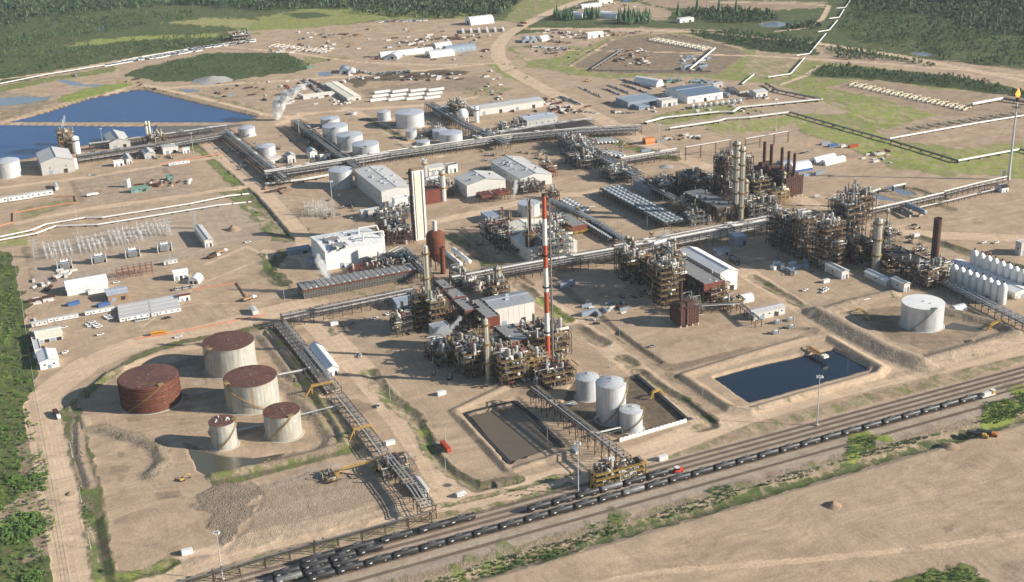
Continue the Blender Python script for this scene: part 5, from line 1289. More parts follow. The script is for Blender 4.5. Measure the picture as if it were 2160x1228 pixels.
# ---- framed process structures ----
MODS=[
('tall yellow railed structure left of the central spine',878,700,638,908,868,6,'steel','yellow',.9,14),
('yellow railed bay right behind the white ringed column',912,705,640,942,905,5,'steel','yellow',1.3,20),
('low dark structure in the shadow left of the yellow one',838,712,670,868,826,3,'steeld','steelg',.6,14),
('low busy pump structure left of the slim central column',925,778,748,975,915,2,'steeld','yellow',1.6,26),
('tangled structure with looping silver lines around the central column',985,800,752,1040,970,4,'steel','yellow',1.7,34),
('crowded yellow railed structure at the foot of the striped chimney',1060,818,770,1110,1048,4,'steel','yellow',1.6,30),
('yellow beamed structure right of the striped chimney foot',1105,800,765,1160,1095,3,'yellow','yellow',1.4,30),
('open pipe structure right of the nearest central cooler',1125,765,718,1205,1110,3,'steel','yellow',1.5,32),
('dense pipe deck between cooler spine and striped chimney',1062,770,740,1098,1050,3,'steel','yellow',1.4,24),
('structure of yellow beams at the silo end of the central unit',1150,822,795,1215,1140,2,'steel','yellow',1.4,18),
('pipe bay beside the stubby ringed column',1040,640,606,1075,1025,3,'steel','yellow',1.3,20),
('yellow valve gallery along the right of the central spine',985,622,598,1010,968,3,'steelg','yellow',1.5,38),
('very tall yellow decked framed tower right of centre',1395,650,566,1432,1378,7,'steel','yellow',1.1,16),
('tall framed tower with dense pipework behind the yellow decked one',1415,632,545,1445,1396,7,'steel','yellow',1.1,24),
('dark lower structure at the left of the framed tower',1330,600,545,1372,1318,4,'steel','yellow',1.2,28),
('open steel bay below the main rack left of the framed tower',1372,608,560,1400,1360,4,'steel','yellow',1.,22),
('pipe structure at the foot of the cooler before the ridge roofed hall',1500,640,610,1540,1488,3,'steel','yellow',1.7,26),
('low yellow skid row right of the cooler foot',1535,655,640,1572,1527,1,'yellow','yellow',1.2,10),
('steel gallery with pipes below the twin red heater rack',1452,668,640,1478,1446,2,'steelg','steelg',1.4,12),
('big dark structure, leftmost of the right hand cluster',1664,540,470,1705,1650,6,'steeld','steel',1.1,34),
('rust brown decked tower, second of the right hand cluster',1690,548,468,1712,1674,8,'steel','wood',1.3,16),
('broad rust brown tower full of decks in the right hand cluster',1738,572,478,1785,1722,9,'steel','wood',1.3,22),
('dark tower with a black void behind the broad brown one',1788,520,440,1830,1776,6,'steeld','wood',1.2,30),
('tall open structure at the top of the right hand cluster',1800,470,420,1850,1788,4,'steeld','wood',1.2,26),
('pale braced structure right of the tall yellowed column',1864,560,490,1890,1853,6,'steelg','steel',1.2,20),
('dark low structure between the brown tower and yellowed column',1800,560,520,1845,1790,4,'steeld','steel',1.3,22),
('rusty tangle of pipes at the foot of the brown stack',1955,612,575,2000,1945,4,'steel','wood',1.8,18),
('pipe block beside the left end of the white silo row',1988,590,560,2012,1980,4,'steel','cream',1.5,14),
('dense dark unit behind the fan bank, upper right',1400,425,398,1450,1385,3,'steeld','steel',1.3,40),
('busy unit of pipes around the leftmost thick tower',1470,425,385,1510,1455,4,'steeld','steelg',1.4,40),
('yellow exchanger deck in the middle of the upper right unit',1455,462,440,1500,1440,2,'yellow','yellow',1.6,30),
('pipe deck before the slim vessels, upper right',1460,480,460,1500,1448,2,'steelg','steelg',1.5,12),
('tower structure between the two tallest towers',1530,430,340,1550,1515,6,'steeld','steel',1.2,22),
('dark framed structure behind the tallest tower',1560,420,335,1590,1545,6,'steeld','steel',1.1,28),
('structure left of the ribbed brown heater',1590,425,385,1630,1575,4,'steeld','yellow',1.3,34),
('dark piping field right of the tallest tower',1580,465,435,1640,1565,3,'steeld','steelg',1.4,26),
('yellow legged exchanger stack in front of the ribbed heater',1630,435,408,1665,1620,3,'yellow','yellow',1.3,12),
('pipe unit in front of the wide white roofed hall',1150,560,508,1208,1140,4,'steelg','steelg',1.8,44),
('dark compressor yard left of the wide white roofed hall',1060,530,500,1100,1035,2,'steeld','steelg',1.6,50),
('pipe structure behind the cooler on yellow legs',1170,492,472,1200,1160,2,'steelg','steelg',1.5,26),
('equipment deck between the bright white hall and the square stack',820,522,492,870,808,3,'stackbrown','steel',1.3,34),
('pipe mass between cooling tower and bright white hall',790,590,570,880,775,2,'steel','steel',1.6,28),
('rust pitched framework beside the cooling tower',745,592,572,790,735,2,'redwall','steel',.6,14),
('silver duct unit at the front of the tall grey hall',800,470,450,880,790,2,'steelg','steelg',1.5,12),
('pipe field between the tall grey hall and pale low hall',925,418,398,960,915,3,'steelg','yellow',1.3,30),
('packed pipe unit left of the raised white sphere',962,256,224,985,950,5,'steeld','yellow',1.5,26),
('yellowed equipment tower at the pond, leftmost tower of the site',130,326,282,152,118,5,'yellow','yellow',1.2,18),
('rusty skids beside the pond side racks, middle',318,310,292,350,305,2,'steel','yellow',1.5,20),
('exchanger structure right of the pipe racks, upper centre',1215,330,308,1260,1180,2,'steelg','steelg',1.6,46),
('dark pump yard left of the upper diagonal rack',1225,360,340,1290,1210,2,'steeld','steelg',1.6,36),
('equipment field along the far end of the upper diagonal rack',1290,385,366,1345,1275,2,'steeld','steelg',1.4,26),
('orange edged structure right of the long pale hall',1160,375,350,1175,1132,3,'redwall','yellow',1.1,26),
('trusswork below the long pale hall',1105,412,398,1150,1090,2,'steel','steel',1.1,26),
('pipework bay on the near end of the long pale hall',1165,425,408,1180,1150,2,'steel','steel',1.4,14),
('pale tangle beside the upper tanks and racks',905,292,280,945,895,2,'steelg','steelg',1.6,20),
('pipe bundle right of the grey tank pair, upper centre',1010,302,290,1060,1000,2,'steelg','steelg',1.6,26),
('white drum row at the upper crossing',1060,280,268,1110,1050,2,'steelg','steelg',1.4,16),
('far away dark plant in the yard above the pond',492,88,76,528,482,2,'steeld','cladw',1.2,26),
('loading gantry with yellow gangways over the tank cars',1258,1038,1004,1362,1250,3,'steel','yellowc',1.6,9),
('valve skid cluster at the lower end of the tank farm rack',815,1018,1000,880,808,1,'steelg','yellow',1.8,20),
('small yellow railed pump pit on the embankment',693,1022,1016,712,680,1,'steeld','yellowc',2.2,14),
]
for m_ in MODS:
    l,cx,cy,ty,xA,xB,lev,fr,dk,fi,LB_=m_;module(l,cx,cy,ty,xA,xB,lev,fr,dk,fi,LB=LB_)
# ---- racks ----
rack('low twin pipe rack running down past the tank farm, upper stretch',[(592,692),(640,752),(705,835)],11,5.5,2,7)
rack('low twin pipe rack running down past the tank farm, lower stretch',[(712,845),(760,905),(806,968)],9,5,2,4,col='steelg',dense=.6)
rack('rusty braced trestle descending from the tank farm rack to the railway',[(822,985),(880,1058),(905,1098)],9,9,2,4,col='steel',brace=True)
rack('main pipe rack, stretch from the tank farm corner to the central spine',[(597,690),(740,660),(872,632)],8,10,2,5)
rack('main pipe rack, stretch from the central spine past the striped chimney',[(955,612),(1100,585),(1300,550)],13,11,3,7,brace=False,top=[(0,.5,'pipew')])
rack('main pipe rack, stretch from the framed tower to the right hand cluster',[(1300,550),(1480,515),(1705,470)],15,12,3,8,brace=False,top=[(-3,.5,'pipew'),(3.5,.45,'pipe')])
rack('pipe trestle on thin posts beside the railway',[(340,1262),(560,1197),(909,1100)],2.6,6.2,1,3,step=13,col='steel',brace=True,pr=.4,dense=1.3)
rack('covered silver conveyor rack from the central unit down to the loading gantry',[(1128,852),(1235,935),(1322,1003)],6,13,2,1,col='steel',pipem='pipe',top=[(-2.2,.32,'pipew'),(1.2,.28,'pipe'),(2.4,.22,'yellowc')])
rack('pipe rack along the pond, left half',[(165,345),(330,320)],10,9,3,6)
rack('pipe rack along the pond, right half',[(330,320),(478,295)],10,9,3,6)
rack('second pipe rack behind the pond sheds',[(190,318),(330,300),(480,278)],8,8,2,5,col='steel')
rack('dark wide pipe rack, left of two diagonal ones above the tank row',[(474,288),(560,358),(600,392)],14,9,3,7,col='steeld')
rack('dark pipe rack, right of two diagonal ones beside the four grey tanks',[(625,268),(690,320),(760,372)],12,9,3,7,col='steeld')
rack('long cross rack of the upper site, left part',[(560,382),(700,360),(820,340)],11,10,3,7,top=[(3,.5,'pipew')])
rack('long cross rack of the upper site, middle part',[(820,340),(960,320),(1080,303)],11,10,3,7,top=[(3,.6,'cream')])
rack('long cross rack of the upper site, right part',[(1080,303),(1220,290),(1352,283)],11,10,3,7,top=[(3,.5,'pipew')])
rack('diagonal dark rack from the sphere to the cross rack',[(905,232),(985,280),(1068,318)],11,10,2,6,col='steeld')
rack('diagonal dark rack below the black slatted coolers',[(1185,300),(1265,345),(1345,388)],15,10,3,8,col='steeld')
rack('pipe rack branching right from the diagonal dark rack',[(1310,352),(1428,332)],9,9,2,5,top=[(1,.8,'pipew')])
rack('thin high pipe on posts crossing the lane, left span',[(1446,338),(1540,322)],1.6,14,1,1,step=20,brace=False,top=[(0,.55,'pipew')],col='stackbrown')
rack('thin high pipe on posts crossing the lane, right span',[(1572,316),(1662,300)],1.6,12,1,1,step=20,brace=False,top=[(0,.55,'pipew')],col='stackbrown')
rack('flare line rack, near stretch beside the grey bullet',[(1805,462),(1905,440),(1990,420)],6,6,2,3,col='steel',top=[(0,.7,'pipew')])
rack('flare line rack, far stretch to the flare stack',[(1990,420),(2060,402),(2122,388)],5,7,2,2,col='steel',top=[(0,.7,'pipew')])
rack('low white line beside the flare rack',[(1935,445),(2020,425),(2100,405)],3,2.5,1,2,brace=False,top=[(0,.55,'pipew')])
rack('dark rack beneath the row of white silos',[(1990,608),(2080,655),(2180,705)],9,7,2,6,col='steeld')
rack('rack from the framed tower to the small transformers',[(1478,660),(1560,655),(1600,690)],5,6,1,4,col='steel')
rack('wide line of pipes above the fan rows',[(1160,432),(1200,448),(1260,480),(1320,520)],7,6,2,6,col='steelg')
rack('pipe bridge between cooling tower and the square stack',[(800,572),(850,545),(905,600)],9,10,2,6,col='steel')
rack('rack through the upper right unit behind the fan bank',[(1370,408),(1430,440),(1478,470)],6,10,2,4,col='steelg')
rack('rack across the middle of the upper right unit',[(1445,470),(1520,458),(1640,430)],7,9,2,5,col='steelg',top=[(0,.55,'pipew')])
rack('rack along the back of the upper right unit',[(1390,402),(1470,388),(1600,368)],7,10,2,5,col='steeld')
rack('pipe run under the long pale hall',[(1000,300),(1130,278),(1250,262)],9,7,2,7,col='steelg')
rack('low pipes feeding the rearmost diagonal row tank',[(640,282),(672,272)],4,2,1,3,brace=False)
rack('low pipes feeding the second diagonal row tank',[(650,292),(682,286)],4,2,1,3,brace=False)
rack('low pipes feeding the third diagonal row tank',[(676,312),(714,304)],4,2,1,3,brace=False)
rack('low pipes feeding the nearest diagonal row tank',[(706,334),(748,326)],4,2,1,3,brace=False)
rack('pipe bridge from the middle tank farm tank to the rack',[(588,800),(640,790),(668,778)],3.5,3,1,3,brace=False,col='steelg')
rack('pipe bridge from the right tank farm tank to the rack',[(632,888),(690,873),(735,862)],4.5,3,1,4,brace=False,col='steelg')
rack('pipe bridge between the two rear buff tanks and the red banded one',[(385,838),(398,842),(478,828)],3,2,1,3,brace=False,col='steelg')
rack('pipes between the two smallest tanks of the farm',[(500,915),(560,902)],5,2.6,1,4,brace=False,col='steelg')
rack('short pipe bundle from the silos to the conveyor',[(1180,868),(1215,858)],6,3,1,5,brace=False,col='steelg')
rack('lower pipe bundle from the front silo to the conveyor',[(1255,925),(1310,912)],4,3,1,4,brace=False,col='steelg')
rack('pipe bundle into the tallest silo',[(1215,905),(1262,893)],3,3,1,3,brace=False,col='steelg')
# ---- white pipelines zigzagging over the country ----
def pline(label,pts,r=.9,n=1,gap=2.4,z=1.6,mt='pipew',posts=True):
    W=[G(*p) for p in pts];x0,y0=W[0];t=thing('pipeline',label,'pipeline',x0,y0,0)
    for k in range(n):
        m=MB();of=(k-(n-1)/2)*gap;q=[]
        for i,p in enumerate(W):
            a=W[max(0,i-1)];b=W[min(len(W)-1,i+1)];d=math.hypot(b[0]-a[0],b[1]-a[1]);q.append((p[0]-x0-(b[1]-a[1])/d*of,p[1]-y0+(b[0]-a[0])/d*of,z+r+zat(*p)))
        m.path(q,r,8);m.build('pipe',mt,t)
    if posts:
        m=MB().box(0,0,-.3,.5,gap*n,z+.4+r*.3).mesh('support','steel');tot=sum(math.hypot(b[0]-a[0],b[1]-a[1]) for a,b in zip(W,W[1:]))
        for a,b in zip(W,W[1:]):
            L=math.hypot(b[0]-a[0],b[1]-a[1]);s=max(15,tot/80);an=math.atan2(b[1]-a[1],b[0]-a[0])
            for i in range(int(L/s)+1):
                u=i*s/L;o=bpy.data.objects.new('support',m);C.objects.link(o);o.parent=t;o.location=(a[0]+(b[0]-a[0])*u-x0,a[1]+(b[1]-a[1])*u-y0,0);o.rotation_euler=(0,0,an)
    return t
pline('white pipeline along the foot of the distant forest, left',[(-60,192),(0,180),(100,160),(225,140),(280,127),(400,106),(540,86)],.8)
Z2=[((1795,0),(1783,18),(1764,20)),((1780,22),(1770,39),(1749,42)),((1766,45),(1749,66),(1725,70)),((1742,74),(1730,88),(1707,116),(1680,120)),((1697,125),(1667,159),(1620,166)),((1590,160),(1565,180))]
for i,q in enumerate(Z2): pline('%s run from the top of the zigzag pipeline along the forest edge'%ORD[i],q,1.0,z=1.0,mt='pipew')
pline('twin white pipeline, rear of two crossing below the office blocks',[(1362,262),(1400,252),(1516,240),(1545,240),(1560,230),(1735,213)],.8,2,2.3)
pline('white pipeline, front of two crossing below the office blocks',[(1412,275),(1515,260),(1530,255),(1580,252),(1665,241)],1.1)
pline('grey pipeline cutting diagonally over the green meadow',[(1665,241),(1760,268),(1880,302),(2020,344)],1.1,mt='pipeg')
pline('white pipeline ending the diagonal one at the meadow corner',[(2020,344),(2085,332),(2150,320)],1.2)
pline('grey pipeline leaving the right edge beyond the flare stack',[(2150,320),(2260,345)],1.2,mt='pipeg')
pline('dark pipeline below the zigzag end',[(1615,180),(1640,195),(1732,214)],1.3,mt='pipeg')
pline('white pipeline along the front of the long well pad',[(1876,296),(1946,283),(2065,262),(2200,240)],1.05,z=.8)
pline('short white pipeline at the end of the long well pad',[(2050,225),(2114,213)],1.8,z=1.5)
pline('grey pipeline right of the end of the long well pad',[(2114,213),(2200,226)],1.5,mt='pipeg')
pline('white pipeline on the right side of the far brown pad',[(1508,106),(1455,150)],1.4)
pline('grey pipeline on the left side of the far brown pad',[(1312,108),(1247,150)],1.4,mt='pipeg')
pline('grey pipeline bounding the front of the far brown pad',[(1247,151),(1350,153),(1455,153),(1500,154)],.7,mt='pipeg')
pline('upper white pipeline of the left yard',[(-40,509),(0,503),(66,489),(98,476),(180,462),(215,462),(400,433),(480,417),(525,408)],.48,2,1.8,z=1.1)
pline('lower white pipeline of the left yard',[(-40,516),(0,510),(75,496),(118,480),(205,477),(300,462),(460,436),(530,425)],.48,2,1.8,z=1.1)
pline('white pipeline reaching the tank beside the tall grey hall',[(560,393),(640,384),(695,374)],.8,2,2.,z=2)
pline('short white elbow pipe over the pool',[(1829,413),(1856,406)],1.,z=4)
pline('short white pipe span beside the shallow pool',[(1883,403),(1909,397)],1.,z=4)
pline('pale culvert pipe left of the zigzag end',[(1590,158),(1567,178)],1.6,z=.2,mt='pipeg') if False else None
# ---- bullets, silos row, etc. ----
def bullet(label,p,q,w,mt='white',lift=1.6,nm='gas_bullet'):
    a=G(*p);b=G(*q);r=w/2*pxm(*p);t=thing(nm,label,'pressure vessel',a[0],a[1],0,math.atan2(b[1]-a[1],b[0]-a[0]));L=math.hypot(b[0]-a[0],b[1]-a[1])
    MB().capsule((0,0,r+lift),(L,0,r+lift),r,16,4).build('shell',mt,t)
    for u in (.2,.8): MB().box(L*u,0,-.2,1,r*1.8,lift+.9).build('saddle','conc',t)
    for u in (.3,.7): MB().cyl(L*u,0,lift+2*r-.1,.4,1,8).build('nozzle','steelg',t)
bullet('left of two long white gas bullets on a sand pad',(941,541),(972,567),10.5)
bullet('right of two long white gas bullets on a sand pad',(957,535),(990,561),10.5)
bullet('grey blue horizontal vessel on supports by the flare line',(1912,442),(1950,458),10,'bluegrey',2)
bullet('second pipe-like vessel beside the grey blue one',(1898,446),(1925,462),5,'pipeg',3)
bullet('silver drum on top of the framed tower front',(1378,560),(1402,553),9,'galv',18) 
bullet('small white drum left of the twin red heaters',(1310,352),(1318,349),7,'white')
bullet('white drum by the striped chimney, right side',(1172,730),(1178,728),12,'white',8)
for i in range(5): bullet('%s of five white drums in a bundle above the silos'%ORD[i],(1262+i*6,812-i*1.0),(1254+i*6,801-i*1.0),4.6,'white',1)
for i in range(7): bullet('%s of the white exchangers lying side by side along the upper diagonal rack'%ORD[i],(1262+i*9.2,332+i*.5),(1246+i*9.2,322+i*.5),6,'white',1.2)
for i in range(6): bullet('%s of the white exchangers in the short row beyond the diagonal rack'%ORD[i],(1262+i*8,306-i*.5),(1248+i*8,297-i*.5),4.5,'white',1.2)
# row of white silos flanking a long roof, right edge
building('silo_gallery','long white roofed gallery between two rows of silos, right edge','building',2140,632,618,2175,1995,'gableB',.08,'cladw','vwhite',nd_=1)
def p_silo():
    t=thing('silo','white silo','silo');r=3.5
    MB().lathe(0,0,[(r*.9,0),(r,3),(r,13),(r*.85,15),(r*.45,16.6),(.6,17.2)],18).build('shell','white',t);MB().cyl(0,0,17,.7,1.6,8).build('vent','dark',t)
    MB().lathe(0,0,[(r+.05,2.8),(r+.3,2.9),(r+.3,3.2),(r+.05,3.3)],18).build('ring','cladw',t);return t
PS=Proto(p_silo)
for i in range(8): g_=G(2010+i*14.6,592+i*5.8+8);PS.put(g_[0],g_[1],0,0,'%s silo from the left in the front row beside the white gallery'%ORD[i],'front row of white silos').scale=(.95,.95,1.02)
for i in range(9): g_=G(2054+i*14.4,563+i*5.9+8);PS.put(g_[0]+1,g_[1]+2,0,0,'%s silo from the left in the back row behind the white gallery'%ORD[i],'back row of white silos')
# tents
quonset('striking white dome shelter with a blue skirt behind the brown heater',1684,358,17,24,9,0,'vwhite',base='blue')
quonset('left of two cream fabric shelters on the upper right yard',1737,338,9,30,5.5,8,'white')
quonset('right of two cream fabric shelters on the upper right yard',1757,343,9,30,5.5,8,'white')
quonset('bluish tarpaulin shed beside the white dome shelter',1655,345,10,14,4,0,'bluegrey')
quonset('white quonset hut with two dark doors in the left yard',413,594,9.5,12,6,60,'vwhite',doors=2)
quonset('long white quonset behind the staff parking rows',1368,178,15,40,9,-70,'vwhite')
quonset('white dome hall on the far yard edge near the forest',1012,49,26,44,13,0,'vwhite')
quonset('small white dome in front of the far dome hall',1006,56,12,36,6,0,'vwhite',nm if False else 'fabric shelter') if False else None
quonset('long low white tunnel shelter in the storage yard',857,115,14,85,8,-4,'vwhite')
quonset('hipped white tent right of the long tunnel shelter',928,117,26,40,9,0,'vwhite')
quonset('round white tent among vehicles below the tunnel shelter',832,122,18,20,8,50,'vwhite')
quonset('grey arched hall in the storage yard near the curving road',969,107,22,50,10,0,'bluegrey')
quonset('pale arched shed behind the grey arched hall',931,99,18,30,8,10,'cladw')
quonset('first white peaked hall of the wooded camp, top centre',1218,37,22,28,10,-60,'vwhite')
quonset('second white peaked hall of the wooded camp, top centre',1288,37,24,36,10,-60,'vwhite')
quonset('low white domes of the camp above the first peaked hall',1245,15,14,40,7,0,'vwhite')
quonset('grey arched shed, left of the cluster by the curving road',1110,88,14,24,7,70,'galvroof')
quonset('grey arched shed, middle of the cluster by the curving road',1124,88,14,24,7,70,'galvroof')
quonset('pale round shed, right of the cluster by the curving road',1143,85,16,20,8,30,'cladw')
quonset('grey arched shed of the far yard beside the fleece tents',727,152,15,22,8,70,'bluegrey')
quonset('white arched tents beside the far yard arched shed',742,154,11,22,6,70,'vwhite')
quonset('orange dome enclosure beyond the upper diagonal rack',1368,302,9,12,7,0,'orange')
quonset('white clamshell cover behind the dark fan bank unit',1428,386,9,14,7,0,'vwhite')
quonset('white wrapped tarpaulin heap at the right tank dike',2021,653,8,11,4,0,'vwhite')
quonset('white wrapped module at the foot of the ridge roofed hall',1560,637,9,22,6,0,'vwhite')
# ---- trains ----
tracks=[562,571.5,577.3,583.3,588.8,594.2]
for i,yy in enumerate(tracks):
    x1=1400 if i<3 else 1200;t=thing('railway_track','%s railway track counted from the field side'%ORD[i],'railway track',-60,yy,zat(300,yy),0,'parallel railway tracks')
    m=MB().box(730,-.75,.22,1500,.09,.2).box(730,.75,.22,1500,.09,.2);m.build('rails','rail',t)
    m=MB()
    for k in range(1000): m.box(k*1.25,0,.02,.28,2.6,.2)
    o=m.build('sleepers','tie',t);o['kind']='stuff'
TB=Proto(tankcar('blackcar'));TG=Proto(tankcar('greycar'))
def string(x0,x1,y,desc,grp,grey=(),sp=15.7):
    n=int((x1-x0)/sp)+1
    for i in range(n):
        gr=i in grey;(TG if gr else TB).put(x0+i*sp+7,y,.1,0 if (i*7)%3 else math.pi,'%s %s tank car from the left end of the %s'%(ORD[i],'grey' if gr else 'black',desc),grp)
string(128,572,571.5,'long train nearest the field','tank cars of the long train',(12,))
string(260,345,581,'short train under the loading gantry','tank cars at the loading gantry',(3,))
string(96,150,577.3,'second siding string, bottom left','tank cars of the second siding',(1,))
string(112,172,583.3,'third siding string, bottom left','tank cars of the third siding')
TL=Proto(tankcar('blackcar'))
for i,x in enumerate((138,160.5,183,205.5,222)): TL.put(x,588.8,.1,0,'%s longer dark rail car from the left on the upper siding'%ORD[i],'long rail cars on the upper siding',sc=(1.32 if i<4 else 1.2,1,1.0))
def mover():
    x,y=G(1432,998);t=thing('rail_tractor','red railcar mover with a white cab roof coupled to the short train','rail vehicle',x,581,0.2)
    MB().box(0,0,.8,5.5,2.8,1.3).box(1.6,0,2.1,2,2.4,.7).build('body','safred',t);MB().box(-.8,0,2.1,2.2,2.5,1.5).build('cab_glass','glass',t);MB().box(-.8,0,3.6,2.9,2.9,.2).build('cab_roof','vwhite',t)
    for s in (-1.8,1.8):
        for q in (-1,1): MB().tube((s,q*1.2,.6),(s,q*1.45,.6),.6,12).build('wheel','tyre',t)
mover()
def loco():
    t=thing('rail_tractor','pale bodied end vehicle at the far right of the long train','rail vehicle',592,571.5,.2)
    MB().box(0,0,.8,11,2.9,1).box(-1,0,1.8,6,2.2,2).build('body','cladw',t);MB().box(4,0,1.8,2.4,2.8,2.4).build('cab','yellowc',t);MB().box(0,0,.2,8,2,.7).build('bogie','dark',t);MB().box(4,0,4.2,2.8,3,.2).build('cab_roof','vwhite',t)
loco()
building('loading_house','pale panel control house on the loading gantry','building',1306,1022,1000,1342,1300,'flat',.1,'cladw','steelg',h=9,LB=3.5,LA=12)
# ---- vehicles ----
PW,PG,PD,PR_,PB=[Proto(p_pickup(k)) for k in ('vwhite','vgrey','vdark','vred','vblue')]
VN=Proto(p_van('vwhite'));CRW=Proto(p_van('vwhite',6.5,2.6,'crew_van'))
def car(P_,px,py,rz,label,group=None,z=None):
    x,y=G(px,py);return P_.put(x,y,zat(x,y),R_(rz),label,group)
for P_,px,py,rz,l in [
 (PW,135,692,5,'white pickup just right of the patched roof building'),(PW,212,707,12,'white pickup alone on the open yard below the parked trucks'),(PW,376,712,8,'white pickup parked above the rear tank farm tank'),
 (PD,353,672,5,'black pickup right of the trailer block'),(PW,138,745,40,'white pickup near the small gabled building'),(PW,246,597,0,'white pickup at the right end of the long bright hall'),
 (PW,523,512,0,'white pickup by the dirt pile right of the substation'),(PW,798,858,70,'white pickup on the dirt road right of the tank farm rack'),(PW,760,752,60,'white pickup on the sandy apron left of the central unit'),
 (PW,790,673,15,'white pickup in the shadow of the main rack'),(PW,820,664,15,'second white pickup beside the blue shed'),(PG,744,684,0,'small grey pickup under the main rack'),
 (PW,1249,676,-40,'upper of two pickups on the middle road'),(PD,1258,684,-20,'dark lower pickup of the two on the middle road'),(PW,1698,613,12,'white pickup left of the trio in front of the grey sheds'),
 (PW,1738,610,12,'rear truck of the trio in front of the grey sheds'),(PW,1742,613,12,'middle truck of the trio in front of the grey sheds'),(PW,1737,617,12,'front truck of the trio in front of the grey sheds'),
 (VN,1723,416,-10,'white van right of the ribbed brown heater'),(PW,1752,419,-10,'pickup right of the van by the ribbed heater'),(PD,1929,476,-10,'dark pickup below the grey blue vessel'),
 (PW,2074,513,5,'left of two white pickups on the right hand yard'),(PW,2101,513,5,'right of two white pickups on the right hand yard'),(PW,1844,336,5,'white pickup on the upper right yard edge'),
 (VN,1288,972,10,'white van under the conveyor beside the loading gantry'),(CRW,973,1046,14,'white crew van on the road beside the railway'),
 (PW,1637,552,0,'white truck in the shade of the dark right cluster'),(PG,1640,548,0,'grey truck in the shade of the dark right cluster'),
 (PW,1248,437,0,'pickup at the edge of the fan bank shadow'),(PD,1692,324,0,'dark pickup on the bare upper right yard'),(PG,1703,322,0,'grey pickup on the bare upper right yard'),
 (PW,193,371,0,'left small pickup by the pond hall road'),(PG,198,371,0,'right small pickup by the pond hall road'),(PW,1422,509,0,'pickup beneath the pylon near the fan bank'),
 (PW,1120,470,0,'white vehicle in the yard by the pale grey tank') if False else (PG,1376,732,0,'grey truck by the swale right of the middle road'),
 ]: car(P_,px,py,rz,l)
for i,(px,py) in enumerate(((188,685),(192,689),(195,681),(199,685),(204,688),(209,691))): car(PW,px,py,10+rnd.uniform(-8,8),ORD[i]+' white truck from the left in the loose cluster, left yard','trucks clustered in the left yard')
for i,(px,py) in enumerate(((226,668),(230,671),(234,673))): car(PW,px,py,10,('rear','middle','front')[i]+' truck of three left of the trailer block','trucks left of the trailer block')
for i in range(5): car(PW,289+i*5.6,677-i*.8,70,'%s truck from the left parked before the trailer block'%ORD[i],'trucks parked before the trailer block')
for i in range(8): car(PW if i%3 else PG,368+i*5.6,612-i*.9,70,'%s truck from the left in the row below the quonset hut'%ORD[i],'trucks below the quonset hut')
def bus():
    x,y=G(335,706);a=G(318,708);b=G(352,702);t=thing('school_bus','yellow school bus parked on the open yard beside the orange tape','bus',x,y,0,math.atan2(b[1]-a[1],b[0]-a[0]))
    MB().extr([(-1.25,.5),(-1.25,2.5),(-.95,3.0),(.95,3.0),(1.25,2.5),(1.25,.5)],-6,4.6).box(5.3,0,.5,1.5,2.1,1.3).build('body','bus',t)
    for s in (-1,1): MB().box(-.8,s*1.26,1.75,9.6,.05,.65).build('window_strip','glass',t)
    MB().box(-.8,-1.29,1.25,10.4,.04,.1).build('stripe','vdark',t);MB().box(4.62,0,1.7,.06,2,.9).build('windscreen','glass',t)
    for x_ in (-3.6,4.4):
        for s in (-1.1,1.1): MB().tube((x_,s-.15,.5),(x_,s+.15,.5),.5,10).build('wheel','tyre',t)
bus()
def dump(label,px,py,rz,mt='vwhite',bedm='stackbrown'):
    x,y=G(px,py);t=thing('haul_truck',label,'truck',x,y,0,R_(rz))
    MB().box(3.9,0,.7,2.4,2.5,2.1).box(5.6,0,.7,1.4,2.2,1.2).build('cab',mt,t);MB().box(4.6,0,1.9,.9,2.3,.7).build('windscreen','glass',t)
    MB().extr([(-1.3,1.2),(-1.45,3),(1.45,3),(1.3,1.2)],-6.5,2.4).build('body',bedm,t);MB().box(-1,0,.6,13,1,.5).build('chassis','dark',t)
    for x_ in (-5.5,-4.2,-1,5.2):
        for s in (-1.1,1.1): MB().tube((x_,s-.2,.55),(x_,s+.2,.55),.55,10).build('wheel','tyre',t)
dump('white cabbed truck with a rusty load coming down the left road',121,878,-82)
dump('flatbed truck with crane parts on the yard right of the trailer block',527,632,20,'vwhite','wood')
dump('haul truck with a dark body on the curving road, lower one',1098,56,-60,'vdark','vdark')
dump('haul truck on the curving road, upper one',1105,50,-60,'vred','vdark')
dump('white truck and trailer beside the substation corner',452,543,20)
dump('yellow loaded truck at the substation corner',468,533,25,'vwhite','wood')
dump('left of two dark flatbeds on the big sand field',2062,921,-50,'yellowc','vdark')
dump('right of two dark flatbeds on the big sand field',2082,918,-50,'orange','vdark')
dump('white and yellow tanker in the fenced square, left yard',196,413,10,'vwhite','white')
def tracked(label,px,py,rz,mt='yellowc',sc=1.):
    x,y=G(px,py);t=thing('excavator',label,'excavator',x,y,zat(x,y),R_(rz));t.scale=(sc,)*3
    for s in (-1.1,1.1): MB().extr([(s-.3,0),(s-.3,.9),(s+.3,.9),(s+.3,0)],-2,2).build('track','vdark',t)
    MB().box(-.5,0,1,3.2,2.6,1.2).build('body',mt,t);MB().box(.7,.7,1.1,1.3,1.1,1.8).build('cab','glass',t)
    MB().path([(1,0,1.8),(4.2,0,4.6),(6.6,0,3.2)],.28,5).path([(6.6,0,3.2),(6.2,0,1.)],.2,5).build('boom',mt,t);MB().box(6.1,0,.4,.9,1.1,.9).build('bucket','vdark',t)
tracked('small yellow excavator on the sand below the tank farm',385,1014,10,'yellowc',.8);tracked('yellow digger among the pads beneath the far brown pad',1238,172,0)
tracked('tiny yellow loader by the tank farm berm',560,972,0,'yellowc',.5);tracked('orange tracked machine on the right yard beneath the swale',2078,543,0,'orange')
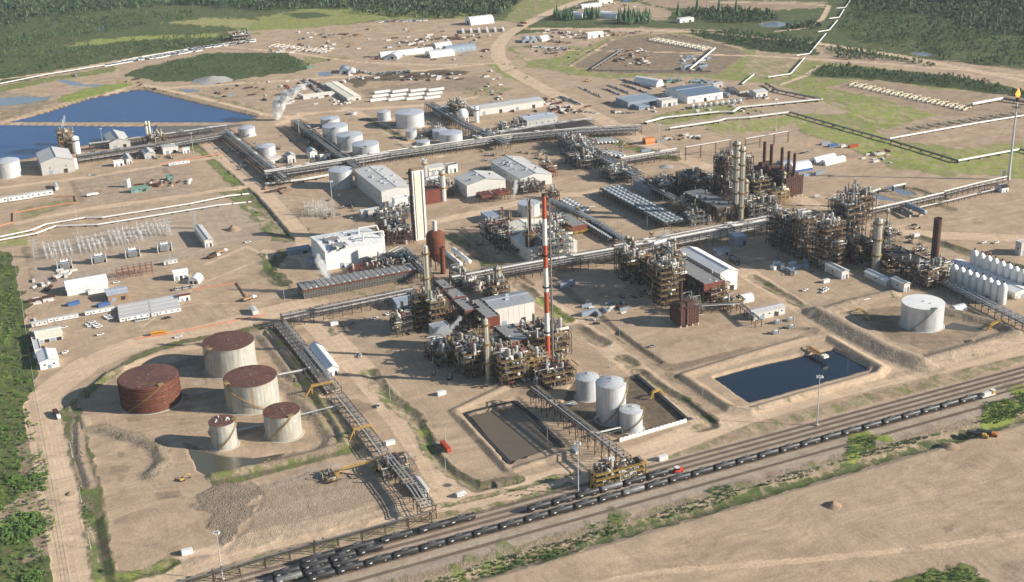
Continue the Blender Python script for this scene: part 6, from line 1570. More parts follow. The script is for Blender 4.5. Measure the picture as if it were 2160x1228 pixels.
# dense staff parking and stored vehicles, far yards
LT=[Proto(p_lot(k)) for k in ('vwhite','vgrey','vdark','vwhite','vred','vblue')]
def row(p,q,n,label,group,rz=60,kinds=(0,0,1,2,3,0,1,4,0,5),sc=1.,jit=1.2):
    a=G(*p);b=G(*q)
    k=-1
    for i in range(n):
        if rnd.random()<.10: continue
        u=(i+.5)/n;k+=1;LT[rnd.choice(kinds)].put(a[0]+(b[0]-a[0])*u+rnd.uniform(-jit,jit)*.4,a[1]+(b[1]-a[1])*u+rnd.uniform(-jit,jit)*.5,0,R_(rz+rnd.uniform(-4,4)),ORD[k]+' from the left, '+label,group,sc=sc)
row((1310,168),(1378,189),22,'car in the rear parking row, under the long white quonset','cars in the rear row by the quonset',sc=1.2)
row((1312,178),(1365,197),20,'car in the second parking row left of the blue office','cars in the second staff row',sc=1.2)
row((1284,180),(1340,203),18,'car in the third parking row left of the blue office','cars in the third staff row',sc=1.2)
row((1270,186),(1310,201),12,'car in the fourth parking row left of the blue office','cars in the fourth staff row',sc=1.1)
row((1222,184),(1270,206),10,'car in the loose row nearest the curving road','cars in the loose outer row',sc=1.2)
row((1305,240),(1345,238),8,'car parked in front of the blue office wing','cars in front of the blue office')
row((1200,232),(1262,240),14,'vehicle on the lane left of the blue office','vehicles on the office lane',rz=0)
row((1180,205),(1225,222),9,'trailer or truck in the row beside the curving road','trailers beside the curving road',rz=-40,kinds=(0,1),sc=1.6)
row((640,168),(680,200),16,'vehicle in the left parking row behind the yellowish warehouse','vehicles in the left warehouse row',sc=1.5)
row((652,170),(700,190),15,'vehicle in the right parking row behind the yellowish warehouse','vehicles in the right warehouse row',sc=1.5)
row((600,180),(640,205),10,'vehicle near the steam plume on the far yard','vehicles near the steam plume',sc=1.4)
row((780,124),(840,127),12,'vehicle by the round white tent, storage yard','vehicles by the round tent',kinds=(0,0,1,4),sc=1.4)
row((796,158),(866,153),16,'stored lorry in the line below the tunnel shelter','stored lorries line',kinds=(0,1,2),rz=60,sc=2.0)
row((750,148),(790,158),7,'vehicle beside the fleece tents','vehicles beside the arched tents',sc=1.4)
row((1170,22+46),(1235,76),10,'vehicle in the camp yard by the curving road','camp yard vehicles',sc=1.5)
row((1110,98),(1200,104),14,'vehicle along the track under the arched sheds','vehicles under the arched sheds',sc=1.4,rz=10)
row((1150,108),(1200,106),8,'truck on the bare patch below the arched sheds','trucks below the arched sheds',sc=1.5)
row((1440,232),(1520,222),10,'car among the sea containers below the blue roofed workshop','cars among the containers')
row((1540,212),(1620,206),12,'vehicle in front of the brown shed','vehicles before the brown shed',sc=1.2)
row((800,48),(900,44),14,'vehicle on the top edge of the far storage yard','vehicles at the top edge of the far yard',rz=0,sc=1.8)
row((100,592),(170,578),0,'','') 
for i in range(26):
    x,y=G(180+i*13,144-i*2.7);
for seg,(p,q,n,l,gp) in enumerate([((225,141),(300,126),13,'parked camp vehicle in the left line beside the distant pipeline','camp line, left part'),((300,128),(390,110),16,'parked camp vehicle in the middle line beside the distant pipeline','camp line, middle part'),((390,108),(540,88),22,'parked camp vehicle in the right line beside the distant pipeline','camp line, right part'),((320,126),(420,108),14,'parked camp vehicle in the lower line by the distant pipeline','camp lower line')]): row(p,q,n,l,gp,rz=10,sc=2.4,jit=7,kinds=(0,0,1,3,0,2))
# containers and trailers
TR=Proto(p_trailer());TRB=Proto(p_trailer(12,3,3.2,'cladw','roofl','office_trailer',win=3));TRF=Proto(p_trailer(15,3.2,3.6,'vwhite','white','storage_trailer',win=0,lab='white storage trailer'))
def put(P_,px,py,rz,l,gp=None,sc=None,z=0): x,y=G(px,py);return P_.put(x,y,z,R_(rz),l,gp,sc)
for i in range(4): put(TR,285-i*1.2,672-i*7.5,0,'%s trailer from the front in the left trailer block'%ORD[i],'left trailer block',sc=(1.35,1.9,1.1));put(TR,350-i*1.6,661-i*7.6,0,'%s trailer from the front in the right trailer block'%ORD[i],'right trailer block',sc=(1.3,1.9,1.1))
put(TR,134,675,0,'long white trailer, second from the left road in the yard line',sc=(1.3,1,1));put(TR,211,660,0,'long white trailer adjoining the blue tarpaulins',sc=(1.3,1,1));put(TRB,84,687,0,'short white cabin leftmost in the trailer line of the left yard',sc=(1,1.5,1.2))
put(TRF,206,619,0,'white flat trailer touching the long bright hall');put(TRB,536,660,90,'pale box cabin beside the road at the corner of the main rack')
for i,(x,y) in enumerate(((8,427),(36,423),(82,415))): put(TR,x,y,0,('leftmost','middle','right')[i]+' long white trailer in the fenced yard beyond the tape',None,sc=1.6)
put(TR,378,347,0,'white trailer alone on the upper lane of the left yard',sc=(1.3,1,1));put(TRB,119,398,90,'grey cabin casting a long shadow on the left yard',sc=(1.6,1.2,1.3));put(TRB,360,557,0,'white tube trailer left of the substation exit')
for i in range(4): 
    for j in range(3): put(TRF,806+i*38-j*4,196+j*8.5-i*1.6,0,'white stored module, %s from left in row %s from the back, below the dark scar'%(ORD[i],ORD[j]),'white stored modules below the dark scar',sc=(1.5,1.15,.9))
for i in range(9): put(TRF,1462+i*12.5,228-i*1.4,60,'%s sea container from the left below the blue roofed workshop'%ORD[i],'containers below the workshop',sc=(.8,1,1))
for i in range(6): put(TRF,976+i*17,68-i*.7,70,'%s white camp trailer from the left in the row below the far dome hall'%ORD[i],'trailers below the far dome hall',sc=(2.,1.,1))
BX=Proto(p_box(12,2.6,2.8,'vgrey'));BR=Proto(p_box(12,2.6,2.8,'red'));BB=Proto(p_box(12,2.6,2.8,'blue'));BT=Proto(p_box(12,2.6,2.8,'teal'));BW=Proto(p_box(6,2.6,2.8,'vwhite'));BO=Proto(p_box(12,2.6,2.8,'wood'));BC=Proto(p_box(12,2.6,2.8,'bluegrey'))
for P_,x,y,rz,l in [(BR,940,946,90,'rust red container beside the ditch left of the mud basin'),(BC,1704,371,0,'left of two grey blue boxes before the white dome shelter'),(BC,1729,367,0,'right of two grey blue boxes before the white dome shelter'),
 (BC,1741,305,0,'blue grey box by the meadow, leftmost of the colour line'),(BB,1757,309,0,'blue box by the meadow in the colour line'),(BW,1778,311,0,'white box by the meadow in the colour line'),(BR,1800,311,0,'red box by the meadow, rightmost of the colour line'),
 (BT,654,143,0,'green container at the edge of the far scrub'),(BX,160,160,90,'black upright box on the earthworks beyond the pond'),(BB,390,203,0,'blue tarpaulin box right of the blue pond') if False else (BX,488,203,0,'black box on the earthworks right of the pond'),
 (BO,744,937,0,'wood crate') if False else (BW,823,938,0,'little white box beside the lower tank farm rack'),(BW,1398,970,0,'small white cube beside the tracks right of the gantry'),(BW,1214,954,90,'small white cabin beneath the tall mast'),(BW,931,833,0,'white pyramid like cover on the sand left of the basin'),
 (BW,1742,596,0,'white cube hut between the grey sheds and trucks'),(BW,1932,499,0,'white cube hut right of the pale braced structure'),(BW,1826,637,0,'white tank cube above the right dike'),(BW,395,1168,0,'small pale hut on the sand beside the railway trestle'),(BW,705,686,0,'white hut at the lower corner of the main rack') ,
 (BW,1190,603,0,'white box on the middle yard near the blue shed'),(BX,910,1040,0,'grey box') if False else (BX,1394,300,0,'grey box near the orange dome enclosure'),(BC,1362,320,0,'grey blue box by the red netting, upper yard')]:
    put(P_,x,y,rz,l)
BP=Proto(p_box(5,4,2,'blue','tarpaulin_pile','tarpaulin'))
put(BP,155,643,10,'left heap under bright blue tarpaulin in the left yard',sc=(2,1,1.2));put(BP,219,645,10,'right heap under bright blue tarpaulin in the left yard')
# stored goods scattered over the far yards
PI=Proto(p_box(9,2.2,1.6,'wood','timber_stack','timber stack'));PI2=Proto(p_box(10,2.4,1.6,'stackbrown','pipe_stack','material stack'));PI3=Proto(p_box(7,2.4,1.8,'cladw','pallet_stack','pallet stack'))
ZN=[((560,98),(700,112),60,'stacked pipe length in the pale line left of the tunnel shelter','pipe lengths left of the tunnel shelter',(PI3,PI3,PI)),((680,72),(760,82),22,'stored bundle on the upper left of the storage yard','bundles upper left storage',(PI2,PI)),
 ((900,74),(1010,86),40,'stored bundle left of the curving road in the storage yard','bundles by the curving road',(PI2,PI,PI3)),((840,78),(900,98),18,'stored goods in the middle of the storage yard','goods mid storage yard',(PI3,PI2)),
 ((730,170),(980,154),50,'dark stored pipe on the blackened strip','pipes on the blackened strip',(PI2,PI2,PI3)),((1300,105),(1370,140),44,'equipment skid inside the left half of the far brown pad','skids inside the far brown pad',(PI3,PI2,PI)),
 ((1430,118),(1490,150),30,'equipment skid on the right rim of the far brown pad','skids on the right rim of the pad',(PI3,BC)),((1410,170),(1520,176),22,'stored goods behind the blue roofed workshop','goods behind the workshop',(BT,PI2,BC)),
 ((1180,66),(1340,76),26,'stored goods in the yard around the white annex hall','goods round the annex hall',(PI3,PI,PI2)),((1010,150),(1060,200),16,'stored goods on the sand left of the curving road bend','goods left of the bend',(PI3,PI)),
 ((1820,318),(1880,345),16,'pale scrap pile at the meadow edge of the upper right yard','scrap at the meadow edge',(PI3,PI)),((1400,285),(1480,296),20,'scrap pile below the white pipelines','scrap below the white pipelines',(PI3,PI)),
 ((70,590),(125,640),14,'dumped material along the left fence','material along the left fence',(PI,PI2,PI3)),((120,570),(170,586),10,'white pipe pieces above the long bright hall','pipe pieces above the bright hall',(PI3,)),
 ((1330,655),(1370,690),0,'',None,()),((1235,640),(1330,665),16,'grounded equipment in the shade below the main rack','equipment in the shade',(BC,PI2,PI3)),((450,165),(560,215),20,'equipment scattered on the earthworks right of the pond','equipment right of the pond',(PI3,PI2,PI)),
 ((1630,560),(1700,575),8,'equipment on the shaded yard of the right cluster','equipment right cluster yard',(BW,BC)),((560,395),(620,410),9,'yellow and black machinery on the lane left of the grey tank','machinery left of the tank',(PI,PI2)),
 ((700,210),(745,222),10,'goods in front of the yellowish warehouse','goods before the warehouse',(PI3,)),((1150,225),(1200,240),16,'small goods right of the long pale hall','goods right of the long hall',(PI3,PI2)),((290,380),(400,392),24,'coloured skid on the equipment row in the fenced square','skids in the fenced square',(PI,PI3,PI2,PI,PI3))]
def p_skid(k):
    def f():
        t=thing('pump_skid','pump skid','equipment skid');r_=random.Random(k);m=MB().box(0,0,0,6,3,.35)
        for x in (-2.8,2.8):
            for y in (-1.4,1.4): m.box(x,y,0,.2,.2,2.6)
        m.box(0,-1.4,2.6,5.8,.2,.2).box(0,1.4,2.6,5.8,.2,.2).box(-2.8,0,2.6,.2,2.8,.2).box(2.8,0,2.6,.2,2.8,.2).build('frame','yellow' if k==1 else 'steel',t)
        MB().capsule((-1.6,.4,1.3),(1.8,.4,1.3),.7,10,2).build('drum',('pipe','cladw','vessel')[k],t)
        MB().path([(-2,-.8,.4),(-2,-.8,2.2),(1,-.8,2.2),(1,.9,3.),(2.6,.9,3.)],.22,6).build('pipe','pipe',t);MB().box(2.1,-.8,.35,.9,.8,1.3).build('motor',('bluegrey','dark','teal')[k],t);return t
    return f
SK=[Proto(p_skid(k)) for k in range(3)]
ZN+=[((640,262),(700,345),22,'pump skid between the dark rack and the grey tank row','skids by the grey tank row',SK),((820,262),(990,300),26,'pump skid among the upper grey tanks','skids among the upper tanks',SK),
((1010,318),(1160,372),34,'pump skid between cross rack and long pale hall','skids under the cross rack',SK),((1180,300),(1330,352),34,'pump skid beside the upper diagonal rack','skids by the diagonal rack',SK),((1010,455),(1110,535),24,'pump skid in the yard of the thin brown stacks','skids by the thin brown stacks',SK),
((690,415),(760,470),10,'pump skid in the shade of the tall grey hall','skids by the tall hall',SK),((900,640),(1000,800),28,'pump skid around the central unit','skids around the central unit',SK),((1130,740),(1210,820),20,'pump skid right of the striped chimney','skids right of the chimney',SK),
((1310,570),(1400,640),20,'pump skid at the foot of the framed tower','skids at the framed tower',SK),((1400,400),(1560,480),46,'pump skid in the upper right unit','skids in the upper right unit',SK),((1570,400),(1660,450),20,'pump skid in front of the brown heater','skids before the brown heater',SK),
((1650,520),(1840,580),36,'pump skid at the foot of the right cluster','skids at the right cluster',SK),((1880,480),(1960,560),16,'pump skid behind the dark slatted cooler','skids behind the dark cooler',SK),((480,300),(620,375),24,'pump skid on the strip between the dark racks','skids between the dark racks',SK),
((170,318),(400,340),22,'pump skid beneath the pond side racks','skids under the pond racks',SK),((200,650),(230,658),0,'',None,()),((620,60),(1040,130),70,'small stored item spread over the storage yard','items over the storage yard',(PI,PI2,PI3,BX)),((560,170),(740,225),34,'small stored item around the yellowish warehouse','items around the warehouse',(PI3,PI3,PI2)),
((1110,62),(1250,112),40,'small stored item in the camp by the curving road','items in the curving road camp',(PI3,PI,PI2)),((1230,3),(1345,42),30,'small stored item in the top wooded camp','items in the wooded camp',(PI3,PI,BB)),((1400,180),(1640,205),30,'small stored item around the blue roofed workshop','items around the workshop',(PI3,BC,PI)),
((1900,225),(2110,262),0,'',None,()),((1270,200),(1640,240),40,'small item on the lot before the office blocks','items before the offices',(PI3,PI3,PI)),((1000,205),(1240,245),34,'small item around the long pale upper hall','items around the upper hall',(PI3,PI2,PI)),((1130,105),(1240,122),12,'truck load on the sandy patch below the camp','loads below the camp',(PI2,PI)),
((2060,590),(2160,640),14,'pump skid around the white silo rows','skids round the silo rows',SK),((60,640),(80,760),12,'crate along the fence behind the yard buildings','crates along the fence',(PI,PI3,PI2)),((240,165),(330,190),8,'crate on the earthworks left of the pond dike','crates left of the dike',(PI,PI2))]
for p,q,n,l,gp,ps in ZN:
    for i,(gx_,gy_) in enumerate(sorted((rnd.uniform(p[0],q[0]),rnd.uniform(min(p[1],q[1]),max(p[1],q[1]))) for _ in range(n))):
        k=rnd.choice(ps);x,y=G(gx_,gy_);l_=ORD[i]+' from the left, '+l;k.put(x,y,0,R_(rnd.choice((0,0,90,60))+rnd.uniform(-6,6)),l_,gp,sc=rnd.uniform(.6,1.25))
# wellhead rows
def p_well():
    t=thing('wellhead_skid','wellhead skid','wellhead')
    MB().box(0,0,.4,20,1.2,.3).tube((-10,0,1.6),(10,0,1.6),.4,6).build('flow_line','cream',t);MB().tube((-9,1.8,1.2),(6,1.8,1.2),.35,6).build('steam_line','yellowc',t)
    m=MB()
    for x in (-10.5,-7,8): m.cyl(x,0,0,.45,3.6,6).box(x,0,2,1.5,1.0,.8)
    m.build('valve_tree','vgrey',t);MB().box(4,-1.6,0,2.4,1.4,1.8).build('cabinet','yellow',t);return t
WH=Proto(p_well)
for i in range(26): put(WH,1800+i*9.6,178+i*2.05+(i%2)*1.5,20,ORD[i]+' wellhead skid from the left in the diagonal row of the long pad','wellheads on the long well pad')
for i in range(22): put(WH,1920+i*11,272-i*1.6+(i%2)*2,90,ORD[i]+' brown wellhead skid from the left along the white pad pipeline','wellheads along the white pipeline',sc=.7)
for i in range(22): put(WH,1380+i*5.3,84+i*.95+(i%2),15,ORD[i]+' wellhead skid from the left on the far brown pad','wellheads on the far brown pad',sc=1.1)
for i in range(22): put(WH,580+i*5.4,96+i*.7,25,ORD[i//2]+' skid from the left in the slanting row, far left yard','skids of the far left yard',sc=1.) if i%2==0 else None
# lamps, masts
LP=Proto(p_lamp());MA=Proto(p_mast())
LAMPS=[(823,845),(885+55,930),(940,995),(600,632),(1155,1000-65),(1237,662),(1307,460+22),(1365,480),(1482,835),(1380,748),(1307,715),(191,1156),(172,1060),(153,965),(755,640),(1096,452),(1240,415),(1790,745),(2148,548),(700,555),(640,470)]
for i,(x,y) in enumerate(sorted(LAMPS)): put(LP,x,y,-60,'curved lamp post at the %s spot of the road lights, counted from the first built beside the tank farm road'%ORD[i] if False else '%s curved lamp post from the left beside the plant roads'%ORD[i],'lamp posts along the plant roads')
for x,y,h,l in [(1723,898,1.03,'tall mast with a ring of floodlights right of the dark blue pond'),(1220,1042,1.,'tall mast with a ring of floodlights beside the loading gantry'),(470,1222,.86,'tall mast with a ring of floodlights at the bottom left rails'),(1286,775,.5,'thin mast on the apron right of the striped chimney'),(1549,318,.9,'thin mast by the lane above the upper right unit') if False else (1390,318,.9,'thin mast by the lane above the upper right unit'),
 (632,292,.9,'thin mast beside the left dark diagonal rack'),(408,322,.7,'thin mast at the end of the pond sheds'),(218,312,.7,'thin mast beside the low grey gabled shed'),(768,355,.7,'thin mast in front of the nearest diagonal row tank'),(891,322,.6,'thin mast at the little grey tank by the crossing'),(1636,275,1.,'red striped thin mast beside the white pipelines'),(703,452,1.,'thick pole of the switchyard beside the tall grey hall')]:
    put(MA,x,y,0,l,'light masts',sc=(h,h,h))
# lattice towers and substation
def lattice(label,px,py,h,w0=4.5,w1=1.,arms=2,rz=0.,nm='lattice_tower',mt='galv'):
    x,y=G(px,py);t=thing(nm,label,'pylon',x,y,0,R_(rz));m=MB();N=6
    for k in range(N):
        a=w0+(w1-w0)*k/N;b=w0+(w1-w0)*(k+1)/N;z0,z1=h*k/N,h*(k+1)/N;c=[(-1,-1),(1,-1),(1,1),(-1,1)]
        for i in range(4):
            p,q=c[i],c[(i+1)%4];m.tube((p[0]*a/2,p[1]*a/2,z0),(p[0]*b/2,p[1]*b/2,z1),.16,4);m.tube((p[0]*a/2,p[1]*a/2,z0),(q[0]*b/2,q[1]*b/2,z1),.1,3);m.tube((q[0]*a/2,q[1]*a/2,z0),(p[0]*b/2,p[1]*b/2,z1),.1,3)
    m.build('lattice_body',mt,t)
    for k in range(arms): z=h*(.78+.2*k);MB().tube((-w0*.9,0,z),(w0*.9,0,z),.18,4).tube((-w0*.9,0,z),(0,0,z+1.3),.1,4).tube((w0*.9,0,z),(0,0,z+1.3),.1,4).build('cross_arm',mt,t)
    return t
lattice('lattice tower at the left end of the substation',76,543,17);lattice('lattice tower at the right end of the substation',356,497,17);lattice('thin lattice pylon above the relay house',412,482,17,3);lattice('lattice pylon standing at the main rack by the fan bank',1404,520,15,5,3)
lattice('lattice frame of the switchyard by the tall grey hall, left',685,455,18,2.5,1.5);lattice('lattice frame of the switchyard by the tall grey hall, right',702,458,16,2.5,1.5)
def xfmr():
    t=thing('transformer','transformer','transformer');MB().box(0,0,.4,5.5,3,3.4).build('tank_body','bluegrey',t)
    m=MB()
    for s in (-1,1):
        for i in range(9): m.box(-2.3+i*.55,s*2.1,.7,.18,1.1,2.8)
    m.build('radiator','galv',t)
    for i in range(3): MB().lathe(-1.6+i*1.6,0,[(.3,3.7),(.22,4.4),(.3,4.6),(.18,5.6)],8).build('bushing','vwhite',t)
    MB().capsule((-2,-1,4.6),(2,-1,4.6),.5,8).build('conservator','vwhite',t)
    for s in (-1,1): MB().box(s*3.9,0,0,.35,5,5.2).build('fire_wall','cladw',t)
    return t
XF=Proto(xfmr)
for i,(x,y) in enumerate(((137,566),(209,553),(280,541),(347,529))): put(XF,x,y,0,'%s of four big transformers in the substation, from the left'%ORD[i],'substation transformers',sc=1.6)
for i,(x,y) in enumerate(((1636,704),(1640,682),(1667,677),(1669,692))): put(XF,x,y,0,'%s of the four small blue grey units on the yard above the dark blue pond'%ORD[i],'small transformers on the right yard',sc=.62)
def switch(label,cx,cy,n,rz=0):
    x,y=G(cx,cy);t=thing('switch_rack',label,'switchgear',x,y,0,R_(rz));r_=random.Random(cx)
    m=MB();b=MB();i_=MB()
    for i in range(n):
        for j in range(8):
            X,Y=i*4.4+r_.uniform(-.6,.6),j*4.2;hh=r_.choice((4,5.5,8));m.tube((X,Y,0),(X,Y,hh),.13,4).tube((X+1,Y,0),(X+1,Y,hh*.7),.1,4);i_.lathe(X,Y,[(.28,hh),(.2,hh+1.4),(.05,hh+1.5)],6)
            b.tube((X-1.5,Y,hh),(X+2.5,Y,hh),.09,4)
    for j in (0,2,4): b.tube((-1,j*6,8.6),(n*4.4,j*6,8.6),.12,4)
    m.build('posts','galv',t);b.build('busbar','galv',t);i_.build('insulators','vwhite',t)
for i,(x,y,n) in enumerate(((100,550,6),(172,538,6),(240,522,7),(300,505,7))): switch('%s field of thin switchgear in the substation, from the left'%ORD[i],x,y,n)
switch('shaded switchgear beside the tall grey hall',660,460,5)
for i,(x,y,h,) in enumerate(((115,545,22),(170,528,24),(265,518,26),(252,505,26),(163,470,20),(360,560,24))): 
    x_,y_=G(x,y);o=thing('lightning_mast','%s thin lightning rod of the substation, from the left'%ORD[i],'lightning rod',x_,y_,0,0,'lightning rods of the substation');MB().lathe(0,0,[(.22,0),(.08,h)],6).build('rod','galv',o);MB().cyl(0,0,-.1,.5,.5,6).build('footing','conc',o)
def gridframe():
    a=G(249,590);t=thing('steel_frame','rusty open storage frame below the substation','frame',a[0],a[1],0);m=MB()
    for i in range(7):
        for s in (0,6): m.box(i*5,s,0,.35,.35,9)
        m.box(i*5,3,9,.3,6.3,.3).box(i*5,3,5.5,.25,6,.25)
    m.build('posts','redwall',t);m=MB()
    for s in (0,6):
        for z in (3,6,9): m.box(15,s,z,30,.25,.28)
    m.build('beams','redwall',t)
gridframe()
# yellow walkway bridges over the racks
def bridge(label,p,q,h,mt='yellowc'):
    a,b=G(*p),G(*q);L=math.hypot(b[0]-a[0],b[1]-a[1]);t=thing('walkway_bridge',label,'walkway',a[0],a[1],0,math.atan2(b[1]-a[1],b[0]-a[0]))
    d=MB().box(L/2,0,h,L*.6,1.6,.2).tube((L*.2,0,h),(0,0,.1),.5,4).tube((L*.8,0,h),(L,0,.1),.5,4);d.build('deck',mt,t);r=MB()
    for s in (-.8,.8):
        for z in (.6,1.15): r.path([(0,s,z),(L*.2,s,h+z),(L*.8,s,h+z),(L,s,z)],.09,4)
    r.build('handrail',mt,t);l=MB()
    for x in (L*.2,L*.8):
        for s in (-.7,.7): l.box(x,s,0,.25,.25,h)
    l.build('post',mt,t)
bridge('yellow walkway bridge over the tank farm rack, upper',(645,838),(716,822),7);bridge('yellow walkway bridge over the tank farm rack, lower',(737,930),(795,915),7)
bridge('long yellow walkway from the embankment pump pit to the rack',(700,1008),(815,978),4);bridge('yellow stairs over the right dike',(1806,655),(1833,675),3)
bridge('yellow walkway over the basin wall by the silos',(1372,842),(1398,832),4);bridge('yellow stairs left of the loading gantry',(1246,1032),(1268,1018),8);bridge('yellow stair at the right dike end',(2082,698),(2120,680),3)
# pond jetty, block wall, liner
def jetty():
    a,b=G(1704,738),G(1742,760);L=math.hypot(b[0]-a[0],b[1]-a[1]);t=thing('jetty','yellow railed jetty reaching into the dark blue pond','jetty',a[0],a[1],0,math.atan2(b[1]-a[1],b[0]-a[0]))
    MB().box(L/2,0,1.4,L,3.4,.4).build('deck','wood',t);MB().box(L-1.5,0,1.8,4,4.4,1.6).build('pump_house','cream',t);r=MB()
    for s in (-1.7,1.7): r.box(L/2,s,2.9,L,.12,.12).box(L/2,s,2.3,L,.12,.12)
    r.build('handrail','yellowc',t);p=MB()
    for k in range(6):
        for s in (-1.5,1.5): p.tube((L*(k+.3)/6,s,-4),(L*(k+.3)/6,s,1.6),.25,6)
    p.build('pile','steel',t);MB().path([(-4,1,1),(0,1,2.4),(L-3,1,2.4)],.35,6).build('intake_pipe','orange',t)
jetty()
a,b=G(1306,932),G(1448,890);L=math.hypot(b[0]-a[0],b[1]-a[1]);an=math.atan2(b[1]-a[1],b[0]-a[0]);BL=Proto(lambda:tag(MB().box(0,0,0,L/17*.9,1.1,2.2).box(0,0,2.2,L/17*.5,.5,.25).build('barrier_block','white'),'block','barrier block'))
for i in range(17): u=(i+.5)/17;BL.put(a[0]+(b[0]-a[0])*u,a[1]+(b[1]-a[1])*u,0,an,'%s pale concrete block from the left in the wall of the dark basin'%ORD[i],'blocks of the basin wall')
def liner(label,pts,w=2.6,z=.25):
    W=[G(*p) for p in pts];t=MB();x0,y0=W[0]
    for a,b in zip(W,W[1:]): d=math.hypot(b[0]-a[0],b[1]-a[1]);t.box((a[0]+b[0])/2-x0,(a[1]+b[1])/2-y0,-1.2,d+w*.3,w,z+1.2,math.atan2(b[1]-a[1],b[0]-a[0]))
    o=tag(t.build('basin_liner','liner'),label,'liner');o.location=(x0,y0,0)
liner('black liner edge on the left of the muddy basin',[(981,872),(1000,897),(1048,948),(1074,975)]);liner('black liner edge on the right of the muddy basin',[(1088,847),(1130,884),(1180,932),(1188,942)]);liner('black liner edge at the back of the muddy basin',[(981,871),(1050,853),(1086,846)],1.2)
liner('dark liner edge right of the silos basin',[(1342,793),(1395,838),(1448,885)],2.4,1.2)
# netting, fences
def net(label,pts,mt='netor',h=1.,nm='safety_netting',cat='netting',w=.8,step=6):
    W=[G(*p) for p in pts];x0,y0=W[0];t=thing(nm,label,cat,x0,y0,0);m=MB();q=MB()
    for a,b in zip(W,W[1:]):
        d=math.hypot(b[0]-a[0],b[1]-a[1]);an=math.atan2(b[1]-a[1],b[0]-a[0]);m.box((a[0]+b[0])/2-x0,(a[1]+b[1])/2-y0,.15,d,.08,h,an)
        for i in range(int(d/step)+1): u=i*step/d;q.tube((a[0]+(b[0]-a[0])*u-x0,a[1]+(b[1]-a[1])*u-y0,0),(a[0]+(b[0]-a[0])*u-x0,a[1]+(b[1]-a[1])*u-y0,h+.35),.09,4)
    m.build('mesh_panel',mt,t);q.build('posts','steelg',t)
net('orange netting across the open yard above the tank farm',[(288,716),(350,706),(460,685),(560,665)]);net('orange netting loop on the open yard right of the trailers',[(408,612),(500,598),(520,628)]);net('orange netting around the grassy corner, left yard',[(0,478),(28,470),(28,450),(100,437),(162,428),(158,415),(115,417)])
net('orange netting at the shed apron by the pond',[(335,348),(400,336),(470,325)]);net('red netting patch on the yard beyond the diagonal rack',[(1300,312),(1338,308),(1332,304)],w=2);net('orange netting strip between the dark racks',[(600,282),(625,305),(645,322)])
def fence(label,pts):
    W=[G(*p) for p in pts];x0,y0=W[0];t=thing('wire_fence',label,'fence',x0,y0,0);q=MB();r=MB()
    for a,b in zip(W,W[1:]):
        d=math.hypot(b[0]-a[0],b[1]-a[1]);n=int(d/6)
        for i in range(n+1): u=i/max(1,n);x,y=a[0]+(b[0]-a[0])*u-x0,a[1]+(b[1]-a[1])*u-y0;q.tube((x,y,0),(x,y,2.5),.09,4)
        for z in (.4,1.4,2.4): r.tube((a[0]-x0,a[1]-y0,z),(b[0]-x0,b[1]-y0,z),.05,3)
    q.build('posts','galv',t);r.build('wires','galv',t)
fence('wire fence between the green verge and the left road',[(26,530),(45,630),(62,750),(72,810),(95,930),(120,1060),(152,1240)]);fence('wire fence around the substation, lower side',[(62,605),(200,580),(330,553),(450,535)])
# dirt piles
def pile(label,px,py,r,h,mt='dirt'):
    x,y=G(px,py);r_=random.Random(px);pr=[];n=14;v=[];f=[]
    for k in range(6):
        for i in range(n): a=2*math.pi*i/n;q=r*(1-k/5.5)*(1+r_.uniform(-.14,.14));v.append((q*math.cos(a),q*math.sin(a),h*(k/5)**.9*(1+r_.uniform(-.08,.08))-.1))
    for k in range(5):
        for i in range(n): j=(i+1)%n;f.append((k*n+i,k*n+j,k*n+n+j,k*n+n+i))
    f.append(tuple(5*n+i for i in range(n)));o=tag(MB().add(v,f,True).build('dirt_pile',mt),label,'dirt pile');o.location=(x,y,zat(x,y))
for a in [('lone dirt pile in the middle of the big sand field',1757,1067,5,3),('low dirt pile on the sand field near the flatbeds',2005,942,6,2),('dirt pile right of the relay house',492,485,7,5),('pale gravel mound above the pond road',448,170,28,6,'gravel'),('small earth pile beside the rack corner',560,690,4,1.5),
 ('rubble heap beyond the thin high pipe',1405,372-20,9,2,'gravel'),('stone heap on the far side of the right dike',2050,722,4,1.5),('soil heap on the sand left of the embankment',148,1042,3,1.5),('pale heap inside the muddy basin',1073,915,7,2.5)]: pile(*a)
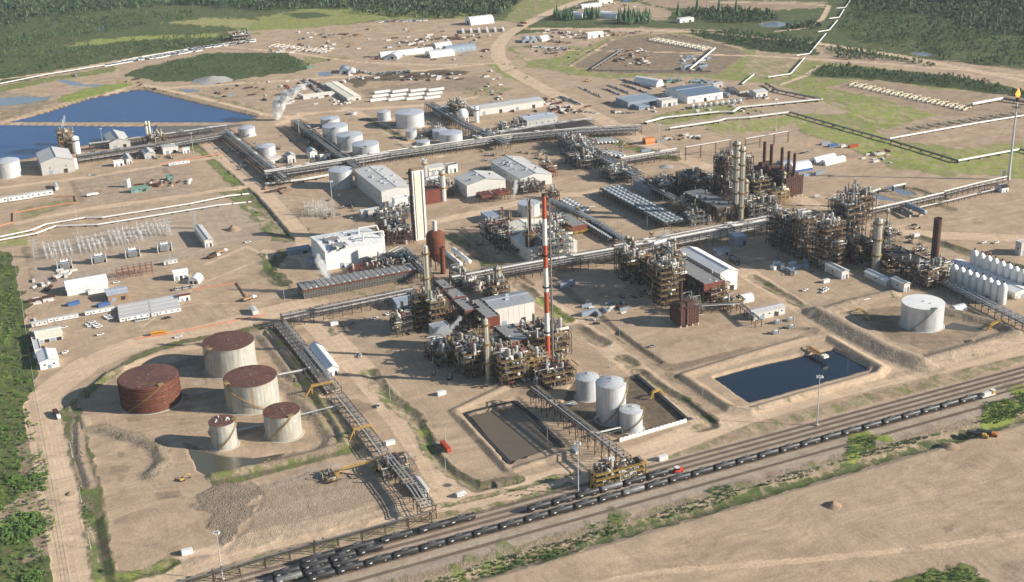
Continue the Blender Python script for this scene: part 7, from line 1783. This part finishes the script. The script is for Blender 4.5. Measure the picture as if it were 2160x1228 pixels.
# steam
def steam(label,px,py,z0,pts,dens=.09,seed=1):
    zm=max(p[2] for p in pts)+2.;m=bpy.data.materials.new('steam');m.use_nodes=True;t=m.node_tree;L=t.links.new;t.nodes.remove(t.nodes['Principled BSDF']);v=nd(t,'ShaderNodeVolumePrincipled');v.inputs['Color'].default_value=(1,1,1,1);v.inputs['Anisotropy'].default_value=.3
    R=max(p[3] for p in pts);tc=nd(t,'ShaderNodeTexCoord');n=nd(t,'ShaderNodeTexNoise');n.inputs['Scale'].default_value=1.5/R;n.inputs['Detail'].default_value=4;n.inputs['Roughness'].default_value=.6;mp=nd(t,'ShaderNodeMapping');mp.inputs['Location'].default_value=(seed*7.,0,0);L(tc.outputs['Object'],mp.inputs[0]);L(mp.outputs[0],n.inputs['Vector'])
    sp=nd(t,'ShaderNodeSeparateXYZ');L(tc.outputs['Object'],sp.inputs[0])
    def M(op,a,b=None):
        q=nd(t,'ShaderNodeMath',operation=op)
        for i,k in enumerate((a,b)):
            if k is None: continue
            if isinstance(k,(int,float)): q.inputs[i].default_value=k
            else: L(k,q.inputs[i])
        return q.outputs[0]
    zn=M('DIVIDE',sp.outputs[2],zm);S=max(60.,R*2)
    def curve(idx,off,sc):                      # centre line and width as functions of height
        c=nd(t,'ShaderNodeFloatCurve');L(zn,c.inputs['Value']);cu=c.mapping.curves[0];P_=sorted((p[2]/zm,(p[idx]+off)/sc) for p in pts)
        cu.points[0].location=P_[0];cu.points[1].location=(1.,P_[-1][1])
        for q in P_[1:]: cu.points.new(*q)
        c.mapping.update();return M('MULTIPLY',c.outputs[0],sc)
    dx=M('SUBTRACT',sp.outputs[0],M('SUBTRACT',curve(0,S/2,S),S/2));dy=M('SUBTRACT',sp.outputs[1],M('SUBTRACT',curve(1,S/2,S),S/2))
    d=M('DIVIDE',M('SQRT',M('ADD',M('MULTIPLY',dx,dx),M('MULTIPLY',dy,dy))),M('MAXIMUM',curve(3,0,S),.3))
    e=M('SUBTRACT',M('ADD',1.,M('MULTIPLY',M('SUBTRACT',n.outputs['Fac'],.5),3.2)),M('MULTIPLY',d,1.25))
    r=nd(t,'ShaderNodeMapRange',i1=0.,i2=.6,i3=0.,i4=dens);L(e,r.inputs[0]);L(r.outputs[0],v.inputs['Density']);L(v.outputs[0],t.nodes['Material Output'].inputs['Volume']);MT['steam%d'%seed]=m
    x,y=G(px,py,z0);b=MB();n_=16;V_=[];F_=[];pp=[(0,0,-.5,pts[0][3]*1.6)]+[(a,c,z,q*1.6) for a,c,z,q in pts[1:]];pp.append((pp[-1][0],pp[-1][1],zm,pp[-1][3]))
    for dx_,dy_,dz,q in pp:
        for i in range(n_): a=2*math.pi*i/n_;V_.append((dx_+q*math.cos(a),dy_+q*math.sin(a),dz))
    K=len(pp)
    for k in range(K-1):
        for i in range(n_): j=(i+1)%n_;F_.append((k*n_+i,k*n_+j,k*n_+n_+j,k*n_+n_+i))
    F_.append(tuple(range(n_-1,-1,-1)));F_.append(tuple((K-1)*n_+i for i in range(n_)));b.add(V_,F_,True)
    o=tag(b.build('steam_plume','steam%d'%seed),label,'steam');o.location=(x,y,z0)
steam('big white steam plume rising at the far end of the dark racks',584,252,1,[(0,0,0,3),(1,0,5,6),(2,-1,11,9),(5,-2,19,11),(10,-5,27,13),(18,-9,34,13),(28,-13,39,12),(40,-17,42,8)],1.1,1)
steam('wisp of steam above the yellowed tower at the pond',131,276,20,[(0,0,0,1),(1,-1,6,2.2),(3,-2,12,3),(5,-3,17,2)],.35,2)
steam('thin steam drifting off the cooling tower bank',690,585,14,[(0,0,0,4),(-1,0,4,6),(-2,1,9,6),(-4,2,14,5),(-5,3,19,2)],.35,3)
steam('wisp of steam in front of the red walled central cooler',950,710,12,[(0,0,0,.6),(.5,0,4,1.8),(3,-1,9,3),(7,-3,14,2.5)],.35,4)
steam('steam wisp among the dark structures of the right cluster',1785,470,16,[(0,0,0,1.5),(-1,0,5,3),(0,0,10,3.2),(1,0,15,2)],.4,5)
steam('faint steam above the brown slatted cooler row',1084,415,6,[(0,0,0,1.5),(1,0,5,3),(2,0,10,4),(3,0,15,2.5)],.3,6)
# ---------------- vegetation ----------------
nr=np.random.RandomState(3)
def scatter(name,label,polys,spacing,protos,mats,smin,smax,kindv='stuff',mask=None,jit=.9,cull=.0):
    PT=[]
    for poly in polys:
        pt=[G(*p) for p in poly];xs=[p[0] for p in pt];ys=[p[1] for p in pt]
        gx,gy=np.meshgrid(np.arange(min(xs),max(xs),spacing),np.arange(min(ys),max(ys),spacing));gx=gx.ravel()+nr.uniform(-jit,jit,gx.size)*spacing;gy=gy.ravel()+nr.uniform(-jit,jit,gy.size)*spacing
        k=polysd(gx,gy,pt)+fbm(gx,gy,40,8)*spacing*3<0;cl=vn(gx,gy,spacing*7,4)+.5>cull*nr.rand(gx.size)*2
        # keep what the valley view takes in (plus a margin)
        a=np.arctan2(gy,gx)-base;k&=(np.abs(a)<.50)&(np.hypot(gx,gy)<5200)&cl;PT.append(np.stack([gx[k],gy[k]],1))
    PT=np.concatenate(PT);n=len(PT)
    zi=np.array([zat(x,y) for x,y in PT]) if n<30000 else np.zeros(n)
    obs=[]
    for pi,(pv,pf) in enumerate(protos):
        sel=nr.rand(n)<1.0/(len(protos)-pi) if pi<len(protos)-1 else np.ones(n,bool)
        P_=PT[sel];Zs=zi[sel];PT=PT[~sel];zi=zi[~sel];n=len(PT)
        m=len(P_);
        if not m: continue
        s=nr.uniform(smin,smax,m);a=nr.uniform(0,6.28,m);c,d=np.cos(a),np.sin(a);hs=s*nr.uniform(.8,1.25,m)
        V=np.empty((m,len(pv),3));V[:,:,0]=P_[:,0,None]+s[:,None]*(pv[:,0]*c[:,None]-pv[:,1]*d[:,None]);V[:,:,1]=P_[:,1,None]+s[:,None]*(pv[:,0]*d[:,None]+pv[:,1]*c[:,None]);V[:,:,2]=Zs[:,None]-.2+hs[:,None]*pv[:,2]
        Fx=(pf[None]+np.arange(m)[:,None,None]*len(pv)).reshape(-1,pf.shape[1]);obs.append((V.reshape(-1,3),Fx,mats[pi%len(mats)]))
    # one mesh, one slot per leaf tone
    off=0;VV_=[];FF=[];MI=[];names=[]
    for V,Fx,mm in obs:
        if mm not in names: names.append(mm)
        VV_.append(V);FF.append(Fx+off);MI.append(np.full(len(Fx),names.index(mm)));off+=len(V)
    o=fastmesh(name,np.concatenate(VV_),np.concatenate(FF),names,smooth=False);o.data.polygons.foreach_set('material_index',np.concatenate(MI).astype(np.int32));o.data.update()
    o['kind']=kindv;o['label']=label;return o
def conifer(h=1.,seed=0):
    r_=np.random.RandomState(seed);v=[];f=[];L=4
    for k in range(L):
        z0=h*(.10+.22*k);z1=h*(.42+.2*k);r=h*.21*(1-k/(L+.4));n=6;b=len(v)
        for i in range(n): a=i*6.283/n+r_.rand()*.5+k;q=r*(.7+.6*r_.rand());v.append((q*math.cos(a),q*math.sin(a),z0-h*.03*r_.rand()))
        v.append((0,0,min(h,z1)))
        f+=[(b+i,b+(i+1)%n,b+n) for i in range(n)]
    return np.array(v),np.array(f)
def leafy(h=1.,w=.7,n=46,seed=0,leaf=.13,low=.12):
    r_=np.random.RandomState(seed);v=[];f=[];cs=[(r_.uniform(-.25,.25)*w,r_.uniform(-.25,.25)*w,h*r_.uniform(.4,.75),r_.uniform(.22,.36)) for _ in range(5)]
    for i in range(n):
        cx,cy,cz,cr=cs[i%5];d=r_.normal(size=3);d/=np.linalg.norm(d);p=np.array([cx,cy,cz])+d*cr*h*np.array([w,w,.9])*r_.uniform(.6,1.05);p[2]=max(p[2],h*low*r_.uniform(.5,1.4))
        a=r_.normal(size=3)+d*.3;a/=np.linalg.norm(a);b_=np.cross(a,d+r_.normal(size=3)*.6);b_/=np.linalg.norm(b_)+1e-6;s=leaf*r_.uniform(.6,1.4);b=len(v)
        v+=[tuple(p+a*s),tuple(p+b_*s*.8),tuple(p-a*s*.9-b_*s*.3)];f.append((b,b+1,b+2))
    b=len(v);v+=[(-.03*h,0,0),(.03*h,0,0),(0,0,h*.7)];f.append((b,b+1,b+2));b=len(v);v+=[(0,-.03*h,0),(0,.03*h,0),(0,0,h*.7)];f.append((b,b+1,b+2))
    return np.array(v),np.array(f)
CN=[conifer(1,s) for s in range(2)];LF=[leafy(1,.7,34,s,.17) for s in range(3)];BU=[leafy(.8,1.1,80,s+9,.13,.02) for s in range(3)]
scatter('forest','dark mature forest along the top edge',[[(-200,-160),(560,-160),(1130,-120),(1120,2),(1060,30),(900,22),(760,6),(600,6),(480,4),(350,14),(200,26),(90,36),(0,60),(-200,90)]],13,LF+CN,['leafd','leafo','leafd'],9,15)
scatter('forest','dark mature forest filling the top right corner',[[(1830,-120),(2400,-120),(2400,90),(2160,76),(2060,60),(1960,36),(1850,28),(1800,10)]],11,LF+CN,['leafd','leafd','leafo'],9,16)
scatter('forest','band of dark trees behind the far storage yard',[[(350,4),(640,0),(1110,4),(1060,32),(960,40),(800,30),(700,20),(560,22),(460,18)]],11,LF+CN,['leafd','leafo'],9,15)
scatter('scrub','young scrub woodland on the left behind the pipeline',[[(-100,60),(0,50),(200,26),(420,22),(420,36),(280,60),(200,72),(120,84),(0,100)],[(-100,95),(120,86),(210,92),(330,82),(430,68),(470,78),(460,94),(330,110),(220,132),(100,152),(-20,172)]],8.5,LF,['leafm','leafo','leafd'],3.,7,cull=.4)
scatter('scrub','dark scrub island left of the storage yards',[[(290,150),(330,136),(440,114),(560,112),(650,130),(640,144),(560,158),(470,168),(340,168)]],7,LF,['leafm','leafo','leafd'],2.2,5.,cull=.35)
scatter('scrub','green scrub below the right hand forest',[[(1800,20),(1880,32),(1960,40),(2060,62),(2160,78),(2400,100),(2400,180),(2160,152),(2000,126),(1880,100),(1800,84),(1770,60)]],8,LF,['leafm','leafo','leafd'],4,8,cull=.35)
scatter('scrub','scrub strips between the right hand lanes and pads',[[(1450,66),(1560,68),(1718,92),(1725,114),(1600,108),(1500,84)],[(1715,142),(1800,142),(2000,160),(2160,192),(2400,240),(2400,256),(2160,204),(2000,184),(1850,168),(1718,160)],[(1740,100),(1800,104),(1880,122),(1980,140),(1900,132),(1760,124)],[(1620,76),(1720,86),(1700,110),(1640,98)]],6.5,LF,['leafd','leafm'],3.5,7)
scatter('scrub','light meadow bushes around the far brown pad',[[(1180,125),(1290,86),(1440,74),(1460,78),(1290,92),(1210,136)],[(1090,75),(1300,66),(1440,66),(1290,78),(1180,98)],[(1060,128),(1130,172),(1120,180),(1050,150)]],9,BU,['leafm','leafo'],2.,4,cull=.6)
scatter('scrub','trees behind the white box shed at the top right',[[(1450,24),(1520,20),(1620,26),(1640,44),(1560,50),(1470,44)],[(1640,56),(1720,52),(1740,60),(1660,66)],[(1470,30),(1440,36),(1450,44)]],7,LF+CN[:1],['leafd','leafo'],6,11)
scatter('bushes','dense bushes of the left verge outside the fence',[[(-160,528),(16,540),(30,600),(46,700),(66,800),(84,900),(100,1000),(110,1080),(100,1228),(110,1400),(-400,1400),(-400,900)]],2.7,BU+LF[:1],['leafm','leafy','leafy','leafo'],1.,3.0,cull=.55)
scatter('bushes','bright yellow green willow clump at the lower left',[[(-10,1110),(30,1085),(78,1078),(98,1090),(92,1125),(50,1150),(0,1160)],[(50,1215),(95,1200),(100,1228),(60,1250)],[(10,1010),(100,1000),(110,1040),(40,1040)]],1.9,BU,['leafy','leafm'],1.6,3.)
scatter('bushes','strip of green growth at the foot of the railway embankment',[[(600,1330),(860,1256),(1080,1192),(1300,1122),(1560,1042),(1900,944),(2300,830),(2300,822),(1900,932),(1560,1032),(1300,1108),(1080,1176),(860,1240),(600,1312)]],1.7,BU,['leafm','leafd','leafm','leafy'],.8,2.0,cull=.12)
scatter('bushes','clumps of bright weeds on the railway embankment',[[(1240,1118),(1275,1085),(1315,1085),(1300,1115)],[(1780,968),(1795,925),(1860,915),(1840,950)],[(2075,898),(2085,850),(2150,842),(2170,870)],[(2130,830),(2250,800),(2250,850),(2165,860)],[(1490,1000+38),(1520,1020),(1550,1030),(1520,1045)]],1.8,BU,['leafy','leafm'],.8,2.2,cull=.2)
scatter('bushes','green growth at the lower right corner of the sand field',[[(1890,1240),(1960,1206),(2030,1197),(2080,1220),(2120,1300),(1800,1320)]],2,BU,['leafm','leafy'],.8,2.,cull=.3)
scatter('bushes','weeds in the ditches of the plant',[[(520,410),(545,412),(610,490),(595,498)],[(445,312),(462,330),(476,345),(462,330)],[(545,535),(600,590),(608,604),(560,575)],[(470,375),(500,385),(508,398),(488,394)],[(890,890),(905,900),(950,990),(935,985)],[(150,1000),(175,1010),(205,1120),(190,1110)],[(160,880),(185,980),(175,985),(152,900)],[(210,1190),(235,1228),(340,1205),(350,1195),(240,1215)],[(640,780),(650,790),(660,830),(640,800)],[(590,975),(690,950),(720,950),(560,985)],[(1145,640),(1160,640),(1198,672),(1190,676)],[(1020,1035),(1150,1028),(1215,1004),(1160,1035),(1040,1060)],[(1720,665),(1770,690),(1740,690)]],2.3,BU,['leafm','leafo'],.5,1.5,cull=.6)
# individual trees of the wooded camp
def p_spruce():
    t=thing('spruce_tree','spruce','tree');v,f=conifer(1,5);v2=[];f2=[]
    r_=random.Random(2);m=MB()
    for k in range(7):
        z=.12+.12*k;r=.19*(1-k/7.6);n=9;o=[]
        vs_=[(r*(.65+.6*r_.random())*math.cos(i*6.283/n),r*(.65+.6*r_.random())*math.sin(i*6.283/n),z-.03*r_.random()) for i in range(n)]+[(0,0,min(1,z+.22))]
        m.add(vs_,[(i,(i+1)%n,n) for i in range(n)])
    m.build('crown','leafd',t);MB().lathe(0,0,[(.018,0),(.008,.6)],6).build('trunk','bark',t);return t
SPR=Proto(p_spruce)
for grp,(x0,x1,y0,y1,n) in {'left of the first peaked hall':(1168,1212,34,44,26),'between the two peaked halls':(1232,1264,34,42,18),'right of the second peaked hall':(1300,1372,38,52,46)}.items():
    for i,(a_,b_) in enumerate(sorted((rnd.uniform(x0,x1),rnd.uniform(y0,y1)) for _ in range(n))):
        g_=G(a_,b_);s=rnd.uniform(14,24);SPR.put(g_[0],g_[1],0,rnd.random()*6,ORD[i]+' dark spruce from the left standing '+grp,'spruces '+grp,sc=(s,s,s))
for i,(x,y) in enumerate(((1516,22),(1470,20),(1552,24),(1430,30))): g_=G(x,y+8);SPR.put(g_[0],g_[1],0,0,'%s lone tall spruce right of the wooded camp'%ORD[i],'lone spruces',sc=(26,26,30))
print('objects',len(bpy.data.objects))

for o in C.objects:
    if o.parent is None and 'label' in o and not(4<=len(str(o['label']).split())<=16) and 'kind' not in o: print('LBL',o['label'])
